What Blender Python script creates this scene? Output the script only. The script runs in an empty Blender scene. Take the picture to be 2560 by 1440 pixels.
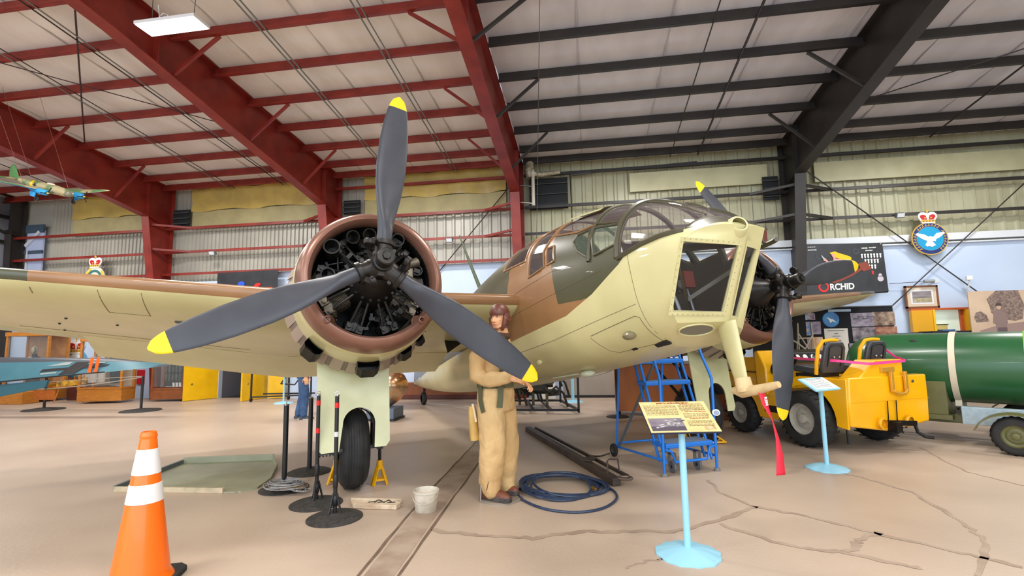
import bpy, bmesh, math, random
from math import sin, cos, pi, radians, sqrt, atan2
from mathutils import Vector, Matrix
random.seed(7)
D = bpy.data
SC = bpy.context.scene
COL = SC.collection

# ---------------------------------------------------------------- camera
cam_data = D.cameras.new('camera')
cam_data.sensor_width = 36.0
cam_data.lens = 17.33
cam_data.clip_end = 200
cam = D.objects.new('camera', cam_data)
COL.objects.link(cam)
PITCH, ROLL, YAW = 6.342, -1.088, 8.726          # degrees
cam.matrix_world = (Matrix.Translation((0, 0, 1.42)) @ Matrix.Rotation(radians(YAW), 4, 'Z')
                    @ Matrix.Rotation(radians(90 + PITCH), 4, 'X') @ Matrix.Rotation(radians(ROLL), 4, 'Z'))
SC.camera = cam

# ---------------------------------------------------------------- sky, lamps, exposure
world = D.worlds.new('sky')
SC.world = world
world.use_nodes = True
bg = world.node_tree.nodes['Background']
bg.inputs[0].default_value = (0.80, 0.90, 1.0, 1)
bg.inputs[1].default_value = 3.2
SC.view_settings.view_transform = 'Standard'
SC.view_settings.look = 'None'
SC.view_settings.exposure = 0.0
SC.view_settings.gamma = 1.0
SC.view_settings.use_curve_mapping = False


def lamp(x, y, z, w, d, power, col=(1.0, 0.97, 0.93)):
    l = D.lights.new('high_bay_light', 'AREA')
    l.shape = 'RECTANGLE'
    l.size, l.size_y = w, d
    l.energy = power
    l.color = col
    o = D.objects.new('high_bay_light', l)
    o.location = (x, y, z)
    COL.objects.link(o)
    return o


for lx in (-15.0, -9.6, -4.3, 1.6, 8.0):
    for ly in (-4.5, 0.6, 5.6, 10.2):
        lamp(lx, ly, 5.75 if ly > 9 else 6.2, 1.2, 0.5, 150)

# ---------------------------------------------------------------- helpers


def lin(c):
    return tuple((v / 255 / 12.92 if v / 255 <= 0.04045 else ((v / 255 + 0.055) / 1.055) ** 2.4) for v in c) + (1,)


MATS = {}


def mat(name, c, rough=0.5, metal=0.0, c2=None, scale=4.0, bump=0.0, spec=0.5, alpha=None, trans=None, emit=None, lo=0.35, hi=0.65,
        stretch=(1, 1, 1), coat=0.0, detail=4.0, bscale=None):
    """Principled material; c2 mixes in a second colour through noise in object space."""
    if name in MATS:
        return MATS[name]
    m = D.materials.new(name)
    m.use_nodes = True
    nt = m.node_tree
    p = nt.nodes['Principled BSDF']
    p.inputs['Base Color'].default_value = lin(c)
    p.inputs['Roughness'].default_value = rough
    p.inputs['Metallic'].default_value = metal
    p.inputs['Specular IOR Level'].default_value = spec
    p.inputs['Coat Weight'].default_value = coat
    if alpha is not None:
        p.inputs['Alpha'].default_value = alpha
    if trans is not None:
        p.inputs['Transmission Weight'].default_value = trans
    if emit is not None:
        p.inputs['Emission Color'].default_value = lin(c)
        p.inputs['Emission Strength'].default_value = emit
    if c2 is not None or bump:
        tc = nt.nodes.new('ShaderNodeTexCoord')
        mp = nt.nodes.new('ShaderNodeMapping')
        mp.inputs['Scale'].default_value = stretch
        nt.links.new(tc.outputs['Object'], mp.inputs[0])
        nz = nt.nodes.new('ShaderNodeTexNoise')
        nz.inputs['Scale'].default_value = scale
        nz.inputs['Detail'].default_value = detail
        nt.links.new(mp.outputs[0], nz.inputs['Vector'])
        if c2 is not None:
            r = nt.nodes.new('ShaderNodeValToRGB')
            r.color_ramp.elements[0].position, r.color_ramp.elements[1].position = lo, hi
            r.color_ramp.elements[0].color, r.color_ramp.elements[1].color = lin(c), lin(c2)
            nt.links.new(nz.outputs[0], r.inputs[0])
            nt.links.new(r.outputs[0], p.inputs['Base Color'])
        if bump:
            n2 = nz
            if bscale:
                n2 = nt.nodes.new('ShaderNodeTexNoise')
                n2.inputs['Scale'].default_value = bscale
                nt.links.new(mp.outputs[0], n2.inputs['Vector'])
            b = nt.nodes.new('ShaderNodeBump')
            b.inputs['Strength'].default_value = bump
            b.inputs['Distance'].default_value = 0.02
            nt.links.new(n2.outputs[0], b.inputs['Height'])
            nt.links.new(b.outputs[0], p.inputs['Normal'])
    MATS[name] = m
    return m


def rot_to(v):
    return Vector((0, 0, 1)).rotation_difference(Vector(v).normalized()).to_matrix()


class MB:
    """Collects faces in one mesh; build() links it as one object."""

    def __init__(s):
        s.v, s.f, s.mi = [], [], []

    def add(s, vs, fs, m=0):
        o = len(s.v)
        s.v += [tuple(v) for v in vs]
        s.f += [tuple(i + o for i in f) for f in fs]
        s.mi += [m] * len(fs)
        return s

    def box(s, c, d, R=None, m=0):
        c = Vector(c)
        vs = []
        for x in (-.5, .5):
            for y in (-.5, .5):
                for z in (-.5, .5):
                    p = Vector((x * d[0], y * d[1], z * d[2]))
                    vs.append(c + (R @ p if R is not None else p))
        return s.add(vs, [(0, 1, 3, 2), (4, 6, 7, 5), (0, 4, 5, 1), (2, 3, 7, 6), (0, 2, 6, 4), (1, 5, 7, 3)], m)

    def bar(s, a, b, w, h, up=(0, 0, 1), m=0):
        a, b = Vector(a), Vector(b)
        d = (b - a).normalized()
        sd = d.cross(Vector(up))
        if sd.length < 1e-4:
            sd = d.cross(Vector((1, 0, 0)))
        sd.normalize()
        u = sd.cross(d)
        vs = []
        for p in (a, b):
            for i, j in ((-1, -1), (1, -1), (1, 1), (-1, 1)):
                vs.append(p + sd * (i * w / 2) + u * (j * h / 2))
        return s.add(vs, [(3, 2, 1, 0), (4, 5, 6, 7), (0, 1, 5, 4), (1, 2, 6, 5), (2, 3, 7, 6), (3, 0, 4, 7)], m)

    def cyl(s, a, b, r0, r1=None, n=16, m=0, caps=True):
        return s.tube([a, b], [r0, r0 if r1 is None else r1], n, m=m, caps=caps)

    def tube(s, path, r, n=8, closed=False, m=0, caps=True, flat=None):
        P = [Vector(p) for p in path]
        k = len(P)
        R = r if isinstance(r, (list, tuple)) else [r] * k
        T = []
        for i in range(k):
            a = P[i - 1] if (i > 0 or closed) else P[i]
            b = P[(i + 1) % k] if (i < k - 1 or closed) else P[i]
            t = (b - a)
            T.append(t.normalized() if t.length > 1e-9 else Vector((0, 0, 1)))
        u = T[0].orthogonal().normalized()
        rings = []
        for i in range(k):
            u = (u - T[i] * u.dot(T[i]))
            if u.length < 1e-6:
                u = T[i].orthogonal()
            u.normalize()
            w = T[i].cross(u)
            rings.append([P[i] + (u * cos(2 * pi * j / n) + w * sin(2 * pi * j / n)) * R[i] for j in range(n)])
        return s.loft(rings, caps=caps and not closed, loop=closed, m=m)

    def loft(s, rings, caps=True, loop=False, m=0, closed=True, flip=False):
        k, n = len(rings), len(rings[0])
        fs = []
        for i in range(k if loop else k - 1):
            a, b = i * n, ((i + 1) % k) * n
            for j in range(n if closed else n - 1):
                q = (j + 1) % n
                fs.append((a + j, a + q, b + q, b + j))
        if caps:
            fs.append(tuple(range(n - 1, -1, -1)))
            fs.append(tuple((k - 1) * n + j for j in range(n)))
        if flip:
            fs = [f[::-1] for f in fs]
        return s.add([p for r in rings for p in r], fs, m)

    def lathe(s, prof, n=32, M=None, m=0, a0=0.0, a1=2 * pi):
        """prof [(r, h)] about z; M a 4x4 placing it."""
        full = abs(a1 - a0 - 2 * pi) < 1e-6
        cnt = n if full else n + 1
        rings = []
        for (r, h) in prof:
            ring = []
            for j in range(cnt):
                a = a0 + (a1 - a0) * j / n
                p = Vector((max(r, 1e-5) * cos(a), max(r, 1e-5) * sin(a), h))
                ring.append(M @ p if M is not None else p)
            rings.append(ring)
        return s.loft(rings, caps=False, closed=full, m=m)

    def ball(s, c, r, n=16, m=0, R=None):
        c = Vector(c)
        r = r if isinstance(r, (tuple, list)) else (r, r, r)
        rings = []
        h = max(6, n // 2)
        for i in range(h + 1):
            t = pi * i / h
            ring = []
            for j in range(n):
                a = 2 * pi * j / n
                p = Vector((r[0] * max(sin(t), 1e-4) * cos(a), r[1] * max(sin(t), 1e-4) * sin(a), r[2] * cos(t)))
                ring.append(c + (R @ p if R is not None else p))
            rings.append(ring)
        return s.loft(rings, caps=False, m=m, flip=True)

    def prism(s, poly, t, O=(0, 0, 0), U=(1, 0, 0), V=(0, 0, 1), m=0):
        """polygon in plane O+U*x+V*y, thickness t along U x V (centred on the plane)."""
        O, U, V = Vector(O), Vector(U), Vector(V)
        N = U.cross(V).normalized()
        n = len(poly)
        a = [O + U * x + V * y - N * (t / 2) for x, y in poly]
        b = [p + N * t for p in a]
        fs = [tuple(range(n - 1, -1, -1)), tuple(range(n, 2 * n))]
        fs += [(i, (i + 1) % n, n + (i + 1) % n, n + i) for i in range(n)]
        return s.add(a + b, fs, m)

    def sheet(s, poly, O=(0, 0, 0), U=(1, 0, 0), V=(0, 0, 1), m=0):
        O, U, V = Vector(O), Vector(U), Vector(V)
        return s.add([O + U * x + V * y for x, y in poly], [tuple(range(len(poly)))], m)

    def build(s, name, mats, parent=None, smooth=38, bevel=0.0, seg=2, loc=None):
        me = D.meshes.new(name)
        me.from_pydata(s.v, [], s.f)
        if not isinstance(mats, (list, tuple)):
            mats = [mats]
        for m in mats:
            me.materials.append(m)
        me.polygons.foreach_set('material_index', s.mi)
        bm = bmesh.new()
        bm.from_mesh(me)
        bmesh.ops.recalc_face_normals(bm, faces=bm.faces)
        bm.to_mesh(me)
        bm.free()
        if smooth:
            me.polygons.foreach_set('use_smooth', [True] * len(me.polygons))
            me.set_sharp_from_angle(angle=radians(smooth))
        me.update()
        o = D.objects.new(name, me)
        COL.objects.link(o)
        if parent is not None:
            o.parent = parent
        if loc is not None:
            o.location = loc
        if bevel:
            b = o.modifiers.new('bevel', 'BEVEL')
            b.width, b.segments, b.limit_method = bevel, seg, 'ANGLE'
            b.angle_limit = radians(40)
            b.harden_normals = False
        return o


def tag(o, label=None, cat=None, group=None, kind=None):
    if label:
        o['label'] = label
    if cat:
        o['category'] = cat
    if group:
        o['group'] = group
    if kind:
        o['kind'] = kind
    return o


def thing(name, label, cat, loc=(0, 0, 0), rz=0.0, group=None, R=None):
    o = D.objects.new(name, None)
    o.empty_display_size = 0.1
    COL.objects.link(o)
    if R is not None:
        o.matrix_world = Matrix.Translation(loc) @ R.to_4x4()
    else:
        o.location = loc
        o.rotation_euler = (0, 0, rz)
    return tag(o, label, cat, group)


def copy_tree(o, parent=None):
    c = o.copy()
    COL.objects.link(c)
    if parent is not None:
        c.parent = parent
    for ch in [k for k in D.objects if k.parent == o]:
        copy_tree(ch, c)
    return c


def struct(o):
    o['kind'] = 'structure'
    return o


def circle(r, n=24, cx=0.0, cy=0.0, a0=0.0, a1=2 * pi, ry=None):
    ry = r if ry is None else ry
    full = abs(a1 - a0 - 2 * pi) < 1e-6
    k = n if full else n + 1
    return [(cx + r * cos(a0 + (a1 - a0) * i / n), cy + ry * sin(a0 + (a1 - a0) * i / n)) for i in range(k)]


def text_mesh(txt, size, name, m, parent, O, U, V, depth=0.004, align='CENTER', space=1.0, xs=1.0, bold=0.0):
    """Lettering as mesh: baseline centre at O, along U, up V."""
    cu = D.curves.new(name, 'FONT')
    cu.body = txt
    cu.size = size
    cu.align_x = align
    cu.space_character = space
    cu.extrude = depth / 2
    cu.offset = bold
    cu.resolution_u = 3
    tmp = D.objects.new(name, cu)
    COL.objects.link(tmp)
    dg = bpy.context.evaluated_depsgraph_get()
    me = D.meshes.new_from_object(tmp.evaluated_get(dg))
    D.objects.remove(tmp)
    D.curves.remove(cu)
    U, V = Vector(U).normalized(), Vector(V).normalized()
    N = U.cross(V)
    O = Vector(O)
    for v in me.vertices:
        c = v.co.copy()
        v.co = O + U * c.x * xs + V * c.y + N * (c.z + depth / 2)
    me.materials.clear()
    me.materials.append(m)
    o = D.objects.new(name, me)
    COL.objects.link(o)
    if parent is not None:
        o.parent = parent
    return o


# ---------------------------------------------------------------- shared materials
RED = mat('red_oxide_steel', (118, 30, 22), 0.45, c2=(140, 44, 32), scale=2.5)
REDL = mat('light_red_oxide_steel', (150, 60, 45), 0.5, c2=(118, 30, 22), scale=1.2)
BLK = mat('dark_bronze_steel', (40, 35, 33), 0.45, c2=(50, 45, 42), scale=2)
GALV = mat('galvanised_steel', (130, 135, 130), 0.4, metal=0.6)
BLACK = mat('black_paint', (22, 22, 24), 0.4)
RUBBER = mat('black_rubber', (30, 30, 31), 0.75, c2=(44, 43, 42), scale=9)
CHROME = mat('bright_metal', (200, 200, 205), 0.2, metal=1.0)
STEEL = mat('grey_steel', (120, 120, 122), 0.35, metal=0.9)
WHITE = mat('white_paint', (235, 235, 232), 0.5)
SKYB = mat('light_blue_paint', (150, 205, 226), 0.45)
YEL = mat('yellow_paint', (250, 190, 12), 0.35)

# ================================================================ the hall
YW = 13.0


def roof(y):
    return 6.3 + 0.115 * (YW - y)


# floor: concrete, blotchy, lightly polished
fm = mat('concrete_floor', (195, 175, 155), 0.40, c2=(168, 148, 130), scale=0.55, lo=0.3, hi=0.75, bump=0.06, bscale=30, detail=8, spec=0.4)
fl = MB().box((-1, 2, -0.1), (36, 24, 0.2)).build('floor', fm, smooth=0)
struct(fl)
jm = mat('floor_joint_filler', (122, 100, 82), 0.8, c2=(96, 78, 64), scale=6)
cm_ = mat('floor_crack_filler', (152, 130, 112), 0.7, c2=(172, 152, 132), scale=5)


def strip(pts, w, name, m, z=0.002):
    mb = MB()
    L, R_ = [], []
    for i, p in enumerate(pts):
        a = Vector(pts[max(0, i - 1)]).to_2d()
        b = Vector(pts[min(len(pts) - 1, i + 1)]).to_2d()
        t = (b - a).normalized()
        n = Vector((-t.y, t.x))
        ww = w * (0.7 + 0.6 * random.random())
        L.append((p[0] + n.x * ww / 2, p[1] + n.y * ww / 2, z))
        R_.append((p[0] - n.x * ww / 2, p[1] - n.y * ww / 2, z))
    k = len(pts)
    mb.add(L + R_, [(i, i + 1, k + i + 1, k + i) for i in range(k - 1)])
    return struct(mb.build(name, m, smooth=0))


def wig(pts, n=9, amp=0.03):
    out = []
    for a, b in zip(pts[:-1], pts[1:]):
        for i in range(n):
            t = i / n
            out.append((a[0] + (b[0] - a[0]) * t + random.uniform(-amp, amp), a[1] + (b[1] - a[1]) * t + random.uniform(-amp, amp)))
    return out + [pts[-1]]


strip(wig([(-1.39, 2.2), (-1.56, 4.2), (-1.65, 6.6), (-1.8, 9.5)], 10, 0.006), 0.022, 'floor_marking', jm)
strip(wig([(-1.16, 2.2), (-1.28, 4.2), (-1.38, 6.6), (-1.5, 9.5)], 10, 0.006), 0.022, 'floor_marking', jm)
strip([(-1.275, 2.2), (-1.42, 4.2), (-1.515, 6.6), (-1.6, 9.0)], 0.2, 'floor_marking', mat('joint_dirt', (150, 128, 110), 0.6, c2=(172, 152, 134), scale=5), 0.001)
CRK = [([(-1.26, 3.83), (-0.85, 3.75), (-0.46, 3.75), (-0.12, 3.91), (0.21, 3.94), (0.62, 4.0), (0.97, 4.27), (1.34, 4.61)], 0.05), ([(1.34, 4.61), (1.6, 4.47), (1.99, 4.12), (2.36, 3.81), (2.56, 3.61)], 0.045), ([(1.34, 4.61), (1.16, 5.02), (1.14, 5.42)], 0.03), ([(0.95, 4.18), (1.26, 3.83), (1.63, 3.71), (1.96, 3.54)], 0.045), ([(1.64, 3.73), (1.83, 3.96), (2.04, 4.13)], 0.05), ([(2.57, 5.85), (2.86, 5.17), (2.77, 4.45), (2.63, 3.97), (2.21, 3.46)], 0.035), ([(4.09, 7.14), (3.83, 5.95), (3.97, 5.46)], 0.02), ([(0.17, 3.34), (0.38, 3.48), (0.43, 3.51)], 0.02)]
for c, w in CRK:
    strip(wig(c, 7, 0.02), w, 'floor_marking', cm_)

# ceiling insulation
for (x0, x1, c, nm) in ((-18.3, -1.62, ((238, 234, 232), (224, 218, 214)), 'warm'), (-1.62, 16.0, ((228, 227, 238), (212, 211, 222)), 'cool')):
    mb = MB()
    seams = int((x1 - x0) / 1.5)
    nx = seams * 8
    ys = [13.2 - 0.2 * i for i in range(112)]
    vs = []
    for y in ys:
        for i in range(nx + 1):
            x = x0 + (x1 - x0) * i / nx
            ph = (i % 8) / 8
            sag = 0.03 * sin(pi * ((y + 0.05) % 1.0)) ** 2
            crease = 0.025 * max(0, 1 - min(ph, 1 - ph) * 8)
            vs.append((x, y, roof(max(y, -7.0)) - sag + crease * 0.6 + random.uniform(-.004, .004)))
    w_ = nx + 1
    mb.add(vs, [(j * w_ + i, j * w_ + i + 1, (j + 1) * w_ + i + 1, (j + 1) * w_ + i) for j in range(len(ys) - 1) for i in range(nx)])
    m = mat('roof_insulation_' + nm, c[0], 0.6, c2=c[1], scale=0.9, bump=0.5, bscale=3.0, stretch=(2.2, 0.7, 1))
    struct(mb.build('ceiling', m, smooth=60))
    sm = MB()
    for i in range(1, seams + 1):
        x = x0 + (x1 - x0) * i / seams
        if x < x1 - 0.3:
            sm.bar((x, 13.1, roof(13.1) - 0.012), (x, 0, roof(0) - 0.012), 0.02, 0.02)
    struct(sm.build('trim_1' if nm == 'warm' else 'trim_2', mat('insulation_seam_' + nm, tuple(v - 22 for v in c[1]), 0.7), smooth=0))

# back wall: ribbed sheet steel above, painted board below
def ribbed(x0, x1, z0, z1, pitch, name, m, y=YW + 0.1):
    prof = []
    x = x0
    while x < x1 - 1e-3:
        for dx, dy in ((0, 0), (pitch * .56, 0), (pitch * .68, -0.035), (pitch * .88, -0.035)):
            if x + dx < x1:
                prof.append((x + dx, y + dy))
        x += pitch
    prof.append((x1, y))
    k = len(prof)
    mb = MB().add([(a, b, z0) for a, b in prof] + [(a, b, z1) for a, b in prof], [(i, i + 1, k + i + 1, k + i) for i in range(k - 1)])
    return struct(mb.build(name, m, smooth=0))


gm = mat('grey_ribbed_sheet', (176, 172, 160), 0.4, c2=(164, 160, 148), scale=1.5, metal=0.1)
cmr = mat('cream_ribbed_sheet', (186, 183, 154), 0.4, c2=(174, 169, 138), scale=1.3, metal=0.05)
ribbed(-17.0, -6.95, 3.0, 6.35, 0.13, 'wall_back', gm)
ribbed(-6.95, -1.62, 3.0, 6.35, 0.26, 'wall_back', gm)
ribbed(-1.62, 16.0, 3.0, 6.35, 0.28, 'wall_back', cmr)
bluew = mat('pale_blue_wall', (200, 216, 240), 0.6, c2=(192, 209, 234), scale=0.8)
for x0, x1 in ((-18.3, -10.6), (-9.1, -1.62), (-1.62, 16.0)):
    struct(MB().box(((x0 + x1) / 2, 13.05, 1.8 if x1 > -10 else 1.7), (x1 - x0, 0.2, 3.6 if x1 > -10 else 3.4)).build('wall_back', bluew, smooth=0))
struct(MB().box((-9.85, 13.05, 2.95), (1.5, 0.2, 1.3)).build('wall_back', bluew, smooth=0))
struct(MB().box((7.2, 12.93, 3.72), (17.6, 0.16, 0.16)).box((7.2, 12.9, 3.58), (17.6, 0.1, 0.03)).build('trim_3', mat('pale_trim', (222, 226, 232), 0.4), smooth=0))
# yellow plastic insulation film and tan board high on the left bays
film = mat('yellow_insulation_film', (200, 172, 92), 0.4, c2=(176, 150, 84), scale=2.2, bump=0.4, bscale=5)
tan = mat('tan_insulation_board', (176, 164, 116), 0.6, c2=(160, 148, 104), scale=2)
for x0, x1 in ((-16.0, -12.7), (-11.75, -7.3), (-6.2, -2.1)):
    n = 24
    vs = []
    for i in range(n + 1):
        x = x0 + (x1 - x0) * i / n
        for z in (5.55, 5.8, 6.05, 6.25):
            vs.append((x, 12.92 + 0.03 * sin(i * 1.3 + z * 9), z - 0.03 * sin(i * 0.7)))
    struct(MB().add(vs, [(i * 4 + j, i * 4 + j + 1, i * 4 + j + 5, i * 4 + j + 4) for i in range(n) for j in range(3)]).build('trim_4', film))
    struct(MB().box(((x0 + x1) / 2, 12.98, 5.3), (x1 - x0, 0.04, 0.52)).build('trim_5', tan, smooth=0))
pale = mat('pale_insulation_film', (204, 199, 160), 0.4, c2=(190, 184, 146), scale=2)
struct(MB().box((2.9, 12.95, 5.55), (3.4, 0.04, 0.5)).build('trim_6', pale, smooth=0))
struct(MB().box((8.9, 12.95, 5.5), (6.4, 0.04, 0.5)).build('trim_6', pale, smooth=0))

# end wall at the left and the side wall out of frame at the right
grey_wall = mat('lavender_grey_wall', (150, 150, 160), 0.6)
struct(MB().box((-18.4, 2, 3.6), (0.2, 24, 7.6)).build('wall_left', grey_wall, smooth=0))
struct(MB().box((16.1, 2, 3.6), (0.2, 24, 7.6)).build('wall_right', mat('cream_wall', (206, 200, 170), 0.6), smooth=0))
for z in (3.3, 4.05, 4.9, 5.7):
    struct(MB().bar((-18.22, 13, z), (-18.22, -8, z), 0.16, 0.09).build('girt_beam', BLK, smooth=0))
struct(MB().box((-17.6, 13.12, 4.9), (1.4, .06, 3.2)).build('wall_back', gm, smooth=0))
# daylight panel beside the corner column
wg = mat('hazy_window_glass', (150, 160, 185), 0.25, emit=0.25)
struct(MB().box((-17.25, 12.9, 4.15), (0.62, 0.05, 2.2)).build('window_1', wg, smooth=0))
for z, h_ in ((4.55, 0.1), (3.75, 0.2), (5.3, 0.26)):
    struct(MB().box((-17.25, 12.86, z), (0.66, 0.06, h_)).build('trim_7', mat('slate_blue_frame', (62, 78, 92), 0.5), smooth=0))
struct(MB().bar((-17.5, 12.84, 3.1), (-17.45, 12.84, 4.6), 0.04, 0.04).bar((-17.55, 12.84, 4.75), (-17.05, 12.84, 5.2), 0.05, 0.1).build('trim_8', mat('pale_pipe', (190, 195, 205), 0.4), smooth=0))

# steel portal frames
def frame(X, hw, m, stiff=True, slim=False):
    """column and roof beam of one portal frame: webs, flanges and stiffener plates."""
    t = 0.02
    c = MB()
    c.box((X, 12.98, 3.2), (2 * hw, t, 6.3))                       # outer flange
    inner = [(12.75, 0.0), (12.55, 2.5), (12.1, 5.25)] if not slim else [(12.75, 0.0), (12.68, 2.5), (12.6, 5.25)]
    for a, b in zip(inner[:-1], inner[1:]):
        c.bar((X, a[0], a[1]), (X, b[0], b[1]), 2 * hw, t, up=(0, 1, 0))
    web = [(12.97, 0.0)] + inner + [(inner[2][0], roof(inner[2][0]) - 0.02), (12.97, roof(12.97) - 0.02)]
    c.prism([(y, z) for y, z in web], t, O=(X, 0, 0), U=(0, 1, 0), V=(0, 0, 1))
    if stiff:
        for s in (-1, 1):
            c.bar((X + s * hw / 2, 12.12, 5.25), (X + s * hw / 2, 12.97, 5.02), hw, 0.015)
    struct(c.build('column', m, smooth=0))
    r = MB()
    bot = [(12.1, 5.25), (11.1, 5.42), (8.5, 5.85), (6.0, 6.28), (-7.0, 7.6)]
    for a, b in zip(bot[:-1], bot[1:]):
        r.bar((X, a[0], a[1]), (X, b[0], b[1]), 2 * hw, t, up=(0, 1, 1))
    r.bar((X, 13.0, roof(13) - 0.03), (X, -7, roof(-7) - 0.03), 2 * hw, t)
    web = bot[::-1] + [(12.1, roof(12.1) - 0.03), (-7, roof(-7) - 0.03)]
    r.prism([(y, z) for y, z in web], t, O=(X, 0, 0), U=(0, 1, 0), V=(0, 0, 1))
    for s in (-1, 1):
        r.bar((X + s * hw / 2, 12.1, 5.27), (X + s * hw / 2, 12.1, roof(12.1) - 0.05), hw, 0.015, up=(0, 1, 0))
        r.bar((X + s * hw / 2, 6.75, 6.16), (X + s * hw / 2, 6.75, roof(6.75) - 0.05), hw, 0.02, up=(0, 1, 0))
    struct(r.build('roof_beam', m, smooth=0))


FR = [(-17.92, BLK), (-12.51, RED), (-7.04, RED), (-1.74, RED), (5.02, BLK), (11.5, BLK)]
for X, m in FR:
    frame(X, 0.12, m, slim=X < -15)


def purl(y, x0, x1, m):
    z = roof(y)
    b = MB()
    b.box(((x0 + x1) / 2, y, z - 0.12), (x1 - x0, 0.012, 0.19))
    b.box(((x0 + x1) / 2, y - 0.035, z - 0.212), (x1 - x0, 0.07, 0.012))
    b.box(((x0 + x1) / 2, y + 0.035, z - 0.028), (x1 - x0, 0.07, 0.012))
    b.box(((x0 + x1) / 2, y - 0.07, z - 0.2), (x1 - x0, 0.01, 0.03))
    struct(b.build('purlin_beam', m, smooth=0))


PY = (12.62, 11.98, 11.07, 10.1, 9.1, 8.1, 7.1, 6.1, 5.1, 4.1)
BAYS = [(-18.2, -12.53, RED), (-12.49, -7.06, RED), (-7.02, -1.76, RED), (-1.58, 5.0, BLK), (5.04, 15.9, BLK)]
for y in PY:
    for x0, x1, m in BAYS:
        purl(y, x0, x1, m)
for z, bays in ((5.0, BAYS), (4.28, BAYS), (3.62, BAYS[:3]), (5.88, BAYS[2:])):
    for x0, x1, m in bays:
        y = 12.84
        b = MB().box(((x0 + x1) / 2, y, z), (x1 - x0, 0.16, 0.012)).box(((x0 + x1) / 2, y - 0.08, z), (x1 - x0, 0.012, 0.075))
        struct(b.build('girt_beam', m if x0 > -18 else RED, smooth=0))
# knee braces from purlin to lower flange
for X, sides, m in ((-12.51, (1,), RED), (-7.04, (1,), RED), (-1.74, (-1, 1), RED), (5.02, (-1,), BLK)):
    for y in (11.07, 9.1, 7.1):
        zb = 5.42 + (11.1 - y) * 0.165
        for s in sides:
            mm = BLK if (X == -1.74 and s == 1) else m
            struct(MB().bar((X + s * 0.95, y, roof(y) - 0.22), (X + s * 0.08, y, zb + 0.06), 0.05, 0.05).build('trim_9', mm, smooth=0))
# flange braces on the columns, to the girts
for X, s, m in ((-12.51, 1, RED), (-1.74, -1, RED), (-7.04, -1, RED), (5.02, -1, BLK), (5.02, 1, BLK)):
    for z in (5.0, 4.28):
        zz = z + 0.0
        struct(MB().bar((X + s * 0.02, 12.3, zz + 0.04), (X + s * 0.95, 12.8, zz + 0.0), 0.06, 0.06).build('trim_9', m, smooth=0))
# rod and cable bracing, conduits
RODM = mat('dark_rod', (60, 34, 30), 0.5)
def rod(a, b, r=0.012, m=RODM, name='trim_10'):
    struct(MB().cyl(a, b, r, n=6).build(name, m))


def rr(x, y, d=0.2):
    return (x, y, roof(y) - d)


rod(rr(-7.83, 6.1, .22), rr(-12.0, 9.85, .22), 0.016)
rod(rr(-10.58, 7.05, .24), rr(-7.2, 10.3, .24), 0.01)
rod((-1.9, 12.88, 5.75), (-4.6, 12.88, 2.7), 0.014)
rod((5.3, 12.72, 5.6), (9.6, 12.78, 1.7), 0.014, BLK)
rod((10.2, 12.72, 5.0), (6.6, 12.78, 1.7), 0.014, BLK)
rod(rr(5.3, 11.2, .22), rr(9.0, 8.9, .22), 0.012, BLK)
rod(rr(8.25, 9.5, .22), rr(8.2, 12.7, .22), 0.02, BLK)
for x, m, r in ((-5.2, GALV, .014), (-5.29, GALV, .014), (-3.5, GALV, .014), (-3.4, GALV, .012), (-8.6, BLK, .012), (-8.5, GALV, .012), (-10.3, GALV, .012), (-10.15, BLK, .01),
                (-13.6, BLK, .012), (-15.2, BLK, .012), (2.9, BLK, .022), (2.22, BLK, .012)):
    rod(rr(x, 12.7, .235), rr(x, 4.2, .235), r, m, 'trim_11')
rod((-0.55, 7.0, roof(7) - .05), (-1.22, 12.0, 3.4), 0.006, STEEL, 'trim_11')
rod((-0.35, 12.86, 5.9), (-0.33, 12.86, 4.1), 0.012, BLACK, 'trim_11')
rod((0.05, 12.8, 5.86), (2.9, 12.8, 5.95), 0.015, BLK, 'trim_11')
rod((-0.32, 12.78, 5.82), (0.2, 12.78, 5.84), 0.03, BLK, 'trim_11')

# ================================================================ the twin-engined bomber
AC_YAW, AC_TILT = 33.15, -9.576
R_AC = Matrix.Rotation(radians(AC_YAW), 3, 'Z') @ Matrix.Rotation(radians(AC_TILT), 3, 'X')
O_AC = Vector((-1.608, 3.662, 2.047))
SP = 4.643            # propeller spacing
FC = SP / 2           # fuselage centre line


def acp(x, y, z):
    return O_AC + R_AC @ Vector((x, y, z))


PALE = mat('pale_sky_green_paint', (206, 199, 148), 0.33, c2=(192, 185, 134), scale=1.6, bump=0.02, bscale=3, coat=0.15)
CBRN = mat('dark_earth_paint', (150, 110, 72), 0.33, c2=(136, 99, 63), scale=1.5, coat=0.15)
CGRN = mat('dark_green_paint', (76, 76, 52), 0.33, c2=(66, 67, 46), scale=1.5, coat=0.15)
COWL = mat('brown_cowl_bronze', (142, 102, 86), 0.3, c2=(130, 92, 77), scale=3, metal=0.35)
INNER = mat('dark_interior', (58, 56, 50), 0.7)
PROPM = mat('black_blade_paint', (50, 52, 60), 0.42, c2=(58, 60, 68), scale=4, bump=0.02, bscale=40)
TIPY = mat('yellow_tip_paint', (240, 200, 0), 0.45)
ENG = mat('engine_black', (26, 25, 24), 0.38, c2=(40, 38, 36), scale=12, metal=0.4)
ENGD = mat('engine_dark_steel', (60, 57, 54), 0.35, c2=(34, 32, 30), scale=10, metal=0.7)
ENGT = mat('engine_tan_metal', (128, 118, 100), 0.4, c2=(84, 78, 68), scale=10, metal=0.5)
GILL = mat('grey_mauve_gill', (168, 152, 138), 0.35, metal=0.3)
GILD = mat('dark_gill_gap', (116, 102, 92), 0.45)
FRAMEM = mat('canopy_frame_paint', (74, 70, 52), 0.35)
CAMP = [PALE, CBRN, CGRN, FRAMEM]


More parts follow.
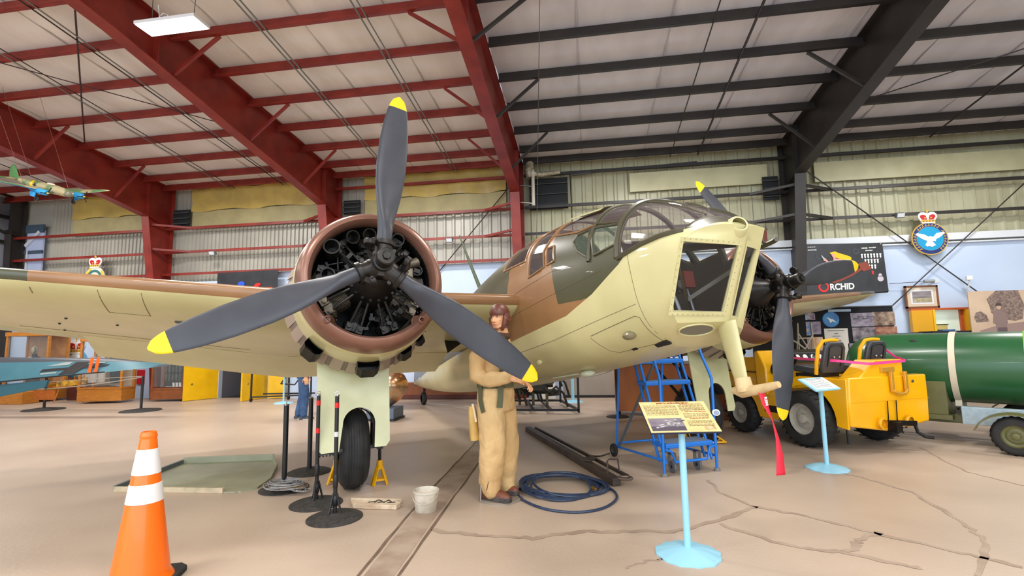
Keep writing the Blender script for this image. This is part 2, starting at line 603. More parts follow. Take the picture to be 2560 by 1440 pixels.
def glassm(name, c, a, rough=0.04):
    if name in MATS:
        return MATS[name]
    m = mat(name, c, rough, spec=0.6)
    nt = m.node_tree
    p = nt.nodes['Principled BSDF']
    out = nt.nodes['Material Output']
    tr = nt.nodes.new('ShaderNodeBsdfTransparent')
    mx = nt.nodes.new('ShaderNodeMixShader')
    lw = nt.nodes.new('ShaderNodeLayerWeight')
    pw_ = nt.nodes.new('ShaderNodeMath')
    pw_.operation = 'POWER'
    pw_.inputs[1].default_value = 4.0
    nt.links.new(lw.outputs['Facing'], pw_.inputs[0])
    fr = nt.nodes.new('ShaderNodeMath')
    fr.operation = 'MULTIPLY_ADD'
    fr.inputs[1].default_value = 0.6
    fr.inputs[2].default_value = 0.04
    nt.links.new(pw_.outputs[0], fr.inputs[0])
    ad = nt.nodes.new('ShaderNodeMath')
    ad.operation = 'ADD'
    ad.use_clamp = True
    ad.inputs[1].default_value = a
    nt.links.new(fr.outputs[0], ad.inputs[0])
    nt.links.new(ad.outputs[0], mx.inputs[0])
    nt.links.new(tr.outputs[0], mx.inputs[1])
    nt.links.new(p.outputs[0], mx.inputs[2])
    nt.links.new(mx.outputs[0], out.inputs[0])
    return m


GLASS = glassm('smoky_canopy_glass', (120, 108, 108), 0.22)
GLASSG = glassm('greenish_side_glass', (112, 128, 112), 0.3)
GLASSC = glassm('clear_nose_glass', (90, 84, 80), 0.1)

ac = thing('bomber_aircraft', 'large camouflaged twin-engined bomber with glazed nose and pale green underside', 'airplane', O_AC, R=R_AC)

FY = [-1.66, -1.62, -1.55, -1.45, -1.3, -1.1, -.8, -.4, 0, .5, 1, 1.5, 2.2, 3, 4, 5, 5.8, 7.2, 8.6]
FT = [-.22, -.18, -.12, -.03, .11, .26, .44, .58, .68, .79, .87, .91, .91, .87, .79, .69, .58, .42, .24]
FB = [-.72, -.74, -.76, -.78, -.80, -.81, -.83, -.845, -.85, -.85, -.85, -.85, -.84, -.82, -.76, -.69, -.61, -.43, -.18]
FW = [.44, .47, .50, .52, .545, .57, .60, .62, .63, .64, .645, .645, .64, .62, .57, .50, .43, .27, .08]
NU, NL = 2.3, 2.9


def interp(x, X, Y):
    if x <= X[0]:
        return Y[0]
    for i in range(1, len(X)):
        if x <= X[i]:
            t = (x - X[i - 1]) / (X[i] - X[i - 1])
            return Y[i - 1] + t * (Y[i] - Y[i - 1])
    return Y[-1]


def smooth_interp(x, X, Y):
    return (interp(x - .12, X, Y) + 2 * interp(x, X, Y) + interp(x + .12, X, Y)) / 4 if x > -1.3 else interp(x, X, Y)


def fsec(y):
    zt, zb, hw = (smooth_interp(y, FY, A) for A in (FT, FB, FW))
    return zt, zb, hw, min(-.22, (zt + zb) / 2 + .1)


def fside(y, z, s=-1, off=0.0):
    """point on the fuselage skin at station y, height z."""
    zt, zb, hw, zc = fsec(y)
    z = max(zb + 1e-3, min(zt - 1e-3, z))
    b, n = ((zt - zc), NU) if z > zc else ((zc - zb), NL)
    return Vector((FC + s * (hw * max(0.0, 1 - (abs(z - zc) / b) ** n) ** (1 / n) + off), y, z))


def fring(y, n=128, off=0.0):
    zt, zb, hw, zc = fsec(y)
    out = []
    for i in range(n):
        a = 2 * pi * i / n
        c_, s_ = cos(a), sin(a)
        e = NU if s_ >= 0 else NL
        b = (zt - zc) if s_ >= 0 else (zc - zb)
        out.append((FC + (hw + off) * math.copysign(abs(c_) ** (2 / e), c_), y, zc + (b + off) * math.copysign(abs(s_) ** (2 / e), s_)))
    return out


def plane3(a, b, c, toward):
    a, b, c = Vector(a), Vector(b), Vector(c)
    n = (b - a).cross(c - a).normalized()
    return (a, n if n.dot(Vector(toward)) > 0 else -n)


T_ = (FC, -1.46, -.15)
NP = [plane3(T_, (FC, -1.15, -.70), (FC - .55, -1.40, -.15), (0, -1, 0)),
      plane3(T_, (FC, -1.15, -.70), (FC + .55, -1.32, -.15), (0, -1, 0)),
      plane3((FC + .24, -1.40, -.15), (FC + .24, -1.10, -.70), (FC + .55, -1.0, -.15), (.5, -1, 0)),
      plane3((FC, -1.15, -.70), (FC - .5, -1.10, -.70), (FC, -.72, -.86), (0, -.5, -1))]

# skin panels are told apart by side-view outlines in (y, z)
UNDER = [(1.75, -.52), (1.33, -.40), (.09, -.38), (-.36, -.29), (-.75, -.15), (-.85, -.09), (-1.7, -.08)]
HOOD = [(-.77, -.065), (-1.0, -.065), (-1.19, -.065), (-1.36, -.085), (-1.36, 0.6), (-.77, 0.6)]
WINS = [('side_window', [(-.33, .34), (-.44, .035), (-.72, .035), (-.72, .22)], GLASSG),
        ('side_window', [(-.10, .36), (-.06, .30), (-.17, .17), (-.385, .02), (-.29, .345)], GLASSG),
        ('roof_window', [(.42, .56), (-.08, .40), (-.29, .375), (-.34, .37), (-.34, .8), (.42, .8)], GLASS),
        ('roof_window', [(-.39, .355), (-.72, .25), (-.72, .7), (-.39, .7)], GLASS),
        ('hatch_window', [(.81, .21), (.45, .22), (.545, .43), (.47, .56), (.47, .85), (.85, .95), (.89, .5)], GLASS),
        ('hatch_window', [(.47, .43), (.40, .22), (.26, .22), (.335, .41)], GLASS),
        ('rear_window', [(1.65, .55), (.97, .46), (1.0, .77), (1.02, 1.2), (1.65, 1.2)], GLASS)]


def inpoly(p, poly):
    x, y = p
    r = False
    for i in range(len(poly)):
        (x1, y1), (x2, y2) = poly[i - 1], poly[i]
        if (y1 > y) != (y2 > y) and x < (x2 - x1) * (y - y1) / (y2 - y1) + x1:
            r = not r
    return r


def build_fuselage():
    st = []
    y = -1.66
    while y < 8.6:
        st.append(y)
        y += 0.035 if y < 2 else 0.25
    st.append(8.6)
    mb = MB()
    mb.loft([fring(y) for y in st], caps=True)
    me = D.meshes.new('fuselage')
    me.from_pydata(mb.v, [], mb.f)
    bm = bmesh.new()
    bm.from_mesh(me)
    bmesh.ops.recalc_face_normals(bm, faces=bm.faces)
    for p0, n in NP:
        r = bmesh.ops.bisect_plane(bm, geom=bm.verts[:] + bm.edges[:] + bm.faces[:], plane_co=p0, plane_no=n, clear_outer=True, dist=1e-5)
        ed = [e for e in r['geom_cut'] if isinstance(e, bmesh.types.BMEdge)]
        bmesh.ops.edgeloop_fill(bm, edges=ed)

    def cut(a, b, lo, hi, zmin=-9.0, side=0):
        """cut the skin along the side-view line a-b, only faces with lo < y < hi."""
        n = Vector((0, b[1] - a[1], -(b[0] - a[0])))
        fs = [f for f in bm.faces if any(lo <= v.co.y <= hi for v in f.verts) and any(v.co.z > zmin for v in f.verts)]
        es = {e for f in fs for e in f.edges}
        vs = {v for f in fs for v in f.verts}
        bmesh.ops.bisect_plane(bm, geom=list(vs) + list(es) + fs, plane_co=(0, a[0], a[1]), plane_no=n, dist=1e-5)

    for a, b in zip(UNDER[:-1], UNDER[1:]):
        cut(a, b, min(a[0], b[0]), max(a[0], b[0]))
    for poly in [HOOD] + [w[1] for w in WINS]:
        for i in range(len(poly)):
            a, b = poly[i - 1], poly[i]
            cut(a, b, min(p[0] for p in poly) - .02, max(p[0] for p in poly) + .02, min(p[1] for p in poly) - .1)
    GR = [(.42, .62), (.2, -.24), (-.11, -.285), (-.5, -.3)]
    for a, b in zip(GR[:-1], GR[1:]):
        cut(a, b, min(a[0], b[0]) - .05, max(a[0], b[0]) + .05, -.5)
    cut((1.42, 1.0), (1.30, -.5), 1.2, 1.5)
    # nose window openings, cut square to the flat nose panels
    nose = []
    NW = [(NP[0], [(FC - .52, -.185), (FC - .045, -.20), (FC - .055, -.635), (FC - .50, -.625)]),
          (NP[1], [(FC + .04, -.20), (FC + .185, -.20), (FC + .125, -.66), (FC + .045, -.655)])]
    for (p0, n), poly in NW:
        def onp(x, z):
            return Vector((x, p0.y - (n.x * (x - p0.x) + n.z * (z - p0.z)) / n.y, z))
        pts = [onp(*q) for q in poly]
        nose.append((p0, n, pts, poly))
        for i in range(4):
            a, b = pts[i - 1], pts[i]
            fs = [f for f in bm.faces if abs((f.calc_center_median() - p0).dot(n)) < 2e-3 and f.normal.dot(n) > .98]
            es = {e for f in fs for e in f.edges}
            vs = {v for f in fs for v in f.verts}
            bmesh.ops.bisect_plane(bm, geom=list(vs) + list(es) + fs, plane_co=a, plane_no=(b - a).cross(n), dist=1e-5)
    bm.faces.ensure_lookup_table()
    kill, cls = [], {}
    for f in bm.faces:
        c = f.calc_center_median()
        k = None
        for j, (p0, n, pts, poly) in enumerate(nose):
            if abs((c - p0).dot(n)) < 2e-3 and f.normal.dot(n) > .98 and inpoly((c.x, c.z), poly):
                k = 'nose%d' % j
        if k is None and abs(f.normal.y) < .97:
            if inpoly((c.y, c.z), HOOD):
                k = 'hood'
            for j, w in enumerate(WINS):
                if inpoly((c.y, c.z), w[1]):
                    k = 'w%d%s' % (j, '' if w[0][0] == 'r' else ('s' if c.x < FC else 'p'))
        if k:
            cls.setdefault(k, []).append([v.co.copy() for v in f.verts])
            kill.append(f)
            continue
        zb = interp(-c.y, [-p[0] for p in UNDER], [p[1] for p in UNDER])
        if c.z < zb or c.y < -1.44 or (c.y > 1.75 and c.z < -.3 + .02 * c.y):
            f.material_index = 0
        elif c.y < -.76:
            f.material_index = 3 if c.z < .0 else (3 if c.y < -1.3 else 2)
        elif c.y > 1.36 + .1 * c.z and (c.z > .1 or c.y > 2.6):
            f.material_index = 2
        elif c.y > .2 + .256 * (c.z + .24) or (c.z < -.24 - .145 * (.2 - c.y) and c.y > -.5):
            f.material_index = 1
        else:
            f.material_index = 2
    bmesh.ops.delete(bm, geom=kill, context='FACES')
    for f in bm.faces:
        f.smooth = True
    bm.to_mesh(me)
    bm.free()
    for m in CAMP + [INNER]:
        me.materials.append(m)
    me.set_sharp_from_angle(angle=radians(28))
    fo = D.objects.new('fuselage', me)
    COL.objects.link(fo)
    fo.parent = ac
    sol = fo.modifiers.new('skin', 'SOLIDIFY')
    sol.thickness, sol.offset, sol.material_offset, sol.material_offset_rim = 0.02, -1, 4, 0
    # every material index + 4 lands on the last slot
    def pane(key, name, m, lab=None):
        b = MB()
        for vs in cls.get(key, []):
            b.add(vs, [tuple(range(len(vs)))])
        o = b.build(name, m, ac, smooth=60)
        bm2 = bmesh.new()
        bm2.from_mesh(o.data)
        bmesh.ops.remove_doubles(bm2, verts=bm2.verts, dist=1e-4)
        bmesh.ops.recalc_face_normals(bm2, faces=bm2.faces)
        bm2.to_mesh(o.data)
        bm2.free()
        return o

    pane('hood', 'canopy_hood', GLASS)['label'] = 'smoky moulded glass hood above the nose'
    for j, w in enumerate(WINS):
        for sd in ('',) if w[0][0] == 'r' else ('s', 'p'):
            pane('w%d%s' % (j, sd), w[0], w[2])
    pane('nose0', 'nose_window', GLASSC)
    pane('nose1', 'nose_window', GLASSC)
    return fo, nose


fus, NOSE = build_fuselage()

# window frames: flattened tubes that follow the skin
def skin_line(pts, s=-1, n=14, off=0.004):
    out = []
    for a, b in zip(pts[:-1], pts[1:]):
        for i in range(n):
            t = i / n
            out.append(fside(a[0] + (b[0] - a[0]) * t, a[1] + (b[1] - a[1]) * t, s, off))
    out.append(fside(pts[-1][0], pts[-1][1], s, off))
    return out


def arc_over(y, z0, s0=-1, s1=1, n=40, off=0.004, y2=None):
    zt, zb, hw, zc = fsec(y)
    pts = []
    a0 = math.asin(min(1, max(0, (z0 - zc) / (zt - zc))) ** (NU / 2))
    for i in range(n + 1):
        a = a0 + (pi - 2 * a0) * i / n
        c_, s_ = cos(a), sin(a)
        x = math.copysign(abs(c_) ** (2 / NU), c_) * hw
        if (s0 < 0 and x < 0) or (s1 > 0 and x > 0) or abs(x) < 1e-3:
            pts.append((FC + x * (1 + off), y, zc + (zt - zc) * s_ ** (2 / NU) + off))
    return pts


fm_ = MB()
for s in (-1, 1):
    fm_.tube(skin_line([(-.745, -.10), (-1.0, -.075), (-1.19, -.075), (-1.36, -.09)], s), 0.02, 6)
    for j in (0, 1):
        p = WINS[j][1]
        fm_.tube(skin_line(p + [p[0]], s, 6), 0.011, 6)
    fm_.tube(skin_line([(-.34, .38), (-.72, .235)], s), 0.01, 6)
for y, z0, r in ((-.745, -.1, .028), (-.36, .0, .022)):
    fm_.tube(arc_over(y, z0), r, 6)
for y, z0 in ((-.98, -.06), (-1.2, -.06)):
    fm_.tube(arc_over(y, z0, s0=1), 0.016, 6)
fm_.tube(skin_line([(-.76, .1), (-1.0, .14), (-1.2, .09), (-1.37, -.02)], 1), 0.014, 6)
fm_.tube([(FC - .2, y, fsec(y)[0] - .02) for y in (-.76, -.9, -1.05, -1.2, -1.33)], 0.012, 6)
fm_.build('canopy_frame', FRAMEM, ac)
fb_ = MB()
for j in (4, 5, 6, 2):
    p = WINS[j][1]
    zz = [(a, min(b, fsec(a)[0] - .03)) for a, b in p]
    fb_.tube(skin_line(zz + [zz[0]], -1, 6), 0.010, 6)
fb_.build('hatch_frame', CBRN, ac)
hp = MB()
hp.loft([[(FC - .33 + .5 * i / 8, y, fsec(y)[0] - .05 + .07 * sin(pi * i / 8) ** .6) for i in range(9)] for y in (-.25, -.2, .1, .3, .34)], caps=False, closed=False)
hp.build('roof_hatch', PALE, ac)['label'] = 'pale raised roof hatch'
# pale flat frames with rivets round the two nose windows
for j, (p0, n, pts, poly) in enumerate(NOSE):
    fr = MB()
    c = sum(pts, Vector()) / 4
    for i in range(4):
        a, b = pts[i - 1], pts[i]
        w = 0.05 if j == 0 else 0.03
        ua, ub = (a - c).normalized(), (b - c).normalized()
        q = [a, b, b + (b - c) * 0.11, a + (a - c) * 0.11] if j == 0 else [a, b, b + (b - c) * .16, a + (a - c) * .16]
        fr.add([v + n * 0.001 for v in q] + [v + n * 0.007 for v in q], [(0, 3, 2, 1), (4, 5, 6, 7), (0, 1, 5, 4), (2, 3, 7, 6), (1, 2, 6, 5), (3, 0, 4, 7)])
        if j == 0:
            for k in range(11):
                t = (k + .5) / 11
                v = a + (b - a) * t + ((a + (b - a) * t) - c) * 0.075 + n * 0.007
                fr.ball(v, 0.0045, 6, m=1)
    fr.build('nose_window_frame', [PALE, mat('rivet_shade', (150, 146, 110), 0.4)], ac, smooth=30)
# oval pane in the chin
p0, n = NP[3]
def on3(x, y):
    return Vector((x, y, p0.z - (n.x * (x - p0.x) + n.y * (y - p0.y)) / n.z)) + n * 0.006
ov = MB()
ov.add([on3(*q) for q in circle(.155, 28, FC - .20, -1.035, ry=.07)], [tuple(range(28))])
ov.build('chin_window', mat('dull_grey_pane', (98, 98, 84), 0.15), ac)
ov = MB().tube([on3(*q) for q in circle(.16, 28, FC - .20, -1.035, ry=.075)], 0.008, 6, closed=True)
ov.build('chin_window_frame', PALE, ac)
# hole (lamp tunnel) in the brow
br = MB()
br.lathe([(.05, 0.0), (.05, .012), (.06, .015), (.068, .006), (.085, -.05)], 24, Matrix.Translation((FC - .06, -1.478, -.062)) @ rot_to((-.35, -1, .25)).to_4x4())
br.lathe([(.05, 0.012), (.048, -.06), (0, -.06)], 24, Matrix.Translation((FC - .06, -1.478, -.062)) @ rot_to((-.35, -1, .25)).to_4x4(), m=1)
br.build('nose_lamp_tunnel', [PALE, mat('shaded_olive', (120, 112, 70), 0.5)], ac)
# seams, hatch and small fittings on the belly and sides
sm_ = MB()
for a in ([(1.3, -.12), (.2, -.12), (-.55, -.13)], [(1.2, .12), (.3, .12), (-.1, .05)], [(1.3, -.55), (.4, -.55), (-.85, -.5)]):
    sm_.tube(skin_line(a, -1, 16, 0.0), 0.0022, 4)
sm_.tube([fside(-.86 - .02 * sin(pi * i / 14), -.1 - i * .052, -1, 0.0) for i in range(14)], 0.0022, 4)
sm_.tube(skin_line([(-.17, -.62), (-.79, -.58)], -1, 8, 0.0) + [fside(-.83, -.58 - .02 * i, -1, 0) for i in range(1, 11)] + [fside(-.80 + .06 * i, -.79 - .0 * i, -1, 0.0) for i in range(1, 9)] + [fside(-.25 + .01 * i, -.77 + .015 * i, -1, 0.0) for i in range(10)], 0.003, 4)
sm_.build('panel_seams', mat('panel_seam_brown', (90, 80, 56), 0.6), ac)  # thin dark brown lines along the panel joints
ft = MB()
q = fside(-.62, -.70, -1, .01)
ft.ball(q, (.05, .07, .035), 12)
ft.cyl(q + Vector((-.01, .06, .05)), q + Vector((-.02, .10, .09)), .012)
ft.build('drain_cover', mat('worn_aluminium', (150, 145, 120), 0.35, metal=0.6), ac)
for (y, z, l, h) in ((-.78, -.795, .16, .035), (-.5, -.79, .06, .015)):
    c = fside(y, z, -1, 0.002)
    MB().box(c, (.012, l, h * 1.6), R=Matrix.Rotation(radians(-58), 3, 'Y')).build('belly_vent', BLACK, ac)
q = fside(.9, -.70, -1, .01)
MB().ball(q, (.03, .05, .03), 10).build('drain_cover', PALE, ac)
q = fside(.55, -.845, -1, 0)
MB().ball(q + Vector((0, 0, -.03)), (.07, .1, .035), 12).cyl(q + Vector((-.05, .1, -.02)), q + Vector((-.1, .55, -.01)), .006).build('belly_fairing', mat('pale_mint_fairing', (205, 214, 190), 0.35), ac)
# the inside of the nose
it = MB()
it.box((FC, -.1, -.70), (.8, 1.5, .03))
it.add(fring(.95, 64, -.04), [tuple(range(64))])
it.bar((FC - .42, -1.2, -.17), (FC + .2, -1.30, -.12), .02, .05)
it.bar((FC - .5, -.9, -.1), (FC + .45, -1.1, .02), .03, .05)
it.build('cockpit_floor', INNER, ac, smooth=0)
it = MB()
it.bar((FC - .45, -1.22, -.2), (FC - .2, -1.0, -.5), .02, .03).bar((FC - .2, -1.0, -.5), (FC + .3, -1.3, -.2), .02, .03).bar((FC - .45, -1.15, -.1), (FC + .35, -.7, .1), .03, .03)
it.build('nose_brace', FRAMEM, ac, smooth=0)
it = MB()
it.cyl((FC - .22, -.95, -.72), (FC - .32, -.95, -.30), .03)
it.cyl((FC - .32, -.95, -.30), (FC - .36, -.95, .0), .014)
it.cyl((FC - .48, -.95, -.36), (FC - .05, -.95, -.34), .012)
it.box((FC - .42, -1.0, -.45), (.12, .1, .11))
it.box((FC - .27, -1.0, -.40), (.05, .06, .1))
it.cyl((FC + .02, -.85, -.7), (FC - .04, -.85, -.33), .02)
it.build('bomb_sight', STEEL, ac)
MB().box((FC - .14, -.98, -.33), (.1, .05, .13)).tube([(FC - .2, -.98, -.27), (FC - .08, -.98, -.27), (FC - .08, -.98, -.39), (FC - .2, -.98, -.39)], .01, 6, closed=True).build('instrument_bracket', mat('dull_red_bracket', (110, 40, 34), 0.5), ac)
st_ = MB().box((FC - .1, -.1, -.45), (.42, .42, .08)).box((FC - .1, .14, -.15), (.42, .07, .6))
st_.build('pilot_seat', mat('dark_green_seat', (52, 60, 52), 0.6), ac, bevel=.02)

# ---------------------------------------------------------------- wings
def foil(n=26, t=.17, cut_=1.0):
    up, lo = [], []
    for i in range(n + 1):
        x = (1 - cos(pi * i / n)) / 2 * cut_
        yt = 5 * t * (.2969 * sqrt(x) - .126 * x - .3516 * x * x + .2843 * x ** 3 - .1036 * x ** 4)
        yc = .02 * (2 * .4 * x - x * x) / .16 if x < .4 else .02 / .36 * (.2 + .8 * x - x * x)
        up.append((x, yt * .52 + yc * .3))
        lo.append((x, yc - yt))
    return up[::-1] + lo[1:]


def wing_at(s):
    """s: distance from the centre line -> leading edge y, z, chord."""
    if s < 3.02:
        return 1.05, .05, 3.2
    t = (s - 3.02) / 5.3
    ch = 3.2 + (1.5 - 3.2) * t
    ly = 1.05 + 1.1 * t
    if s > 7.7:
        k = min(1.0, (s - 7.7) / .88)
        e = sqrt(max(0.0, 1 - k * k))
        ly += ch * .30 * (1 - e)
        ch *= max(.05, e)
    return ly, .05 + .118 * (s - 3.02), ch


FOIL = foil(26, .17, .74)


def wing(sg):
    ss = [.45, .8, 1.6, 2.4, 3.02, 3.5, 4.0, 4.5, 5.0, 5.5, 6.0, 6.6, 7.2, 7.7, 7.95, 8.15, 8.35, 8.48, 8.55, 8.58]
    rings = []
    for s in ss:
        ly, lz, ch = wing_at(s)
        rings.append([(FC + sg * s, ly + x * ch, lz - .055 * x * ch + z * ch) for x, z in FOIL])
    mb = MB()
    mb.loft(rings, caps=True)
    n = len(FOIL)
    for i, f in enumerate(mb.f):
        j = i % n
        seg = i // n
        if len(f) != 4:
            continue
        s = (ss[min(seg, len(ss) - 1)] + ss[min(seg + 1, len(ss) - 1)]) / 2
        if j <= 27:
            grn = (sg < 0 and (4.9 < s < 6.6)) or (sg > 0 and s > 6.9) or (j < 18 and 3.2 < s < 4.6)
            mb.mi[i] = 2 if grn else 1
    return mb.build('wing', [PALE, CBRN, CGRN], ac, smooth=50)


wing(-1)
wing(1)


def surface(name, sg, s0, s1, droop, x0=.745, th=.1):
    """flap or aileron: rear quarter of the section turned down about its hinge."""
    rings = []
    for s in [s0 + (s1 - s0) * i / 8 for i in range(9)]:
        ly, lz, ch = wing_at(s)
        up = [p for p in foil(26, .17)[:27] if p[0] >= x0]
        lo = [p for p in foil(26, .17)[27:] if p[0] >= x0]
        lo.append((1.0, 0.0))
        hx, hz = x0, -.015
        ring = []
        for x, z in [(x0, .045), (x0, -.035)] + lo + up:
            dx, dz = (x - hx) * ch, (z - hz) * ch
            c_, s_ = cos(-droop), sin(-droop)
            ring.append((FC + sg * s, ly + hx * ch + dx * c_ - dz * s_, lz - .055 * hx * ch + hz * ch + dx * s_ + dz * c_))
        rings.append(ring)
    mb = MB().loft(rings, caps=True)
    return mb.build(name, PALE, ac, smooth=30)


surface('flap', -1, .75, 5.15, radians(21))
surface('flap', 1, .75, 5.15, radians(21))
surface('aileron', -1, 5.2, 7.6, radians(3))
surface('aileron', 1, 5.2, 7.6, radians(3))
# panel lines, slots and dots on the underside of the near wing
ws = MB()
def under(s, x, off=.004):
    ly, lz, ch = wing_at(s)
    lo = foil(26, .17)[26:]
    z = interp(x, [p[0] for p in lo], [p[1] for p in lo])
    return Vector((FC - s, ly + x * ch, lz - .055 * x * ch + z * ch - off))
for s, xa, xb in ((4.5, .02, .16), (4.17, .02, .16), (5.0, .03, .06), (3.72, .75, .98)):
    if xb < .7:
        ws.tube([under(s, xa + (xb - xa) * i / 5, .001) for i in range(6)], .004, 4)
ws.tube([under(4.5 - .33 * i / 5, .16, .001) for i in range(6)], .004, 4)
ws.tube([under(3.4 + 2.2 * i / 10, .62, .001) for i in range(11)], .004, 4)
ws.build('wing_seams', mat('wing_seam_brown', (126, 114, 78), 0.6), ac)
sl = MB()
a, b = under(3.98, .2, .0), under(3.62, .2, .0)
sl.bar(a, b, .06, .02)
sl.build('wing_slot', BLACK, ac)
for s, x in ((4.95, .30), (4.55, .33), (4.0, .30), (5.1, .42), (5.2, .60)):
    MB().ball(under(s, x, 0), .014, 8).build('wing_drain', BLACK, ac)
MB().prism([(0, 0), (.32, .03), (0, -.22)], .012, O=under(1.17, .36, .0), U=(1, .3, -.02), V=(.0, .5, .8)).build('oil_cooler_vent', BLACK, ac)

# ---------------------------------------------------------------- engines (built once, copied for the far side)
MY = Matrix.Rotation(radians(90), 4, 'X')          # lathe z -> -y


def ly_(prof, n=64, x=0.0, z=0.0, m=0, mb=None):
    """lathe about the thrust line; prof [(r, y)]."""
    return (mb or MB()).lathe([(r, -y) for r, y in prof], n, Matrix.Translation((x, 0, z)) @ MY, m=m)


def engine():
    root = ly_([(.615, .49), (.632, .52), (.638, .62), (.645, .80), (.645, .95), (.628, .95), (.62, .62), (.60, .52)])
    for k in range(24):
        pass
    cow = root.build('engine_cowling', PALE, ac, smooth=40)
    ly_([(.498, .40), (.502, .5), (.505, .98)], 64).build('ring_lining', mat('lining_black', (16, 15, 15), .6), cow)  # plain black lining inside the exhaust ring
    ring = ly_([(.51, .60), (.505, .50), (.497, .40), (.508, .33), (.53, .30), (.56, .305), (.59, .34), (.61, .40), (.622, .47), (.627, .54), (.61, .55), (.60, .47)], 96)
    ring.build('exhaust_ring', COWL, cow, smooth=60)
    for sx in (-1, 1):
        b = MB()
        c = Vector((sx * .375, .33, -.372))
        d = Vector((sx * .12, -1, -.05)).normalized()
        b.lathe([(.058, -.06), (.036, .0), (.027, .055), (.02, .058), (.018, .02), (0, .02)], 20, Matrix.Translation(c) @ rot_to(d).to_4x4())
        for k in range(16):
            a = 2 * pi * k / 16
            b.ball(c + Vector((sx * .12, 0, 0)) * 0 + Vector((.07 * cos(a), -.01 + .04 * cos(a) * sx * .3 + (.03 * sin(a) * -1), .07 * sin(a))), .004, 5)
        b.build('ring_spigot', COWL, cow)
    bd = ly_([(.46, .62), (.46, 1.0), (.2, 1.0), (0, 1.0)], 48)
    bd.build('firewall', BLACK, cow)
    # gills: separate plates with darker gaps
    for k in range(28):
        a0 = 2 * pi * k / 28
        a1 = a0 + 2 * pi / 28 * .70
        g = MB()
        for (aa, ab, m, r1, y1) in ((a0, a1, 0, .712, 1.17), (a1, a0 + 2 * pi / 28, 1, .695, 1.16)):
            vs = []
            for r, y in ((.645, .945), (r1, y1), (r1 - .01, y1), (.635, .945)):
                for i in range(5):
                    t = aa + (ab - aa) * i / 4
                    vs.append((r * cos(t), y, r * sin(t)))
            g.add(vs, [(j * 5 + i, j * 5 + i + 1, ((j + 1) % 4) * 5 + i + 1, ((j + 1) % 4) * 5 + i) for j in range(4) for i in range(4)], m)
        g.build('cowl_gill', [GILL, GILD], cow, smooth=30)
    # scoops under the cowl
    for (ax, w, l, deep) in ((228, .17, .30, .10), (271, .19, .2, .10), (303, .12, .24, .06), (318, .09, .12, .05)):
        a = radians(ax)
        rd = Vector((cos(a), 0, sin(a)))
        tg = Vector((-sin(a), 0, cos(a)))
        s = MB()
        prof = [(-w / 2, 0), (-w / 2, deep * .7), (-w / 2 * .6, deep), (w / 2 * .6, deep), (w / 2, deep * .7), (w / 2, 0)]
        rings = []
        for y, sc in ((.80, 1.0), (.80 + l * .6, 1.05), (.80 + l, .7)):
            rings.append([rd * (.62 + p[1] * sc + (.05 if y > .82 else 0)) + tg * p[0] + Vector((0, y, 0)) for p in prof])
        s.loft(rings, caps=False, closed=True)
        s.add(rings[-1], [tuple(range(6))])
        s.build('cooling_scoop', ENG, cow, smooth=30)
    # crankcase, gear case
    cr = ly_([(0, .13), (.06, .13), (.09, .16), (.12, .22), (.17, .30), (.20, .38), (.22, .46), (.24, .60), (.24, .8)], 40)
    for k in range(18):
        a = 2 * pi * k / 18
        cr.cyl((.195 * cos(a), .37, .195 * sin(a)), (.195 * cos(a), .345, .195 * sin(a)), .014, n=6)
    cr.build('crankcase', ENG, cow, smooth=40)
    for k in range(9):
        a = pi / 2 + 2 * pi * k / 9
        rd = Vector((cos(a), 0, sin(a)))
        tg = Vector((-sin(a), 0, cos(a)))
        c = MB()
        prof = []
        r = .22
        while r < .37:
            prof += [(.085, r), (.085, r + .004), (.068, r + .005), (.068, r + .010)]
            r += .011
        M = Matrix.Translation((0, .62, 0)) @ rot_to(rd).to_4x4()
        c.lathe(prof, 20, M)
        c.lathe([(.085, .37), (.1, .375), (.1, .40), (.09, .45), (.05, .465), (0, .465)], 20, M)
        for s in (-1, 1):
            c.box(rd * .425 + tg * (s * .045) + Vector((0, .545, 0)), (.055, .09, .07), R=rot_to(rd))
            c.cyl(rd * .42 + tg * (s * .05) + Vector((0, .50, 0)), rd * .42 + tg * (s * .05) + Vector((0, .475, 0)), .022, n=8)
        c.build('cylinder', ENGD if k % 3 else ENGT, cow, smooth=35)
        for s in (-1, 1):
            MB().cyl(rd * .19 + tg * (s * .028) + Vector((0, .42, 0)), rd * .43 + tg * (s * .05) + Vector((0, .50, 0)), .0115, n=8).build('pushrod', ENG, cow)
    for (x, z, y, dx, dz, r) in ((-.345, .265, .34, -.10, .05, .058), (-.17, .375, .37, .25, -.38, .05), (-.03, .405, .37, .12, -.42, .05), (.215, .375, .37, -.2, -.34, .05), (-.37, .03, .38, -.05, -.2, .05), (.40, .12, .45, -.1, 0, .04)):
        d = Vector((dx, -1, dz)).normalized()
        r *= 1.1
        M = Matrix.Translation((x, y, z)) @ rot_to(d).to_4x4()
        e = MB().lathe([(r * .9, -.22), (r, -.02), (r * 1.08, -.01), (r * 1.08, .005), (r * .9, .005), (r * .82, -.16), (0, -.16)], 24, M)
        e.build('exhaust_stub', ENGD, cow, smooth=40)
    x = MB()
    rnd = random.Random(4)
    for k in range(46):
        a = rnd.uniform(0, 2 * pi)
        r = rnd.uniform(.24, .43)
        c = Vector((r * cos(a), rnd.uniform(.44, .56), r * sin(a)))
        x.box(c, (rnd.uniform(.02, .06), .04, rnd.uniform(.02, .05)), R=Matrix.Rotation(a, 3, 'Y'))
        if k % 2 == 0:
            a2 = a + rnd.uniform(-.4, .4)
            x.cyl(c, Vector((.3 * cos(a2), .5, .3 * sin(a2))), .008, n=6)
    x.build('engine_fittings', ENG, cow, smooth=30)
    t = MB()
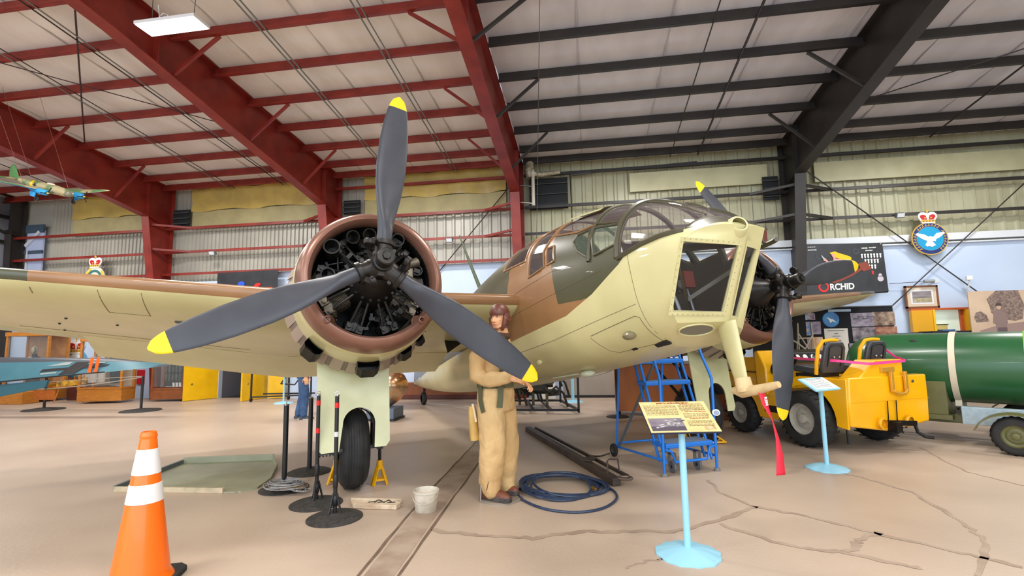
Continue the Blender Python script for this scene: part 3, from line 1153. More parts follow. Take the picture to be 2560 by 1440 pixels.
    t.tube([(.20, .40, .10), (.26, .42, .12), (.33, .44, .17), (.40, .46, .20)], [.03, .03, .035, .05], 10)
    t.tube([(.24, .42, .02), (.30, .42, .03), (.38, .45, .01)], [.03, .035, .03], 10)
    t.box((.30, .45, .09), (.1, .05, .08))
    t.build('intake_pipe', ENGT, cow, smooth=50)
    # nacelle fairing behind the gills, down to the wheel bay
    rings = []
    for y, w, zt, zb in ((1.1, .60, .58, -.60), (1.5, .585, .52, -.60), (2.0, .55, .42, -.56), (2.6, .47, .34, -.48), (3.3, .32, .25, -.36), (3.9, .12, .05, -.2)):
        rings.append([(w * cos(2 * pi * i / 40), y, (zt + zb) / 2 + (zt - zb) / 2 * sin(2 * pi * i / 40)) for i in range(40)])
    MB().loft(rings).build('nacelle', PALE, cow, smooth=60)
    return cow


eng = engine()
eng2 = copy_tree(eng, ac)
eng2.location = (SP, 0, 0)

# ---------------------------------------------------------------- propellers
def propeller(x, ang):
    h = ly_([(0, -.235), (.032, -.235), (.034, -.245), (.06, -.245), (.068, -.238), (.070, -.20), (.066, -.19), (.066, -.13), (.078, -.125), (.078, -.1), (.07, -.06), (.10, -.05), (.105, .05), (.085, .09), (.06, .14), (0, .14)], 36)
    h.cyl((0, -.235, 0), (0, -.262, 0), .03, n=6)
    hub = h.build('propeller', ENGD, ac, smooth=35)
    hub.location = (x, 0, 0)
    for k in range(3):
        t = ang + 2 * pi * k / 3
        rd = Vector((sin(t), 0, cos(t)))
        tg = Vector((cos(t), 0, -sin(t)))
        c = MB()
        c.lathe([(.06, .05), (.082, .06), (.082, .10), (.078, .10), (.078, .16), (.092, .165), (.092, .20), (.07, .205)], 24, rot_to(rd).to_4x4())
        for s in (-1, 1):
            c.cyl(rd * .13 + tg * (s * .085) + Vector((0, -.03, 0)), rd * .13 + tg * (s * .085) + Vector((0, .03, 0)), .018, n=6)
        # counterweight on a curved bracket
        cw = rd * .14 + tg * (-.12) + Vector((0, -.10, 0))
        c.tube([rd * .16 + tg * -.06 + Vector((0, -.05, 0)), rd * .17 + tg * -.085 + Vector((0, -.085, 0)), cw], [.024, .026, .03], 8)
        c.lathe([(0, -.022), (.04, -.022), (.045, -.016), (.045, .016), (.04, .022), (0, .022)], 20, Matrix.Translation(cw) @ rot_to(rd).to_4x4())
        c.build('blade_clamp', ENGD, hub, smooth=35)
        rings, mi = [], []
        N = 48
        rs = [.17 + (1.6 - .17) * i / N for i in range(N + 1)]
        for r in rs:
            u = r / 1.6
            ch = interp(u, [.1, .16, .22, .30, .42, .55, .70, .82, .90, .95, .98, 1.0], [.12, .125, .15, .195, .248, .268, .255, .22, .18, .142, .10, .02])
            th = interp(u, [.1, .16, .22, .30, .45, .7, 1.0], [.12, .12, .10, .07, .042, .026, .012])
            bl = radians(interp(u, [.1, .3, .5, .75, 1.0], [38, 26, 16, 9, 5]))
            ax = tg * -cos(bl) + Vector((0, -1, 0)) * sin(bl)
            nr = rd.cross(ax)
            n_ = 20
            ring = []
            for i in range(n_):
                a = 2 * pi * i / n_
                cx_, cz = cos(a), sin(a)
                flat = 1.0 if cz > 0 else interp(u, [.1, .3, .5], [1, .5, .25])
                ring.append(rd * r + ax * (ch / 2 * cx_ + ch * .02) + nr * (th / 2 * cz * flat * (1 if u < .2 else (1 + .35 * cx_))))
            rings.append(ring)
        b = MB()
        b.loft(rings)
        for i in range(N):
            if rs[i] > 1.6 - .128:
                for j in range(20):
                    b.mi[i * 20 + j] = 1
        b.mi[-1] = 1
        b.build('blade', [PROPM, TIPY], hub, smooth=60)
    return hub


propeller(0, radians(6.78))
propeller(SP, radians(198.6))

# ---------------------------------------------------------------- undercarriage
def tyre_mesh(R_o, w, rim, axis, c, grooves=5):
    """tyre cross-section turned about an axle."""
    prof = []
    hw = w / 2
    n = 26
    for i in range(n + 1):
        a = pi * i / n
        x = hw * cos(a) * (1.0 if abs(cos(a)) > .3 else 1.0)
        r = rim + (R_o - rim) * (max(0.0, sin(a)) ** .55)
        prof.append((r, x))
    out = []
    for r, x in prof:
        out.append((r, x))
    M = Matrix.Translation(c) @ rot_to(axis).to_4x4()
    mb = MB().lathe(out, 56, M)
    for g in range(grooves):
        x = (g - (grooves - 1) / 2) * w * .62 / max(1, grooves)
        mb.lathe([(R_o - .003, x - .004), (R_o + .003, x), (R_o - .003, x + .004)], 56, M)
    return mb


def gear(x, cant=0.0):
    g = MB()
    cx, cy, cz = x - .03, 1.69, -1.39
    for s in (-1, 1):
        g.cyl((cx + s * .20, cy - .02, cz), (cx + s * .22, cy - .1, -.55), .03)
        g.cyl((cx + s * .22, cy + .05, cz + .25), (cx + s * .2, cy + .7, -.45), .022)
    g.cyl((cx - .24, cy, cz), (cx + .24, cy, cz), .03)
    g.bar((cx - .24, cy - .28, cz - .03), (cx + .2, cy - .28, cz - .0), .03, .03)
    leg = g.build('landing_gear', ENG, ac, smooth=30)
    up = (0, -.1664, .986)
    tyre_mesh(.39, .285, .2, (1, 0, 0), (cx, cy, cz), 7).build('tyre', RUBBER, leg, smooth=50)
    MB().lathe([(0, -.1), (.1, -.1), (.19, -.08), (.21, -.05), (.21, .05), (.19, .08), (.1, .1), (0, .1)], 32, Matrix.Translation((cx, cy, cz)) @ rot_to((1, 0, 0)).to_4x4()).build('wheel_hub', STEEL, leg, smooth=40)
    # mudguard and door plate with a round-topped cut-out
    arch = [(cx - .165, -1.41)] + [(cx + .02 - .15 * cos(a), -1.17 + .15 * sin(a)) for a in [pi * i / 16 for i in range(17)]] + [(cx + .16, -1.40)]
    poly = [(x - .40, -.45), (x - .385, -1.37), (x - .35, -1.415)] + arch + [(x + .24, -1.40), (x + .275, -1.35), (x + .285, -.45)]
    dp = MB().prism(poly, .014, O=(0, 1.3, 0), U=(1, 0, 0), V=(0, 0, 1))
    dp.build('wheel_door', mat('shiny_pale_green', (206, 206, 164), 0.22, c2=(196, 196, 150), scale=5, bump=0.12, bscale=4), leg, smooth=30)
    MB().lathe([(.15, -.0), (.15, .12), (.17, .2)], 24, Matrix.Translation((cx + .005, 1.31, -1.17)) @ Matrix.Rotation(radians(-90), 4, 'X'), a0=pi, a1=2 * pi).build('door_arch_lining', STEEL, leg)
    b = MB()
    b.bar((x - .37, 1.34, -1.42), (x - .16, 1.34, -1.40), .03, .025).bar((x + .14, 1.34, -1.39), (x + .24, 1.34, -1.39), .03, .025)
    for i in range(5):
        b.cyl((x - .36 + i * .03, 1.34, -1.43), (x - .36 + i * .03, 1.34, -1.445), .008, n=6)
    b.build('door_hinge', BLACK, leg)
    return leg


gear(0)
gear(SP)
# tail
tl = MB()
rings = []
for z, ya, yb, th in ((0.1, 7.0, 8.7, .16), (.9, 7.5, 8.8, .11), (1.5, 7.9, 8.7, .07), (1.75, 8.15, 8.5, .03)):
    rings.append([(FC + th / 2 * sin(2 * pi * i / 20), (ya + yb) / 2 - (yb - ya) / 2 * cos(2 * pi * i / 20), z) for i in range(20)])
tl.loft(rings)
tl.build('tail_fin', CGRN, ac, smooth=40)
for s in (-1, 1):
    rings = []
    for d, ya, yb, th in ((.05, 7.0, 8.5, .2), (.9, 7.2, 8.45, .14), (1.45, 7.45, 8.3, .06), (1.6, 7.6, 8.1, .03)):
        rings.append([(FC + s * d, (ya + yb) / 2 - (yb - ya) / 2 * cos(2 * pi * i / 20), .22 + th / 2 * sin(2 * pi * i / 20)) for i in range(20)])
    MB().loft(rings).build('tailplane', CBRN, ac, smooth=40)
zg = lambda y: (-2.047 + .1664 * y) / .986
tw = MB()
tw.cyl((FC, 7.9, -.3), (FC, 8.0, zg(8.0) + .16), .03)
twl = tw.build('tail_wheel', BLACK, ac)
tyre_mesh(.15, .11, .08, (1, 0, 0), (FC, 8.02, zg(8.0) + .152), 3).build('tyre', RUBBER, twl)
# aerial mast on the spine and pitot mast under the nose
mb = MB()
rings = []
for (y, z, w, c) in ((3.72, .8, .03, .12), (4.24, 1.55, .022, .09), (4.72, 2.28, .012, .05)):
    rings.append([(FC + w * sin(2 * pi * i / 14), y + c / 2 * cos(2 * pi * i / 14), z) for i in range(14)])
mb.loft(rings).build('aerial_mast', mat('mast_green', (72, 84, 62), 0.4), ac)
mb = MB()
rings = []
for (y, z, w, c) in ((-1.12, -.70, .032, .19), (-1.14, -.95, .027, .15), (-1.16, -1.20, .018, .10)):
    rings.append([(FC + .02 + w * sin(2 * pi * i / 18), y + c / 2 * cos(2 * pi * i / 18), z) for i in range(18)])
mb.loft(rings).build('pitot_mast', PALE, ac, smooth=60)

# ================================================================ tow tractor
TY = mat('tractor_yellow', (250, 184, 6), 0.25, c2=(240, 172, 4), scale=2, coat=0.4)
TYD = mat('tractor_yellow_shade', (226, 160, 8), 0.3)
SEATM = mat('grey_blue_seat_vinyl', (56, 60, 66), 0.45)
RIM = mat('grey_rim_paint', (188, 182, 170), 0.45, c2=(170, 164, 150), scale=8)


def wheel(parent, c, axis, Ro, w, rimr, name='wheel', rm=None, lug=0, m=None):
    rm = rm or RIM
    t = MB()
    n = 20
    prof = []
    for i in range(n + 1):
        a = pi * i / n
        prof.append((rimr + (Ro - rimr) * (max(0, sin(a)) ** .4), w / 2 * cos(a)))
    M = Matrix.Translation(c) @ rot_to(axis).to_4x4()
    t.lathe(prof, 56, M)
    if lug:
        for k in range(lug):
            a = 2 * pi * k / lug
            for s in (-1, 1):
                p = M @ Vector(((Ro - .002) * cos(a + s * .04), (Ro - .002) * sin(a + s * .04), s * w * .24))
                rd = (M.to_3x3() @ Vector((cos(a), sin(a), 0)))
                ax = Vector(axis).normalized()
                tg = ax.cross(rd)
                R = Matrix((ax + tg * .35 * s, tg - ax * .35 * s, rd)).transposed()
                t.box(p, (w * .42, Ro * .06, .005), R=R)
    o = t.build(name, m or RUBBER, parent, smooth=40)
    h = MB()
    s = 1
    f = w / 2
    h.lathe([(rimr * 1.02, f * .55), (rimr * 1.05, f * .78), (rimr * .98, f * .82), (rimr * .9, f * .5), (rimr * .72, f * .42), (rimr * .62, f * .5), (rimr * .5, f * .55), (rimr * .3, f * .5), (rimr * .28, f * .85), (rimr * .2, f * .9), (0, f * .9)], 40, M)
    h.lathe([(rimr * 1.02, -f * .55), (rimr * 1.05, -f * .78), (rimr * .9, -f * .5), (rimr * .3, -f * .5), (0, -f * .5)], 40, M)
    for k in range(6):
        a = 2 * pi * k / 6
        p0 = M @ Vector((rimr * .42 * cos(a), rimr * .42 * sin(a), f * .5))
        p1 = M @ Vector((rimr * .42 * cos(a), rimr * .42 * sin(a), f * .68))
        h.cyl(p0, p1, rimr * .06, n=6)
    h.build('wheel_rim', rm, o, smooth=35)
    return o


tr = thing('tow_tractor', 'yellow aircraft tow tractor with two dark seats beside the green bomb', 'tractor', (2.79, 7.13, 0), radians(26.5))


def side_poly():
    p = [(-.58, .30), (-.60, .9), (.10, .90)]
    p += [(.16, .88), (.62, .62), (.62, .66), (1.38, .66), (1.42, .46)]
    p += [(1.42, .42)] + [(1.16 + .35 * cos(a), .30 + .35 * sin(a)) for a in [radians(20 + 150 * i / 12) for i in range(13)]]
    p += [(.78, .28), (.46, .28)] + [(0 + .43 * cos(a), .36 + .43 * sin(a)) for a in [radians(-5 + 190 * i / 16) for i in range(17)]]
    return p


for x in (.0, 1.24):
    MB().prism(side_poly(), .035, O=(x, 0, 0), U=(0, 1, 0), V=(0, 0, 1)).build('side_panel', TY, tr, smooth=30, bevel=.008)
MB().box((.63, .45, .52), (.8, 1.8, .3)).build('chassis', BLACK, tr, smooth=0)
r_ = MB()
r_.prism([(-.0, .34), (.62, .25), (1.34, .33), (1.36, .62), (1.36, .92), (0.02, .92), (-.0, .62)], .14, O=(0, -.54, 0), U=(1, 0, 0), V=(0, 0, 1))
r_.build('rear_bumper', TY, tr, smooth=30, bevel=.018)
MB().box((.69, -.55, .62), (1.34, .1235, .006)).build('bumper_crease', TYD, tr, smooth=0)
MB().box((.63, -.2, .89), (1.2, .62, .03)).build('rear_deck', TY, tr, smooth=0)
MB().box((.63, .32, .50), (1.2, .6, .03)).build('foot_floor', BLACK, tr, smooth=0)
MB().prism([(.82, .64), (1.40, .64), (1.40, 1.05), (1.33, 1.12), (.82, 1.14)], 1.22, O=(.625, 0, 0), U=(0, 1, 0), V=(0, 0, 1)).build('engine_hood', TY, tr, smooth=30, bevel=.015)
for z in (.92, .67):
    MB().box((-.0, 1.1, z), (.036, .56, .014)).build('hood_seam', BLACK, tr, smooth=0)
MB().box((-.002, .56, .42), (.045, .24, .09)).build('side_step_slot', BLACK, tr, smooth=0)
MB().prism([(.60, .60), (.80, .60), (.82, 1.22), (.74, 1.24), (.62, 1.0)], .3, O=(.13, 0, 0), U=(0, 1, 0), V=(0, 0, 1)).prism([(.70, .6), (.80, .6), (.82, 1.2), (.72, 1.2)], .95, O=(.75, 0, 0), U=(0, 1, 0), V=(0, 0, 1)).build('scuttle', TY, tr, smooth=30, bevel=.02)
ds = MB().prism([(.46, 1.06), (.74, 1.10), (.74, 1.24), (.52, 1.20)], .7, O=(.72, 0, 0), U=(0, 1, 0), V=(0, 0, 1)).build('dashboard', BLACK, tr, smooth=0, bevel=.01)
for k in range(4):
    q = Vector((.46 + k * .14, .486, 1.135))
    MB().lathe([(0, .006), (.034, .006), (.04, .002), (.04, -.01)], 20, Matrix.Translation(q) @ rot_to((0, -.92, .4)).to_4x4()).build('gauge', WHITE if k != 2 else CHROME, ds)
sw = MB().tube([Vector((.20, .50, 1.04)) + Matrix.Rotation(radians(-50), 3, 'X') @ Vector((.19 * cos(2 * pi * i / 24), .19 * sin(2 * pi * i / 24), 0)) for i in range(24)], .018, 8, closed=True)
sw.cyl((.20, .50, 1.04), (.22, .66, .85), .02)
for k in range(3):
    a = 2 * pi * k / 3
    sw.cyl((.20, .50, 1.04), Vector((.20, .50, 1.04)) + Matrix.Rotation(radians(-50), 3, 'X') @ Vector((.19 * cos(a), .19 * sin(a), 0)), .012, n=6)
sw.build('steering_wheel', BLACK, tr)
for x in (.21, .95):
    s = MB()
    pts = [(-.17, .0), (.17, .0), (.19, .08), (.17, .33), (.12, .40), (-.12, .40), (-.17, .33), (-.19, .08)]
    s.prism(pts, .05, O=(x, -.23, .96), U=(1, 0, 0), V=(0, -.22, .98))
    so = s.build('seat_back', SEATM, tr, smooth=30, bevel=.015)
    MB().tube([Vector((x, -.265, .98)) + Vector((a, -.22 * b, b)) for a, b in ((-.11, .06), (-.11, .30), (-.06, .33), (.06, .33), (.11, .30), (.11, .06))], .008, 6).build('seat_piping', BLACK, so)
    for k in (-1, 1):
        MB().ball((x + k * .045, -.325, 1.16), .014, 8).build('seat_bolt', CHROME, so)
    MB().prism([(x - .19, .0), (x + .19, .0), (x + .19, .38), (x - .19, .38)], .09, O=(0, -.2, .98), U=(1, 0, 0), V=(0, 1, .08)).build('seat_cushion', SEATM, tr, smooth=30, bevel=.02)
    MB().box((x, -.02, .92), (.34, .36, .05)).build('seat_base', BLACK, tr, smooth=0)
    MB().tube([(x - .185, -.17, .94), (x - .20, -.20, 1.08), (x - .195, -.235, 1.27), (x - .14, -.265, 1.365), (x - .02, -.27, 1.378), (x + .10, -.27, 1.372)], .024, 8).build('seat_frame', TY, tr)
MB().prism([(.20, .89), (.98, .89), (.98, 1.12), (.50, 1.12)], .26, O=(0, -.46, 0), U=(1, 0, 0), V=(0, 0, 1)).build('rear_box', TY, tr, smooth=30, bevel=.012)
lt = MB()
for x in (.70, .94):
    lt.prism([(x - .022, .72), (x + .022, .72), (x + .022, .97), (x - .022, .97)], .03, O=(0, -.64, 0), U=(1, 0, 0), V=(0, 0, 1))
lt.tube([(.70, -.65, .74), (.78, -.66, .70), (.88, -.66, .70), (.94, -.65, .74)], .02, 8)
lt.box((.68, -.60, 1.0), (.22, .05, .06))
lt.build('lift_bracket', mat('gold_bracket', (214, 160, 60), 0.25, metal=0.4), tr, smooth=30, bevel=.004)
MB().ball((1.10, -.612, .84), (.03, .008, .018), 10).build('maker_badge', STEEL, tr)
ht = MB()
for x in (.60, .75):
    ht.cyl((x, -.62, .33), (x, -.63, .62), .006, n=6)
ht.bar((.58, -.63, .36), (1.0, -.66, .33), .05, .06)
ht.box((.64, -.66, .31), (.10, .12, .12))
ht.tube([(.98, -.66, .34), (1.0, -.68, .22), (1.06, -.72, .17), (1.14, -.76, .16)], .02, 8)
ht.build('tow_hitch', mat('dark_hitch_steel', (40, 38, 40), 0.3, metal=0.7), tr, smooth=30)
for x in (.46, .92):
    MB().lathe([(.05, 0), (.07, .01), (.07, .03), (.05, .04)], 20, Matrix.Translation((x, -.63, .36)) @ Matrix.Rotation(radians(90), 4, 'X')).build('bumper_eye', TYD, tr)
wheel(tr, (.02, 0, .362), (-1, 0, 0), .362, .26, .20, lug=26)
wheel(tr, (1.22, 0, .362), (1, 0, 0), .362, .26, .20, lug=26)
wheel(tr, (.05, 1.16, .30), (-1, 0, 0), .30, .2, .16, lug=24)
wheel(tr, (1.2, 1.16, .30), (1, 0, 0), .30, .2, .16, lug=24)
MB().cyl((.3, -.3, .26), (.31, -.3, .06), .012).build('mud_chain', BLACK, tr)
tp = MB()
Tm = Matrix.Translation((2.79, 7.13, 0)) @ Matrix.Rotation(radians(26.5), 4, 'Z')
pth = [Tm @ Vector(p) for p in ((.3, .44, 1.13), (.1, -.2, 1.12), (.16, -.36, 1.115), (.36, -.63, 1.08), (1.0, -.62, 1.10), (1.12, -.42, 1.14), (1.15, -.25, 1.26))]
hw_ = Vector((0, 0, .016))
tp.add([p - hw_ for p in pth] + [p + hw_ for p in pth], [(i, i + 1, i + 8, i + 7) for i in range(6)])
o = tp.build('barrier_tape', mat('hot_pink_tape', (250, 70, 150), 0.4), smooth=0)
so = o.modifiers.new('t', 'SOLIDIFY')
so.thickness = .003
tag(o, 'hot pink barrier tape strung round the seats of the yellow tractor', 'tape')

# ================================================================ big green bomb on its trailer
BG = mat('bomb_green', (38, 92, 52), 0.3, c2=(34, 84, 47), scale=2, coat=0.1)
b_rz = atan2(.625, -.78)
bomb = thing('bomb', 'huge dark green bomb strapped down behind the yellow tractor', 'bomb', (5.05, 7.78, .97), b_rz)
# local +x runs to the nose
MXb = Matrix.Rotation(radians(90), 4, 'Y')
bb = MB().lathe([(0, 1.32), (.12, 1.31), (.26, 1.26), (.36, 1.18), (.43, 1.05), (.465, .88), (.475, .7), (.475, -.6), (.47, -.72)], 72, MXb)
bb.build('bomb_casing', BG, bomb, smooth=50)
MB().lathe([(.478, -.66), (.482, -.67), (.482, -.78), (.474, -.79)], 72, MXb).build('painted_band', mat('lime_green_band', (120, 190, 40), 0.35), bomb)
MB().lathe([(.475, -.74), (.44, -1.3), (.36, -1.9), (.24, -2.5), (.1, -2.9), (0, -2.95)], 72, MXb).build('tail_cone', BG, bomb, smooth=60)
for k in range(4):
    a = pi / 4 + k * pi / 2
    MB().prism([(-1.9, .3), (-2.9, .1), (-2.9, .48), (-2.2, .48)], .02, U=(1, 0, 0), V=(0, cos(a), sin(a))).build('tail_fin', BG, bomb, smooth=0)
MB().ball((.42, .30, .372), (.05, .02, .012), 10, R=Matrix.Rotation(radians(-40), 3, 'X')).build('lifting_slot', BLACK, bomb)
sp_ = MB()
pts = []
for i in range(33):
    a = radians(-62 + 304 * i / 32)
    pts.append((.0, .482 * cos(a), .482 * sin(a)))
pts = [(.0, .27, -.60)] + pts + [(.0, -.27, -.60)]
rings = []
for i, p in enumerate(pts):
    v = Vector(p)
    rd = Vector((0, v.y, v.z)).normalized()
    rings.append([v + Vector((s * .035, 0, 0)) + rd * t for s, t in ((-1, 0), (1, 0), (1, .008), (-1, .008))])
sp_.loft(rings)
st = thing('cargo_strap', 'cream ratchet strap wrapped around the big green bomb', 'strap', Vector((5.05, 7.78, .97)) + Vector((-.78, .625, 0)) * .02, b_rz)
sp_.build('webbing', mat('cream_webbing', (212, 200, 176), 0.7), st, smooth=30)
MB().box((0, .30, -.55), (.06, .06, .09)).cyl((0, .33, -.54), (0, .40, -.50), .014).build('ratchet', mat('dark_ratchet', (60, 55, 50), 0.4, metal=.6), st, bevel=.004)
OLV = mat('olive_drab_paint', (104, 102, 58), 0.42, c2=(92, 90, 50), scale=4)
tl_ = thing('bomb_trailer', 'olive drab bomb trailer with mudguards under the green bomb', 'trailer', (5.05, 7.78, 0), b_rz)
for s in (-1, 1):
    MB().bar((1.4, s * .26, .30), (-2.6, s * .26, .30), .07, .12).build('chassis_rail', OLV, tl_, smooth=0, bevel=.006)
for x in (.22, -1.4):
    cr = MB()
    ar = [(.46 * cos(radians(a)), .97 + .487 * sin(radians(a)) * 1.02) for a in range(205, 336, 10)]
    cr.prism([(-.46, .36)] + ar[:0] + [(-.46, .80)] + [(.485 * cos(radians(a)), .97 + .485 * sin(radians(a))) for a in range(202, 339, 8)] + [(.46, .80), (.46, .36)], .22, O=(x, 0, 0), U=(0, 1, 0), V=(0, 0, 1))
    cr.build('cradle', OLV, tl_, smooth=0, bevel=.006)
    MB().box((x - .0, .0, .33), (.3, 1.0, .06)).build('cross_member', OLV, tl_, smooth=0)
MB().box((-.32, .50, .38), (.58, .12, .22)).build('battery_box', mat('pale_blue_grey_box', (168, 186, 194), 0.4, c2=(150, 170, 180), scale=20), tl_, smooth=0, bevel=.006)
for x, y in ((-.52, .88), (-.52, -.88)):
    s = 1 if y > 0 else -1
    MB().cyl((x, 0, .22), (x, y, .22), .035).build('axle', OLV, tl_)
    wheel(tl_, (x, y, .223), (0, s, 0), .223, .17, .13, rm=OLV, lug=22)
    g = MB()
    rings = []
    for i in range(13):
        a = radians(175 - 160 * i / 12)
        rings.append([(x + (.31 + t) * cos(a) * (1.15 if cos(a) > 0 else 1), y + s * w, .19 + (.28 + t) * sin(a)) for w, t in ((-.13, 0), (.14, 0), (.14, .012), (-.13, .012))])
    g.loft(rings)
    g.build('mudguard', OLV, tl_, smooth=30)
dr = MB().bar((1.4, .26, .30), (2.3, 0, .30), .07, .09).bar((1.4, -.26, .30), (2.3, 0, .30), .07, .09)
dr.build('drawbar', OLV, tl_, smooth=0)

# ================================================================ rolling ladder
LB = mat('ladder_blue', (20, 112, 205), 0.35)
la = thing('rolling_ladder', 'bright blue rolling safety ladder under the bomber nose', 'ladder', (1.025, 5.655, 0), radians(26))
for s in (-1, 1):
    MB().tube([(s * .33, 0, .03), (s * .33, .0, .98), (s * .325, .03, 1.06), (s * .32, .12, 1.22), (s * .30, .40, 1.85)], .016, 10).build('handrail', LB, la)
    MB().tube([(s * .29, .02, .12), (s * .28, .60, 1.5)], .015, 8).build('stringer', LB, la)
    MB().tube([(s * .29, .14, .12), (s * .28, .72, 1.5)], .015, 8).build('stringer', LB, la)
    MB().tube([(s * .33, 1.0, .10), (s * .30, .86, 1.5)], .015, 8).build('rear_leg', LB, la)
    MB().tube([(s * .33, .02, .16), (s * .33, 1.0, .12)], .014, 8).build('base_rail', LB, la)
    w = MB().lathe([(.03, -.018), (.075, -.016), (.08, 0), (.075, .016), (.03, .018)], 24, Matrix.Translation((s * .37, 1.0, .08)) @ rot_to((1, 0, 0)).to_4x4())
    wo = w.build('ladder_wheel', RUBBER, la)
    MB().lathe([(0, -.02), (.035, -.02), (.035, .02), (0, .02)], 20, Matrix.Translation((s * .37, 1.0, .08)) @ rot_to((1, 0, 0)).to_4x4()).build('wheel_hub', STEEL, wo)
    MB().lathe([(0, 0), (.035, 0), (.03, .03), (.017, .034)], 16, Matrix.Translation((s * .33, 0, 0))).build('rubber_foot', mat('grey_rubber', (120, 116, 112), .7), la)
    c = MB().lathe([(.02, -.014), (.06, -.013), (.065, 0), (.06, .013), (.02, .014)], 20, Matrix.Translation((s * .16, .10, .066)) @ rot_to((1, 0, .1)).to_4x4())
    co = c.build('caster', mat('grey_caster', (100, 100, 104), .5), la)
    MB().bar((s * .16 - .03, .10, .07), (s * .16 - .03, .10, .2), .006, .04).bar((s * .16 + .03, .10, .07), (s * .16 + .03, .10, .2), .006, .04).box((s * .16, .10, .20), (.07, .06, .015)).build('caster_fork', STEEL, co)
for i, (z, y, d) in enumerate(((.30, .13, .27), (.62, .30, .2), (.93, .42, .2), (1.17, .53, .2), (1.42, .64, .2))):
    MB().box((0, y, z), (.60, d, .05)).build('tread', LB, la, smooth=0, bevel=.012)
    MB().box((0, y, z + .026), (.54, d * .85, .006)).build('tread_mat', mat('grey_tread', (96, 106, 122), .8), la, smooth=0)
MB().tube([(-.31, .0, .27), (-.24, -.01, .25), (-.2, -.015, .14), (.2, -.015, .14), (.24, -.01, .25), (.31, .0, .27)], .014, 8).build('front_bar', LB, la)
MB().tube([(-.32, 1.0, .16), (.32, 1.0, .16)], .014, 8).build('rear_rail', LB, la)
MB().tube([(-.31, .96, .14), (-.20, .3, 1.15)], .016, 8).build('gas_strut', mat('strut_grey', (86, 92, 100), .4), la)
MB().tube([(-.30, .88, 1.45), (.30, .88, 1.45)], .014, 8).build('rear_rail', LB, la)
so_ = MB().prism(circle(.05, 24, ry=.036), .008, O=(.345, -.02, .62), U=(1, 0, 0), V=(0, .3, .95)).build('round_sticker', WHITE, la, smooth=0)
MB().prism(circle(.036, 24, ry=.025), .003, O=(.345, -.026, .618), U=(1, 0, 0), V=(0, .3, .95)).build('sticker_print', mat('faded_blue_print', (150, 165, 190), .6), so_, smooth=0)

# ================================================================ information stands
def stand(name, label, loc, rz, pw, pd, pz, off, content, wav=12):
    t = thing(name, label, 'sign', loc)
    mb = MB()
    top, bot = [], []
    n = 96
    for i in range(n):
        a = 2 * pi * i / n
        r = .208 + .004 * sin(a * wav) + .003 * sin(a * 5)
        top.append((r * cos(a), r * sin(a), .009 + .0012 * sin(a * wav)))
        bot.append((r * cos(a), r * sin(a), .0))
    cen = [[(0.03 * cos(2 * pi * i / n), .03 * sin(2 * pi * i / n), .05) for i in range(n)], [(.13 * cos(2 * pi * i / n), .13 * sin(2 * pi * i / n), .035) for i in range(n)], top, bot]
    mb.loft(cen, caps=True)
    mb.build('base', SKYB, t, smooth=50)
    u = Vector((cos(rz), sin(rz), 0))
    tl = radians(30)
    b = Vector((-sin(rz) * cos(tl), cos(rz) * cos(tl), sin(tl)))
    n_ = u.cross(b)
    c = Vector((0, 0, pz)) + u * off[0] + b * off[1]
    q = Vector((0, 0, pz - .02))
    MB().tube([(0, 0, .04), (0, 0, .06), q], .0225, 16).build('post', SKYB, t)
    R = Matrix((u, b, n_)).transposed()
    content(t, c, R, u, b, n_, pw, pd)
    return t


def sheetR(mb, R, c, x0, x1, y0, y1, h, m=0):
    mb.add([c + R @ Vector(p) for p in ((x0, y0, h), (x1, y0, h), (x1, y1, h), (x0, y1, h))], [(0, 1, 2, 3)], m)


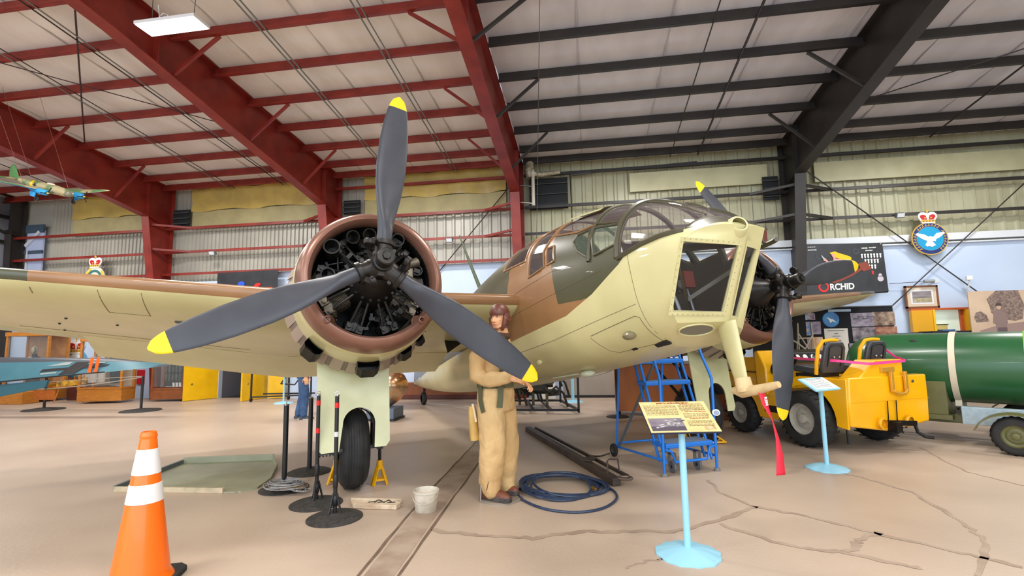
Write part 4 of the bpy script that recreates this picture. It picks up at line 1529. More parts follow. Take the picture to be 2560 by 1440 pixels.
def content1(t, c, R, u, b, n, pw, pd):
    pn = MB().box(c, (pw, pd, .012), R=R).build('panel', mat('navy_board', (30, 40, 70), .4), t, smooth=0)
    MB().box(c + n * .0075, (pw - .004, pd - .004, .004), R=R).build('printed_sheet', mat('cream_parchment', (226, 206, 148), .45, c2=(212, 190, 130), scale=14), t, smooth=0)
    INK = mat('brown_ink', (120, 98, 62), .7)
    REDI = mat('red_brown_ink', (150, 62, 30), .7)
    h = .0106
    x = MB()
    rnd = random.Random(3)
    for (x0, x1, y1, rows) in ((-.215, .015, .115, 9), (.04, .215, .06, 1), (.03, .215, .115, 5), (.04, .215, .02, 4), (.04, .215, -.055, 5)):
        for k in range(rows):
            yy = y1 - k * .0125
            xx = x0
            while xx < x1 - .01:
                w = rnd.uniform(.008, .03)
                sheetR(x, R, c, xx, min(x1, xx + w), yy, yy + .0045, h)
                xx += w + .005
    x.build('lettering', INK, t, smooth=0)
    text_mesh('BRISTOL BLENHEIM MK IV', .021, 'title', REDI, t, c + b * .137 - u * .0 + n * h, u, b, .0006, xs=.95, bold=.0006)
    x = MB()
    for (x0, x1, yy) in ((.05, .2, .127), (.06, .2, .043), (.07, .2, -.03)):
        xx = x0
        while xx < x1:
            w = rnd.uniform(.01, .03)
            sheetR(x, R, c, xx, xx + w, yy, yy + .006, h)
            xx += w + .004
    x.build('subheadings', REDI, t, smooth=0)
    ph = MB()
    sheetR(ph, R, c, -.222, .01, -.15, -.02, h)
    po = ph.build('photograph', mat('violet_grey_photo', (110, 98, 112), .5, c2=(150, 140, 148), scale=6), t, smooth=0)
    x = MB()
    sheetR(x, R, c, -.222, .01, -.15, -.105, h + .0004)
    for (x0, y0, l, w, a) in ((-.10, -.075, .14, .012, 18), (-.07, -.06, .09, .02, 30), (-.02, -.055, .10, .012, 12), (-.11, -.1, .16, .012, 14), (-.04, -.085, .05, .03, 60), (-.06, -.05, .12, .01, -8)):
        ca, sa = cos(radians(a)), sin(radians(a))
        p = [(x0 + dx * ca - dy * sa, y0 + dx * sa + dy * ca) for dx, dy in ((-l / 2, -w / 2), (l / 2, -w / 2), (l / 2, w / 2), (-l / 2, w / 2))]
        x.add([c + R @ Vector((q[0], q[1], h + .0006)) for q in p], [(0, 1, 2, 3)], 1)
    x.build('photo_subject', [mat('dark_photo_ground', (84, 74, 88), .5), mat('photo_aircraft_grey', (60, 54, 62), .5, c2=(200, 195, 195), scale=40)], po, smooth=0)
    x = MB()
    sheetR(x, R, c, .135, .21, -.145, -.10, h)
    x.build('small_photograph', mat('sepia_photo', (168, 136, 90), .5, c2=(220, 196, 150), scale=30), t, smooth=0)


def content2(t, c, R, u, b, n, pw, pd):
    MB().box(c, (pw, pd, .018), R=R).build('panel', SKYB, t, smooth=0, bevel=.003)
    MB().box(c + n * .012 + u * .01 - b * .005, (pw - .06, pd - .04, .004), R=R).build('printed_sheet', mat('white_card', (232, 232, 228), .5), t, smooth=0)
    x = MB()
    rnd = random.Random(5)
    for k in range(9):
        yy = .075 - k * .018
        xx = -.15
        while xx < .13:
            w = rnd.uniform(.01, .04)
            sheetR(x, R, c, xx, xx + w, yy, yy + (.009 if k == 0 else .005), .0152)
            xx += w + .006
    x.build('lettering', mat('grey_ink', (90, 92, 100), .7), t, smooth=0)


stand('information_stand', 'light blue information stand with a cream printed panel before the blue ladder', (.6, 3.59, 0), radians(10), .475, .33, .86, (.0, .05), content1)
stand('information_stand', 'light blue information stand with a white card in front of the yellow tractor', (2.50, 5.98, 0), radians(35), .42, .225, .955, (-.13, -.085), content2, 11)

# ================================================================ red streamer on the pitot mast
CAN = mat('tan_canvas', (214, 188, 142), 0.8, c2=(196, 168, 122), scale=12, bump=.2)
pc = thing('pitot_cover', 'tan canvas cover slipped over the pitot tube under the nose', 'cover', O_AC, R=R_AC)
cb = MB()
cb.tube([(FC + .02, -1.06, -1.20), (FC + .02, -1.14, -1.21), (FC + .02, -1.26, -1.215), (FC + .02, -1.40, -1.20), (FC + .02, -1.45, -1.195)], [.022, .05, .035, .026, .022], 14)
cb.tube([(FC + .02, -1.165, -1.12), (FC + .02, -1.17, -1.22)], [.055, .06], 14)
cb.build('canvas_sleeve', CAN, pc, smooth=60)
rb = MB()
top = acp(FC + .02, -1.30, -1.235)
pts = [top + Vector(d) for d in ((0, 0, 0), (.015, -.01, -.08), (.05, -.02, -.18), (.07, -.03, -.30), (.075, -.04, -.42), (.07, -.045, -.54))]
ws_ = [.05, .055, .045, .05, .065, .075]
dirs = [Vector((.9, .3, 0)), Vector((.8, .5, 0)), Vector((.35, .9, 0)), Vector((.6, .7, 0)), Vector((.8, .5, 0)), Vector((.85, .4, 0))]
A = [p - d.normalized() * w / 2 for p, d, w in zip(pts, dirs, ws_)]
B = [p + d.normalized() * w / 2 for p, d, w in zip(pts, dirs, ws_)]
AA, BB = [], []
for i in range(5):
    for k in range(5):
        q = k / 5
        q = q * q * (3 - 2 * q) * .4 + q * .6
        AA.append(A[i].lerp(A[i + 1], q))
        BB.append(B[i].lerp(B[i + 1], q))
AA.append(A[5])
BB.append(B[5])
rb.add(AA + BB, [(i, i + 1, i + 27, i + 26) for i in range(25)])
t = thing('warning_streamer', 'long red warning streamer hanging from the tan pitot cover', 'streamer', (0, 0, 0))
o = rb.build('ribbon', mat('red_streamer_cloth', (225, 30, 60), .6), t, smooth=60)
so = o.modifiers.new('t', 'SOLIDIFY')
so.thickness = .002
text_mesh('REM', .032, 'lettering', WHITE, t, pts[0] + Vector((.006, -.0, -.03)) + Vector((.5, -.85, 0)) * .012, Vector((.12, 0, -.95)), Vector((.85, .45, .1)), .002, bold=.001, align='LEFT')

# ================================================================ things on the floor round the aircraft
ORG = mat('cone_orange', (255, 112, 6), 0.3, coat=.3)
cone = thing('traffic_cone', 'orange traffic cone with two white reflective bands at the left foreground', 'cone', (-2.755, 2.79, 0), radians(20))
def cr_(z):
    return .160 - (.160 - .046) * (z - .03) / .83
pr = [(.18, .028), (.172, .045), (.155, .07)]
zs = [.09, .2, .38, .50, .515, .62, .63, .655, .665, .80, .81, .835]
MB().lathe(pr + [(cr_(z), z) for z in zs] + [(.0465, .86), (.044, .872), (.047, .879), (.047, .89), (.042, .896), (.041, .908), (.034, .91), (.03, .85)], 48, None).build('cone_body', ORG, cone, smooth=50)
for z0, z1 in ((.49, .60), (.656, .806)):
    MB().lathe([(cr_(z0) + .0005, z0), (cr_(z0) + .003, z0 + .002), (cr_(z1) + .003, z1 - .002), (cr_(z1) + .0005, z1)], 48).build('reflective_band', mat('white_reflective_film', (240, 240, 240), .3, coat=.3), cone)
MB().prism([(-.2, -.15), (-.15, -.2), (.15, -.2), (.2, -.15), (.2, .15), (.15, .2), (-.15, .2), (-.2, .15)], .035, O=(0, 0, .0176), U=(1, 0, 0), V=(0, 1, 0)).build('rubber_base', RUBBER, cone, smooth=0, bevel=.006)

CAST = mat('pitted_cast_iron', (40, 38, 37), .7, c2=(62, 58, 54), scale=30, bump=.4)
def stanchion(loc, label, h, r, rb, thin, group='rope barrier posts by the engine'):
    t = thing('barrier_post', label, 'post', loc, random.uniform(0, 6), group)
    MB().lathe([(0, 0), (rb, 0), (rb * 1.0, .008), (rb * .9, .018), (rb * .6, .032), (rb * .25, .042), (.05, .046), (0, .046)], 48).build('base', CAST, t, smooth=50)
    p = MB().cyl((0, 0, .04), (0, 0, h), r, n=16)
    if thin:
        for k in range(3):
            a = 2 * pi * k / 3 + .5
            p.tube([(r * cos(a), r * sin(a), .2), (.05 * cos(a), .05 * sin(a), .06), (.058 * cos(a), .058 * sin(a), .045)], .009, 6)
        p.lathe([(r, .1), (r + .006, .11), (r + .006, .17), (r, .18)], 16)
        p.lathe([(r, .24), (r + .004, .25), (r + .004, .34), (r, .35)], 16)
    p.build('pole', BLACK, t)
    MB().lathe([(r, h - .005), (r + .004, h), (r, h + .008), (0, h + .010)], 16).build('cap', CHROME, t)
    k = MB().tube([(.0 + .018 * cos(2 * pi * i / 14), 0, h + .022 + .012 * sin(2 * pi * i / 14)) for i in range(14)], .0035, 6, closed=True)
    k.build('eye_loop', CHROME, t)
    if thin:
        for z in ((h - .07, h - .32) if thin == 2 else (h - .08,)):
            MB().lathe([(r, z - .022), (r + .0015, z - .021), (r + .0015, z + .021), (r, z + .022)], 16).build('red_tape', mat('red_tape', (215, 25, 30), .4), t)
        if thin == 1:
            MB().lathe([(r, h - .34), (r + .0015, h - .339), (r + .0015, h - .30), (r, h - .299)], 16).build('white_tape', mat('white_tape', (205, 205, 205), .4), t)
    return t


stanchion((-3.09, 4.74, 0), 'thick black barrier post with coiled grey rope on its base', .83, .025, .235, 0)
stanchion((-3.2, 5.38, 0), 'thick black barrier post standing behind the one with coiled rope', .83, .025, .235, 0)
stanchion((-2.50, 4.33, 0), 'slim black barrier post with two red tape bands', .97, .017, .23, 2)
stanchion((-2.14, 4.0, 0), 'slim black barrier post with a red and a white tape band in front', 1.0, .017, .225, 1)
# grey rope coil
rnd = random.Random(11)
pts = []
cx, cy = -2.99, 4.62
for i in range(260):
    a = i * .33
    rr_ = .10 + .045 * sin(i * .071) + rnd.uniform(-.006, .006)
    pts.append((cx + .03 * sin(i * .05) + rr_ * 1.35 * cos(a), cy + .02 * cos(i * .083) + rr_ * .95 * sin(a), .055 + .02 + .018 * sin(i * .21) + .00008 * i))
rp = MB().tube(pts, .0055, 6)
pts = [(cx + .13 + .06 * cos(i * .5) + .004 * i, cy - .06 + .045 * sin(i * .5), .05 + .004 * sin(i)) for i in range(30)]
rp.tube(pts, .0055, 6)
tag(rp.build('rope_coil', mat('grey_rope', (150, 148, 146), .85, c2=(120, 118, 116), scale=60)), 'tangled grey rope coil lying on the black post base', 'rope')
bl_ = MB().box((-2.90, 4.60, .06), (.22, .09, .02), R=Matrix.Rotation(.3, 3, 'Z'))
tag(bl_.build('wood_block', mat('raw_wood', (170, 130, 86), .7, c2=(140, 104, 66), scale=10, stretch=(1, 8, 1)), smooth=0), 'small wood offcut under the grey rope coil', 'wood')

# sheet-metal tray (cowling panel) lying on the floor
TRM = mat('dusty_grey_green_tray', (158, 158, 132), .45, c2=(140, 142, 118), scale=3, bump=.1)
tray = thing('metal_tray', 'grey green sheet metal panel with raised rims lying on the floor', 'panel', (0, 0, 0))
fl_ = [(-4.80, 4.50), (-3.50, 4.56), (-3.38, 4.70), (-3.42, 5.0), (-3.70, 5.52), (-3.98, 5.86), (-5.02, 5.60)]
MB().prism(fl_, .012, O=(0, 0, .008), U=(1, 0, 0), V=(0, 1, 0)).build('sheet', TRM, tray, smooth=0)
for nm, a, b, h, m in (('rim', (-4.80, 4.50), (-3.62, 4.555), .05, mat('peeling_cream_edge', (206, 186, 156), .7, c2=(170, 158, 130), scale=8, bump=.4)), ('rim', (-3.98, 5.86), (-5.02, 5.60), .085, TRM), ('rim', (-5.02, 5.60), (-4.80, 4.50), .06, mat('slate_rim', (96, 106, 108), .5))):
    MB().bar((*a, h / 2), (*b, h / 2), .03, h).build(nm, m, tray, smooth=0, bevel=.004)
cv = MB()
rings = []
for (x, y), h in zip([(-3.62, 4.555), (-3.47, 4.59), (-3.38, 4.72), (-3.43, 5.0), (-3.70, 5.52), (-3.98, 5.86)], (.012, .014, .02, .035, .06, .085)):
    rings.append([(x - .012, y, .0), (x + .012, y, .0), (x + .012, y, h), (x - .012, y, h)])
cv.loft(rings).build('rim', TRM, tray, smooth=0)
fk = MB()
rnd = random.Random(2)
e = [(-4.45 + .09 * i, 4.545 + rnd.uniform(.02, .10) * (1 if i % 2 else .6)) for i in range(8)]
fk.prism([(-4.5, 4.52)] + e + [(-3.7, 4.555)], .003, O=(0, 0, .016), U=(1, 0, 0), V=(0, 1, 0)).build('peeling_paint', MATS['peeling_cream_edge'], tray, smooth=0)

bk = thing('bucket', 'small dirty white plastic bucket on the floor', 'bucket', (-1.44, 4.26, 0))
BKM = mat('dirty_white_plastic', (214, 206, 190), .5, c2=(180, 168, 148), scale=9)
MB().lathe([(0, .004), (.088, 0), (.092, .005), (.104, .155), (.112, .157), (.112, .172), (.104, .174), (.098, .165), (.086, .01), (0, .012)], 40).build('bucket_body', BKM, bk, smooth=40)
MB().tube([(.112 * cos(a), .112 * sin(a) - .0, .15 + .07 * sin(a)) for a in [pi + pi * i / 16 for i in range(17)]], .003, 6).build('handle', BKM, bk)
MB().lathe([(0, .12), (.098, .12)], 32).build('plaster_slurry', mat('dried_plaster', (196, 178, 152), .8), bk)

fo_ = MB()
pl = [(-2.10, 4.24), (-1.93, 4.23), (-1.70, 4.24), (-1.69, 4.31), (-1.75, 4.37), (-1.72, 4.42), (-1.95, 4.41), (-2.20, 4.40)]
fo_.prism(pl, .04, O=(0, 0, .022), U=(1, 0, 0), V=(0, 1, 0))
for i in range(7):
    fo_.box((-1.95 + .03 * i, 4.30 + .02 * (i % 3), .044), (.07, .012, .008), R=Matrix.Rotation(.5 + i, 3, 'Z'), m=1)
tag(fo_.build('foam_board', [mat('weathered_white_foam', (226, 208, 182), .8, c2=(176, 150, 120), scale=7, bump=.5, bscale=18), mat('black_smear', (60, 48, 38), .8)], smooth=30, bevel=.006), 'broken off-white foam board with black stains beside the post bases', 'board')

# dark steel tow bar
tb = thing('tow_bar', 'long dark steel tow bar lying on the floor behind the blue hose', 'tow bar', (0, 0, 0))
DST = mat('dark_rusty_steel', (58, 50, 46), .5, c2=(84, 70, 62), scale=8, metal=.3)
MB().bar((-1.02, 8.05, .04), (.22, 5.12, .04), .09, .075).build('beam', DST, tb, smooth=0, bevel=.006)
MB().bar((-.9, 8.06, .06), (.34, 5.30, .05), .03, .03).build('side_rail', DST, tb, smooth=0)
MB().tube([Vector((.30, 5.16, .07)) + Vector((.07 * cos(2 * pi * i / 20), .055 * sin(2 * pi * i / 20), 0)) for i in range(20)], .013, 8, closed=True).build('tow_eye', mat('worn_steel_ring', (110, 96, 86), .4, metal=.6), tb)
MB().tube([(.14, 5.30, .07), (.14, 5.30, .2), (.16, 5.30, .215), (.25, 5.38, .2), (.26, 5.38, .08)], .009, 6).build('handle', DST, tb)
MB().tube([(-.12, 6.38, .03), (.0, 6.30, .02), (.08, 6.26, .03), (.2, 6.34, .05)], .012, 6).build('tie_hook', DST, tb)
MB().box((-.05, 5.85, .09), (.13, .16, .012), R=Matrix.Rotation(-.4, 3, 'Z')).build('bracket', DST, tb, smooth=0)

# blue air hose
HB = mat('navy_hose', (44, 60, 88), .35, c2=(34, 46, 68), scale=20)
pts = []
N = 620
rnd = random.Random(8)
for i in range(N):
    a = i * .105
    lay = i / N
    rx = .36 + .05 * sin(i * .017) + .03 * sin(i * .041)
    ry = .30 + .05 * cos(i * .021)
    pts.append((-.31 + .04 * sin(i * .013) + rx * cos(a), 4.98 + .05 * cos(i * .011) + ry * sin(a), .014 + .055 * (.5 + .5 * sin(i * .051 + a * .5)) * min(1, lay * 4)))
lx, ly2, lz = pts[-1]
a0 = (N - 1) * .105
big = [(lx, ly2, .02), (.02, 5.18, .014), (.17, 4.95, .012), (.19, 4.68, .012), (.06, 4.42, .012), (-.16, 4.30, .012), (-.42, 4.36, .012), (-.64, 4.58, .012), (-.72, 4.80, .012), (-.70, 5.0, .012)]
def spl(P, n=8):
    out = []
    P = [Vector(p) for p in P]
    for i in range(len(P) - 1):
        p0, p1, p2, p3 = P[max(0, i - 1)], P[i], P[i + 1], P[min(len(P) - 1, i + 2)]
        for k in range(n):
            t = k / n
            out.append(.5 * ((2 * p1) + (p2 - p0) * t + (2 * p0 - 5 * p1 + 4 * p2 - p3) * t * t + (3 * p1 - p0 - 3 * p2 + p3) * t ** 3))
    return out + [P[-1]]
hs = thing('air_hose', 'coiled dark blue rubber hose beside the standing airman figure', 'hose', (0, 0, 0))
MB().tube(pts, .0115, 8).tube(spl(big[1:]), .0115, 8).build('hose_loops', HB, hs)
MB().cyl((-.02, 4.80, .075), (.01, 4.76, .07), .014, n=10).build('hose_fitting', mat('brass', (180, 150, 80), .3, metal=1), hs)

# jack stands
JY = mat('jack_yellow', (240, 176, 10), .35)
def jack(loc, label, rz, h=.24):
    t = thing('jack_stand', label, 'jack stand', loc, rz, 'yellow jack stands under the bomber')
    for k in range(4):
        a = pi / 4 + k * pi / 2
        b0 = Vector((.10 * cos(a), .085 * sin(a), .0))
        t0 = Vector((.028 * cos(a), .028 * sin(a), h * .75))
        MB().bar(b0, t0, .035, .012).build('leg', JY, t, smooth=0, bevel=.003)
    b = MB().lathe([(.03, h * .62), (.034, h * .7), (.03, h), (.024, h)], 16)
    for k in range(4):
        a = k * pi / 2
        b.bar((.075 * cos(a + pi / 4), .065 * sin(a + pi / 4), .05), (.075 * cos(a + 3 * pi / 4), .065 * sin(a + 3 * pi / 4), .05), .008, .02)
    b.build('collar', JY, t, smooth=30)
    c = MB().cyl((0, 0, h * .9), (0, 0, h + .12), .017, n=10).box((0, 0, h + .125), (.06, .05, .02))
    c.build('ratchet_post', BLACK, t, smooth=30)
    return t


jack((-2.19, 5.0, 0), 'yellow jack stand at the right side of the near main wheel', .6)
jack((-2.66, 4.98, 0), 'yellow jack stand half hidden behind the near main tyre', .2)
jack((1.28, 7.35, 0), 'yellow jack stand behind the blue ladder by the far wheel', .4)
fj = thing('floor_jack', 'yellow tubular trolley jack beside the far main wheel', 'jack', (1.55, 7.25, 0), .25)
f_ = MB()
for y in (-.08, .08):
    f_.tube([(-.22, y, .03), (.22, y, .03)], .012, 8)
    f_.tube([(-.2, y, .04), (.02, y, .16), (.2, y, .04)], .012, 8)
f_.tube([(.22, -.08, .03), (.22, .08, .03)], .012, 8).tube([(-.22, -.08, .03), (-.22, .08, .03)], .012, 8)
f_.build('jack_frame', JY, fj)
MB().cyl((.05, 0, .06), (.14, 0, .09), .04, n=14).build('hydraulic_ram', BLACK, fj)

# ================================================================ people
def remesh(o, vox, smooth=4, fac=.5, noise=None):
    m = o.modifiers.new('remesh', 'REMESH')
    m.mode, m.voxel_size, m.use_smooth_shade = 'VOXEL', vox, True
    if smooth:
        s = o.modifiers.new('smooth', 'SMOOTH')
        s.iterations, s.factor = smooth, fac
    if noise:
        tx = D.textures.new('folds', 'CLOUDS')
        tx.noise_scale = noise[1]
        d = o.modifiers.new('folds', 'DISPLACE')
        d.texture, d.strength, d.mid_level = tx, noise[0], .5
        d.texture_coords = 'LOCAL'
    return o


def limb(mb, pts, rs, n=18, flat=1.0):
    """tapered limb with rounded ends."""
    mb.tube(pts, rs, n)
    mb.ball(pts[0], rs[0] * .99, 12)
    mb.ball(pts[-1], rs[-1] * .99, 12)


def torso(mb, rings, n=28):
    """rings: (centre, half width along u, half depth along v, u, v)."""
    out = []
    for c, a, b, u, v in rings:
        c, u, v = Vector(c), Vector(u), Vector(v)
        out.append([c + u * (a * math.copysign(abs(cos(t)) ** .8, cos(t))) + v * (b * math.copysign(abs(sin(t)) ** .8, sin(t))) for t in [2 * pi * i / n for i in range(n)]])
    mb.loft(out)


def hand(mb, wrist, d, up, curl=.5, s=1.0, side=1, spread=.0):
    """palm, four fingers of different length and a thumb leaving the side of the palm."""
    d, up = Vector(d).normalized(), Vector(up).normalized()
    sd = d.cross(up).normalized() * side
    up = (sd.cross(d) * side).normalized()
    w = Vector(wrist)
    palm = []
    for t, a, b in ((0, .026, .019), (.03, .034, .018), (.06, .041, .017), (.085, .040, .014)):
        c = w + d * (t * s)
        palm.append((c, a * s, b * s, sd, up))
    torso(mb, palm, 16)
    for k, (o, L) in enumerate(((.030, .072), (.010, .082), (-.011, .076), (-.030, .058))):
        p = w + d * (.084 * s) + sd * (o * s)
        pts, ang = [p - d * .01], 0.0
        dd = (d + sd * (o * 2.2 * spread)).normalized()
        q = p
        for j, l in enumerate((.46, .30, .24)):
            ang += curl * (.55 + .25 * j)
            v = dd * cos(ang) - up * sin(ang)
            q = q + v * (L * l * s)
            pts.append(q)
        limb(mb, pts, [.0095 * s, .0092 * s, .0082 * s, .0066 * s], 10)
    p = w + d * (.025 * s) + sd * (.030 * s)
    v1 = (d * .65 + sd * .75 - up * .25).normalized()
    v2 = (d * .95 + sd * .2 - up * .35).normalized()
    limb(mb, [p, p + v1 * .036 * s, p + v1 * .036 * s + v2 * .03 * s, p + v1 * .036 * s + v2 * .054 * s], [.014 * s, .0115 * s, .010 * s, .0075 * s], 10)


def head(mb, c, f, up, s=1.0):
    """skull, jaw, brow, nose, lips, chin and ears about centre c, face towards f."""
    c, f, up = Vector(c), Vector(f).normalized(), Vector(up).normalized()
    r = f.cross(up).normalized()
    R = Matrix((r, f, up)).transposed()

    def P(x, y, z):
        return c + R @ Vector((x * s, y * s, z * s))
    mb.ball(P(0, -.012, .03), (.076 * s, .093 * s, .088 * s), 24, R=R)
    mb.ball(P(0, .022, -.035), (.062 * s, .064 * s, .072 * s), 24, R=R)
    mb.ball(P(0, .048, -.088), (.030 * s, .026 * s, .022 * s), 16, R=R)
    for k in (-1, 1):
        limb(mb, [P(k * .055, -.005, -.045), P(k * .045, .03, -.078), P(k * .018, .055, -.092)], [.02 * s, .018 * s, .015 * s], 10)
        mb.ball(P(k * .038, .052, -.024), (.024 * s, .017 * s, .022 * s), 12, R=R)
        limb(mb, [P(k * .052, .052, .022), P(k * .030, .073, .026), P(k * .008, .078, .020)], [.009 * s, .011 * s, .009 * s], 8)
        mb.ball(P(k * .076, -.012, -.005), (.010 * s, .022 * s, .032 * s), 12, R=R)
        mb.ball(P(k * .010, .088, -.038), (.009 * s, .011 * s, .009 * s), 8, R=R)
    limb(mb, [P(0, .076, .018), P(0, .086, -.008), P(0, .100, -.034)], [.008 * s, .0095 * s, .0115 * s], 10)
    limb(mb, [P(-.021, .072, -.064), P(0, .084, -.062), P(.021, .072, -.064)], [.005 * s, .0078 * s, .005 * s], 8)
    limb(mb, [P(-.019, .071, -.073), P(0, .083, -.074), P(.019, .071, -.073)], [.005 * s, .0085 * s, .005 * s], 8)
    limb(mb, [P(0, -.02, -.05), P(0, -.028, -.10), P(0, -.035, -.17)], [.058 * s, .055 * s, .064 * s], 18)
    return P, R


SKIN = mat('painted_skin', (226, 172, 128), .45, c2=(218, 158, 114), scale=10)


def face_bits(t, P, R, s, lipc=(186, 96, 74)):
    for k in (-1, 1):
        MB().ball(P(k * .031, .070, .004), (.0135 * s, .009 * s, .0085 * s), 14, R=R).build('eye', mat('eye_white', (225, 222, 212), .2), t)
        MB().ball(P(k * .033, .0775, .004), (.006 * s, .003 * s, .0065 * s), 10, R=R).build('iris', mat('dark_iris', (40, 44, 50), .15), t)
        MB().tube([P(k * .048, .072, .024), P(k * .032, .082, .031), P(k * .012, .086, .026)], [.003 * s, .005 * s, .004 * s], 6).build('eyebrow', mat('brown_brow', (80, 52, 34), .8), t)
        MB().tube([P(k * .045, .072, .010), P(k * .032, .080, .0145), P(k * .018, .077, .009)], .0022 * s, 6).build('eyelid', mat('brown_lash', (120, 78, 54), .7), t)
    MB().tube([P(-.022, .0745, -.0675), P(-.008, .0885, -.066), P(0, .0885, -.0675), P(.008, .0885, -.066), P(.022, .0745, -.0675)], [.002 * s, .0055 * s, .0055 * s, .0055 * s, .002 * s], 8).build('lips', mat('lip_paint', lipc, .4), t)


# ---- mannequin in flying suit
mq = thing('mannequin', 'airman mannequin in tan flying suit and brown leather helmet behind the propeller', 'mannequin', (-.885, 4.66, 0), radians(0))
mq.scale = (1.0, 1.0, 1.0)
# body faces mostly +X (right), a little to the camera; head turned to camera left
bf = Vector((.90, -.44, 0)).normalized()       # chest direction
br_ = Vector((bf.y, -bf.x, 0))                  # body's right-hand side (towards the camera)
Z = Vector((0, 0, 1))
def B(r, f, z):
    return br_ * r + bf * f + Z * z
body = MB()
hd_f = Vector((-.42, -.88, -.06))
P, R = head(body, B(0, .05, 1.665), hd_f, Z + hd_f * .06, 1.0)
torso(body, [(B(0, .0, .90), .15, .10, br_, bf), (B(0, 0, 1.1), .14, .10, br_, bf), (B(0, .0, 1.38), .18, .11, br_, bf), (B(0, .02, 1.47), .10, .07, br_, bf), (B(0, .03, 1.53), .055, .055, br_, bf)])
for s in (1, -1):
    limb(body, [B(s * .165, -.02, 1.40), B(s * .215, -.05, 1.28), B(s * .22, -.03, 1.13), B(s * .19, .12, 1.09), B(s * .165, .26, 1.10)], [.04, .04, .038, .034, .028])
    limb(body, [B(s * .09, 0, .9), B(s * .10, .03, .5), B(s * .10, .0, .1)], [.08, .06, .045])
hand(body, B(.165, .26, 1.115), (bf * .96 - br_ * .25 - Z * .10), br_ * .75 + Z * .65, .55, 1.02, side=-1)
hand(body, B(-.10, .25, 1.05), (bf * .9 + br_ * .35 - Z * .25), -br_ * .5 + Z * .8, .6, 1.02, side=1)
bo = body.build('mannequin_body', SKIN, mq)
remesh(bo, .0042, 5, .5)
face_bits(mq, P, R, 1.0)
# flying suit, one continuous surface
SUIT = mat('tan_flying_suit', (210, 176, 124), .85, c2=(182, 142, 90), scale=3.0, bump=.25, bscale=45, lo=.35, hi=.75, stretch=(1, 1, .5))
su = MB()
torso(su, [(B(0, .0, .80), .185, .155, br_, bf), (B(0, -.005, .95), .185, .155, br_, bf), (B(0, -.01, 1.04), .158, .135, br_, bf), (B(0, -.02, 1.2), .17, .15, br_, bf), (B(0, -.025, 1.36), .19, .15, br_, bf), (B(0, -.02, 1.45), .155, .11, br_, bf), (B(0, .0, 1.51), .085, .075, br_, bf)])
for s in (1, -1):
    limb(su, [B(s * .165, -.02, 1.42), B(s * .215, -.05, 1.28), B(s * .225, -.04, 1.12), B(s * .205, .07, 1.09), B(s * .175, .19, 1.10), B(s * .165, .245, 1.11)], [.078, .082, .078, .075, .064, .058])
    limb(su, [B(s * .092, .0, .86), B(s * .095, .02, .66), B(s * .10, .03, .48), B(s * .105, .01, .28), B(s * .11, .0, .16), B(s * .11, .02, .10)], [.125, .128, .124, .116, .106, .088])
so_ = su.build('flying_suit', SUIT, mq)
remesh(so_, .011, 5, .5, (.026, .11))
# collar fur, helmet, goggles strap
HEL = mat('brown_leather', (112, 62, 46), .4, c2=(92, 50, 38), scale=9, bump=.15)
he = MB()
c0 = P(0, -.014, .034)
rings = []
for i in range(14):
    ph = radians(2 + 100 * i / 13)
    ring = []
    for j in range(40):
        a = 2 * pi * j / 40
        x, y = cos(a), sin(a)
        zz = cos(ph)
        rr_ = sin(ph)
        drop = 1.0
        p = Vector((x * rr_ * .086, y * rr_ * .103 - .008, zz * .096 + .032))
        if i == 13:
            p.z = .046 if y > .62 else (.046 - (.62 - y) * .10 if y > .3 else -.035)
        ring.append(P(*p))
    rings.append(ring)
he.loft(rings, caps=False)
for s in (-1, 1):
    f = MB
    he.ball(P(s * .078, -.008, -.018), (.020, .044, .058), 18, R=R)
    limb(he, [P(s * .080, .014, -.02), P(s * .070, .030, -.075), P(s * .05, .03, -.11)], [.02, .018, .012], 10)
    he.lathe([(0, .014), (.026, .012), (.03, 0), (.03, -.01)], 18, Matrix.Translation(P(s * .094, -.008, -.016)) @ rot_to(R @ Vector((s, 0, 0))).to_4x4())
torso(he, [(P(0, -.05, -.03), .07, .045, R.col[0], R.col[1]), (P(0, -.055, -.10), .068, .045, R.col[0], R.col[1])], 20)
ho = he.build('flying_helmet', HEL, mq, smooth=60)
sd = ho.modifiers.new('t', 'SOLIDIFY')
sd.thickness, sd.offset = .006, 1
limb_ = MB()
limb_.tube([P(-.02, .074, .054), P(-.055, .06, .054), P(-.086, 0, .05), P(-.06, -.09, .045), P(0, -.112, .045), P(.06, -.09, .045), P(.086, 0, .05), P(.055, .06, .054), P(.02, .074, .054)], .006, 6)
limb_.build('goggle_strap', HEL, ho)
fc = MB()
fc.tube([B(.088 * cos(a), .02 + .098 * sin(a), 1.50 - .02 * sin(a)) for a in [2 * pi * i / 20 for i in range(20)]], .034, 10, closed=True)
co_ = fc.build('fur_collar', mat('dark_brown_fur', (66, 40, 28), .95, c2=(96, 62, 42), scale=60, bump=.8), mq)
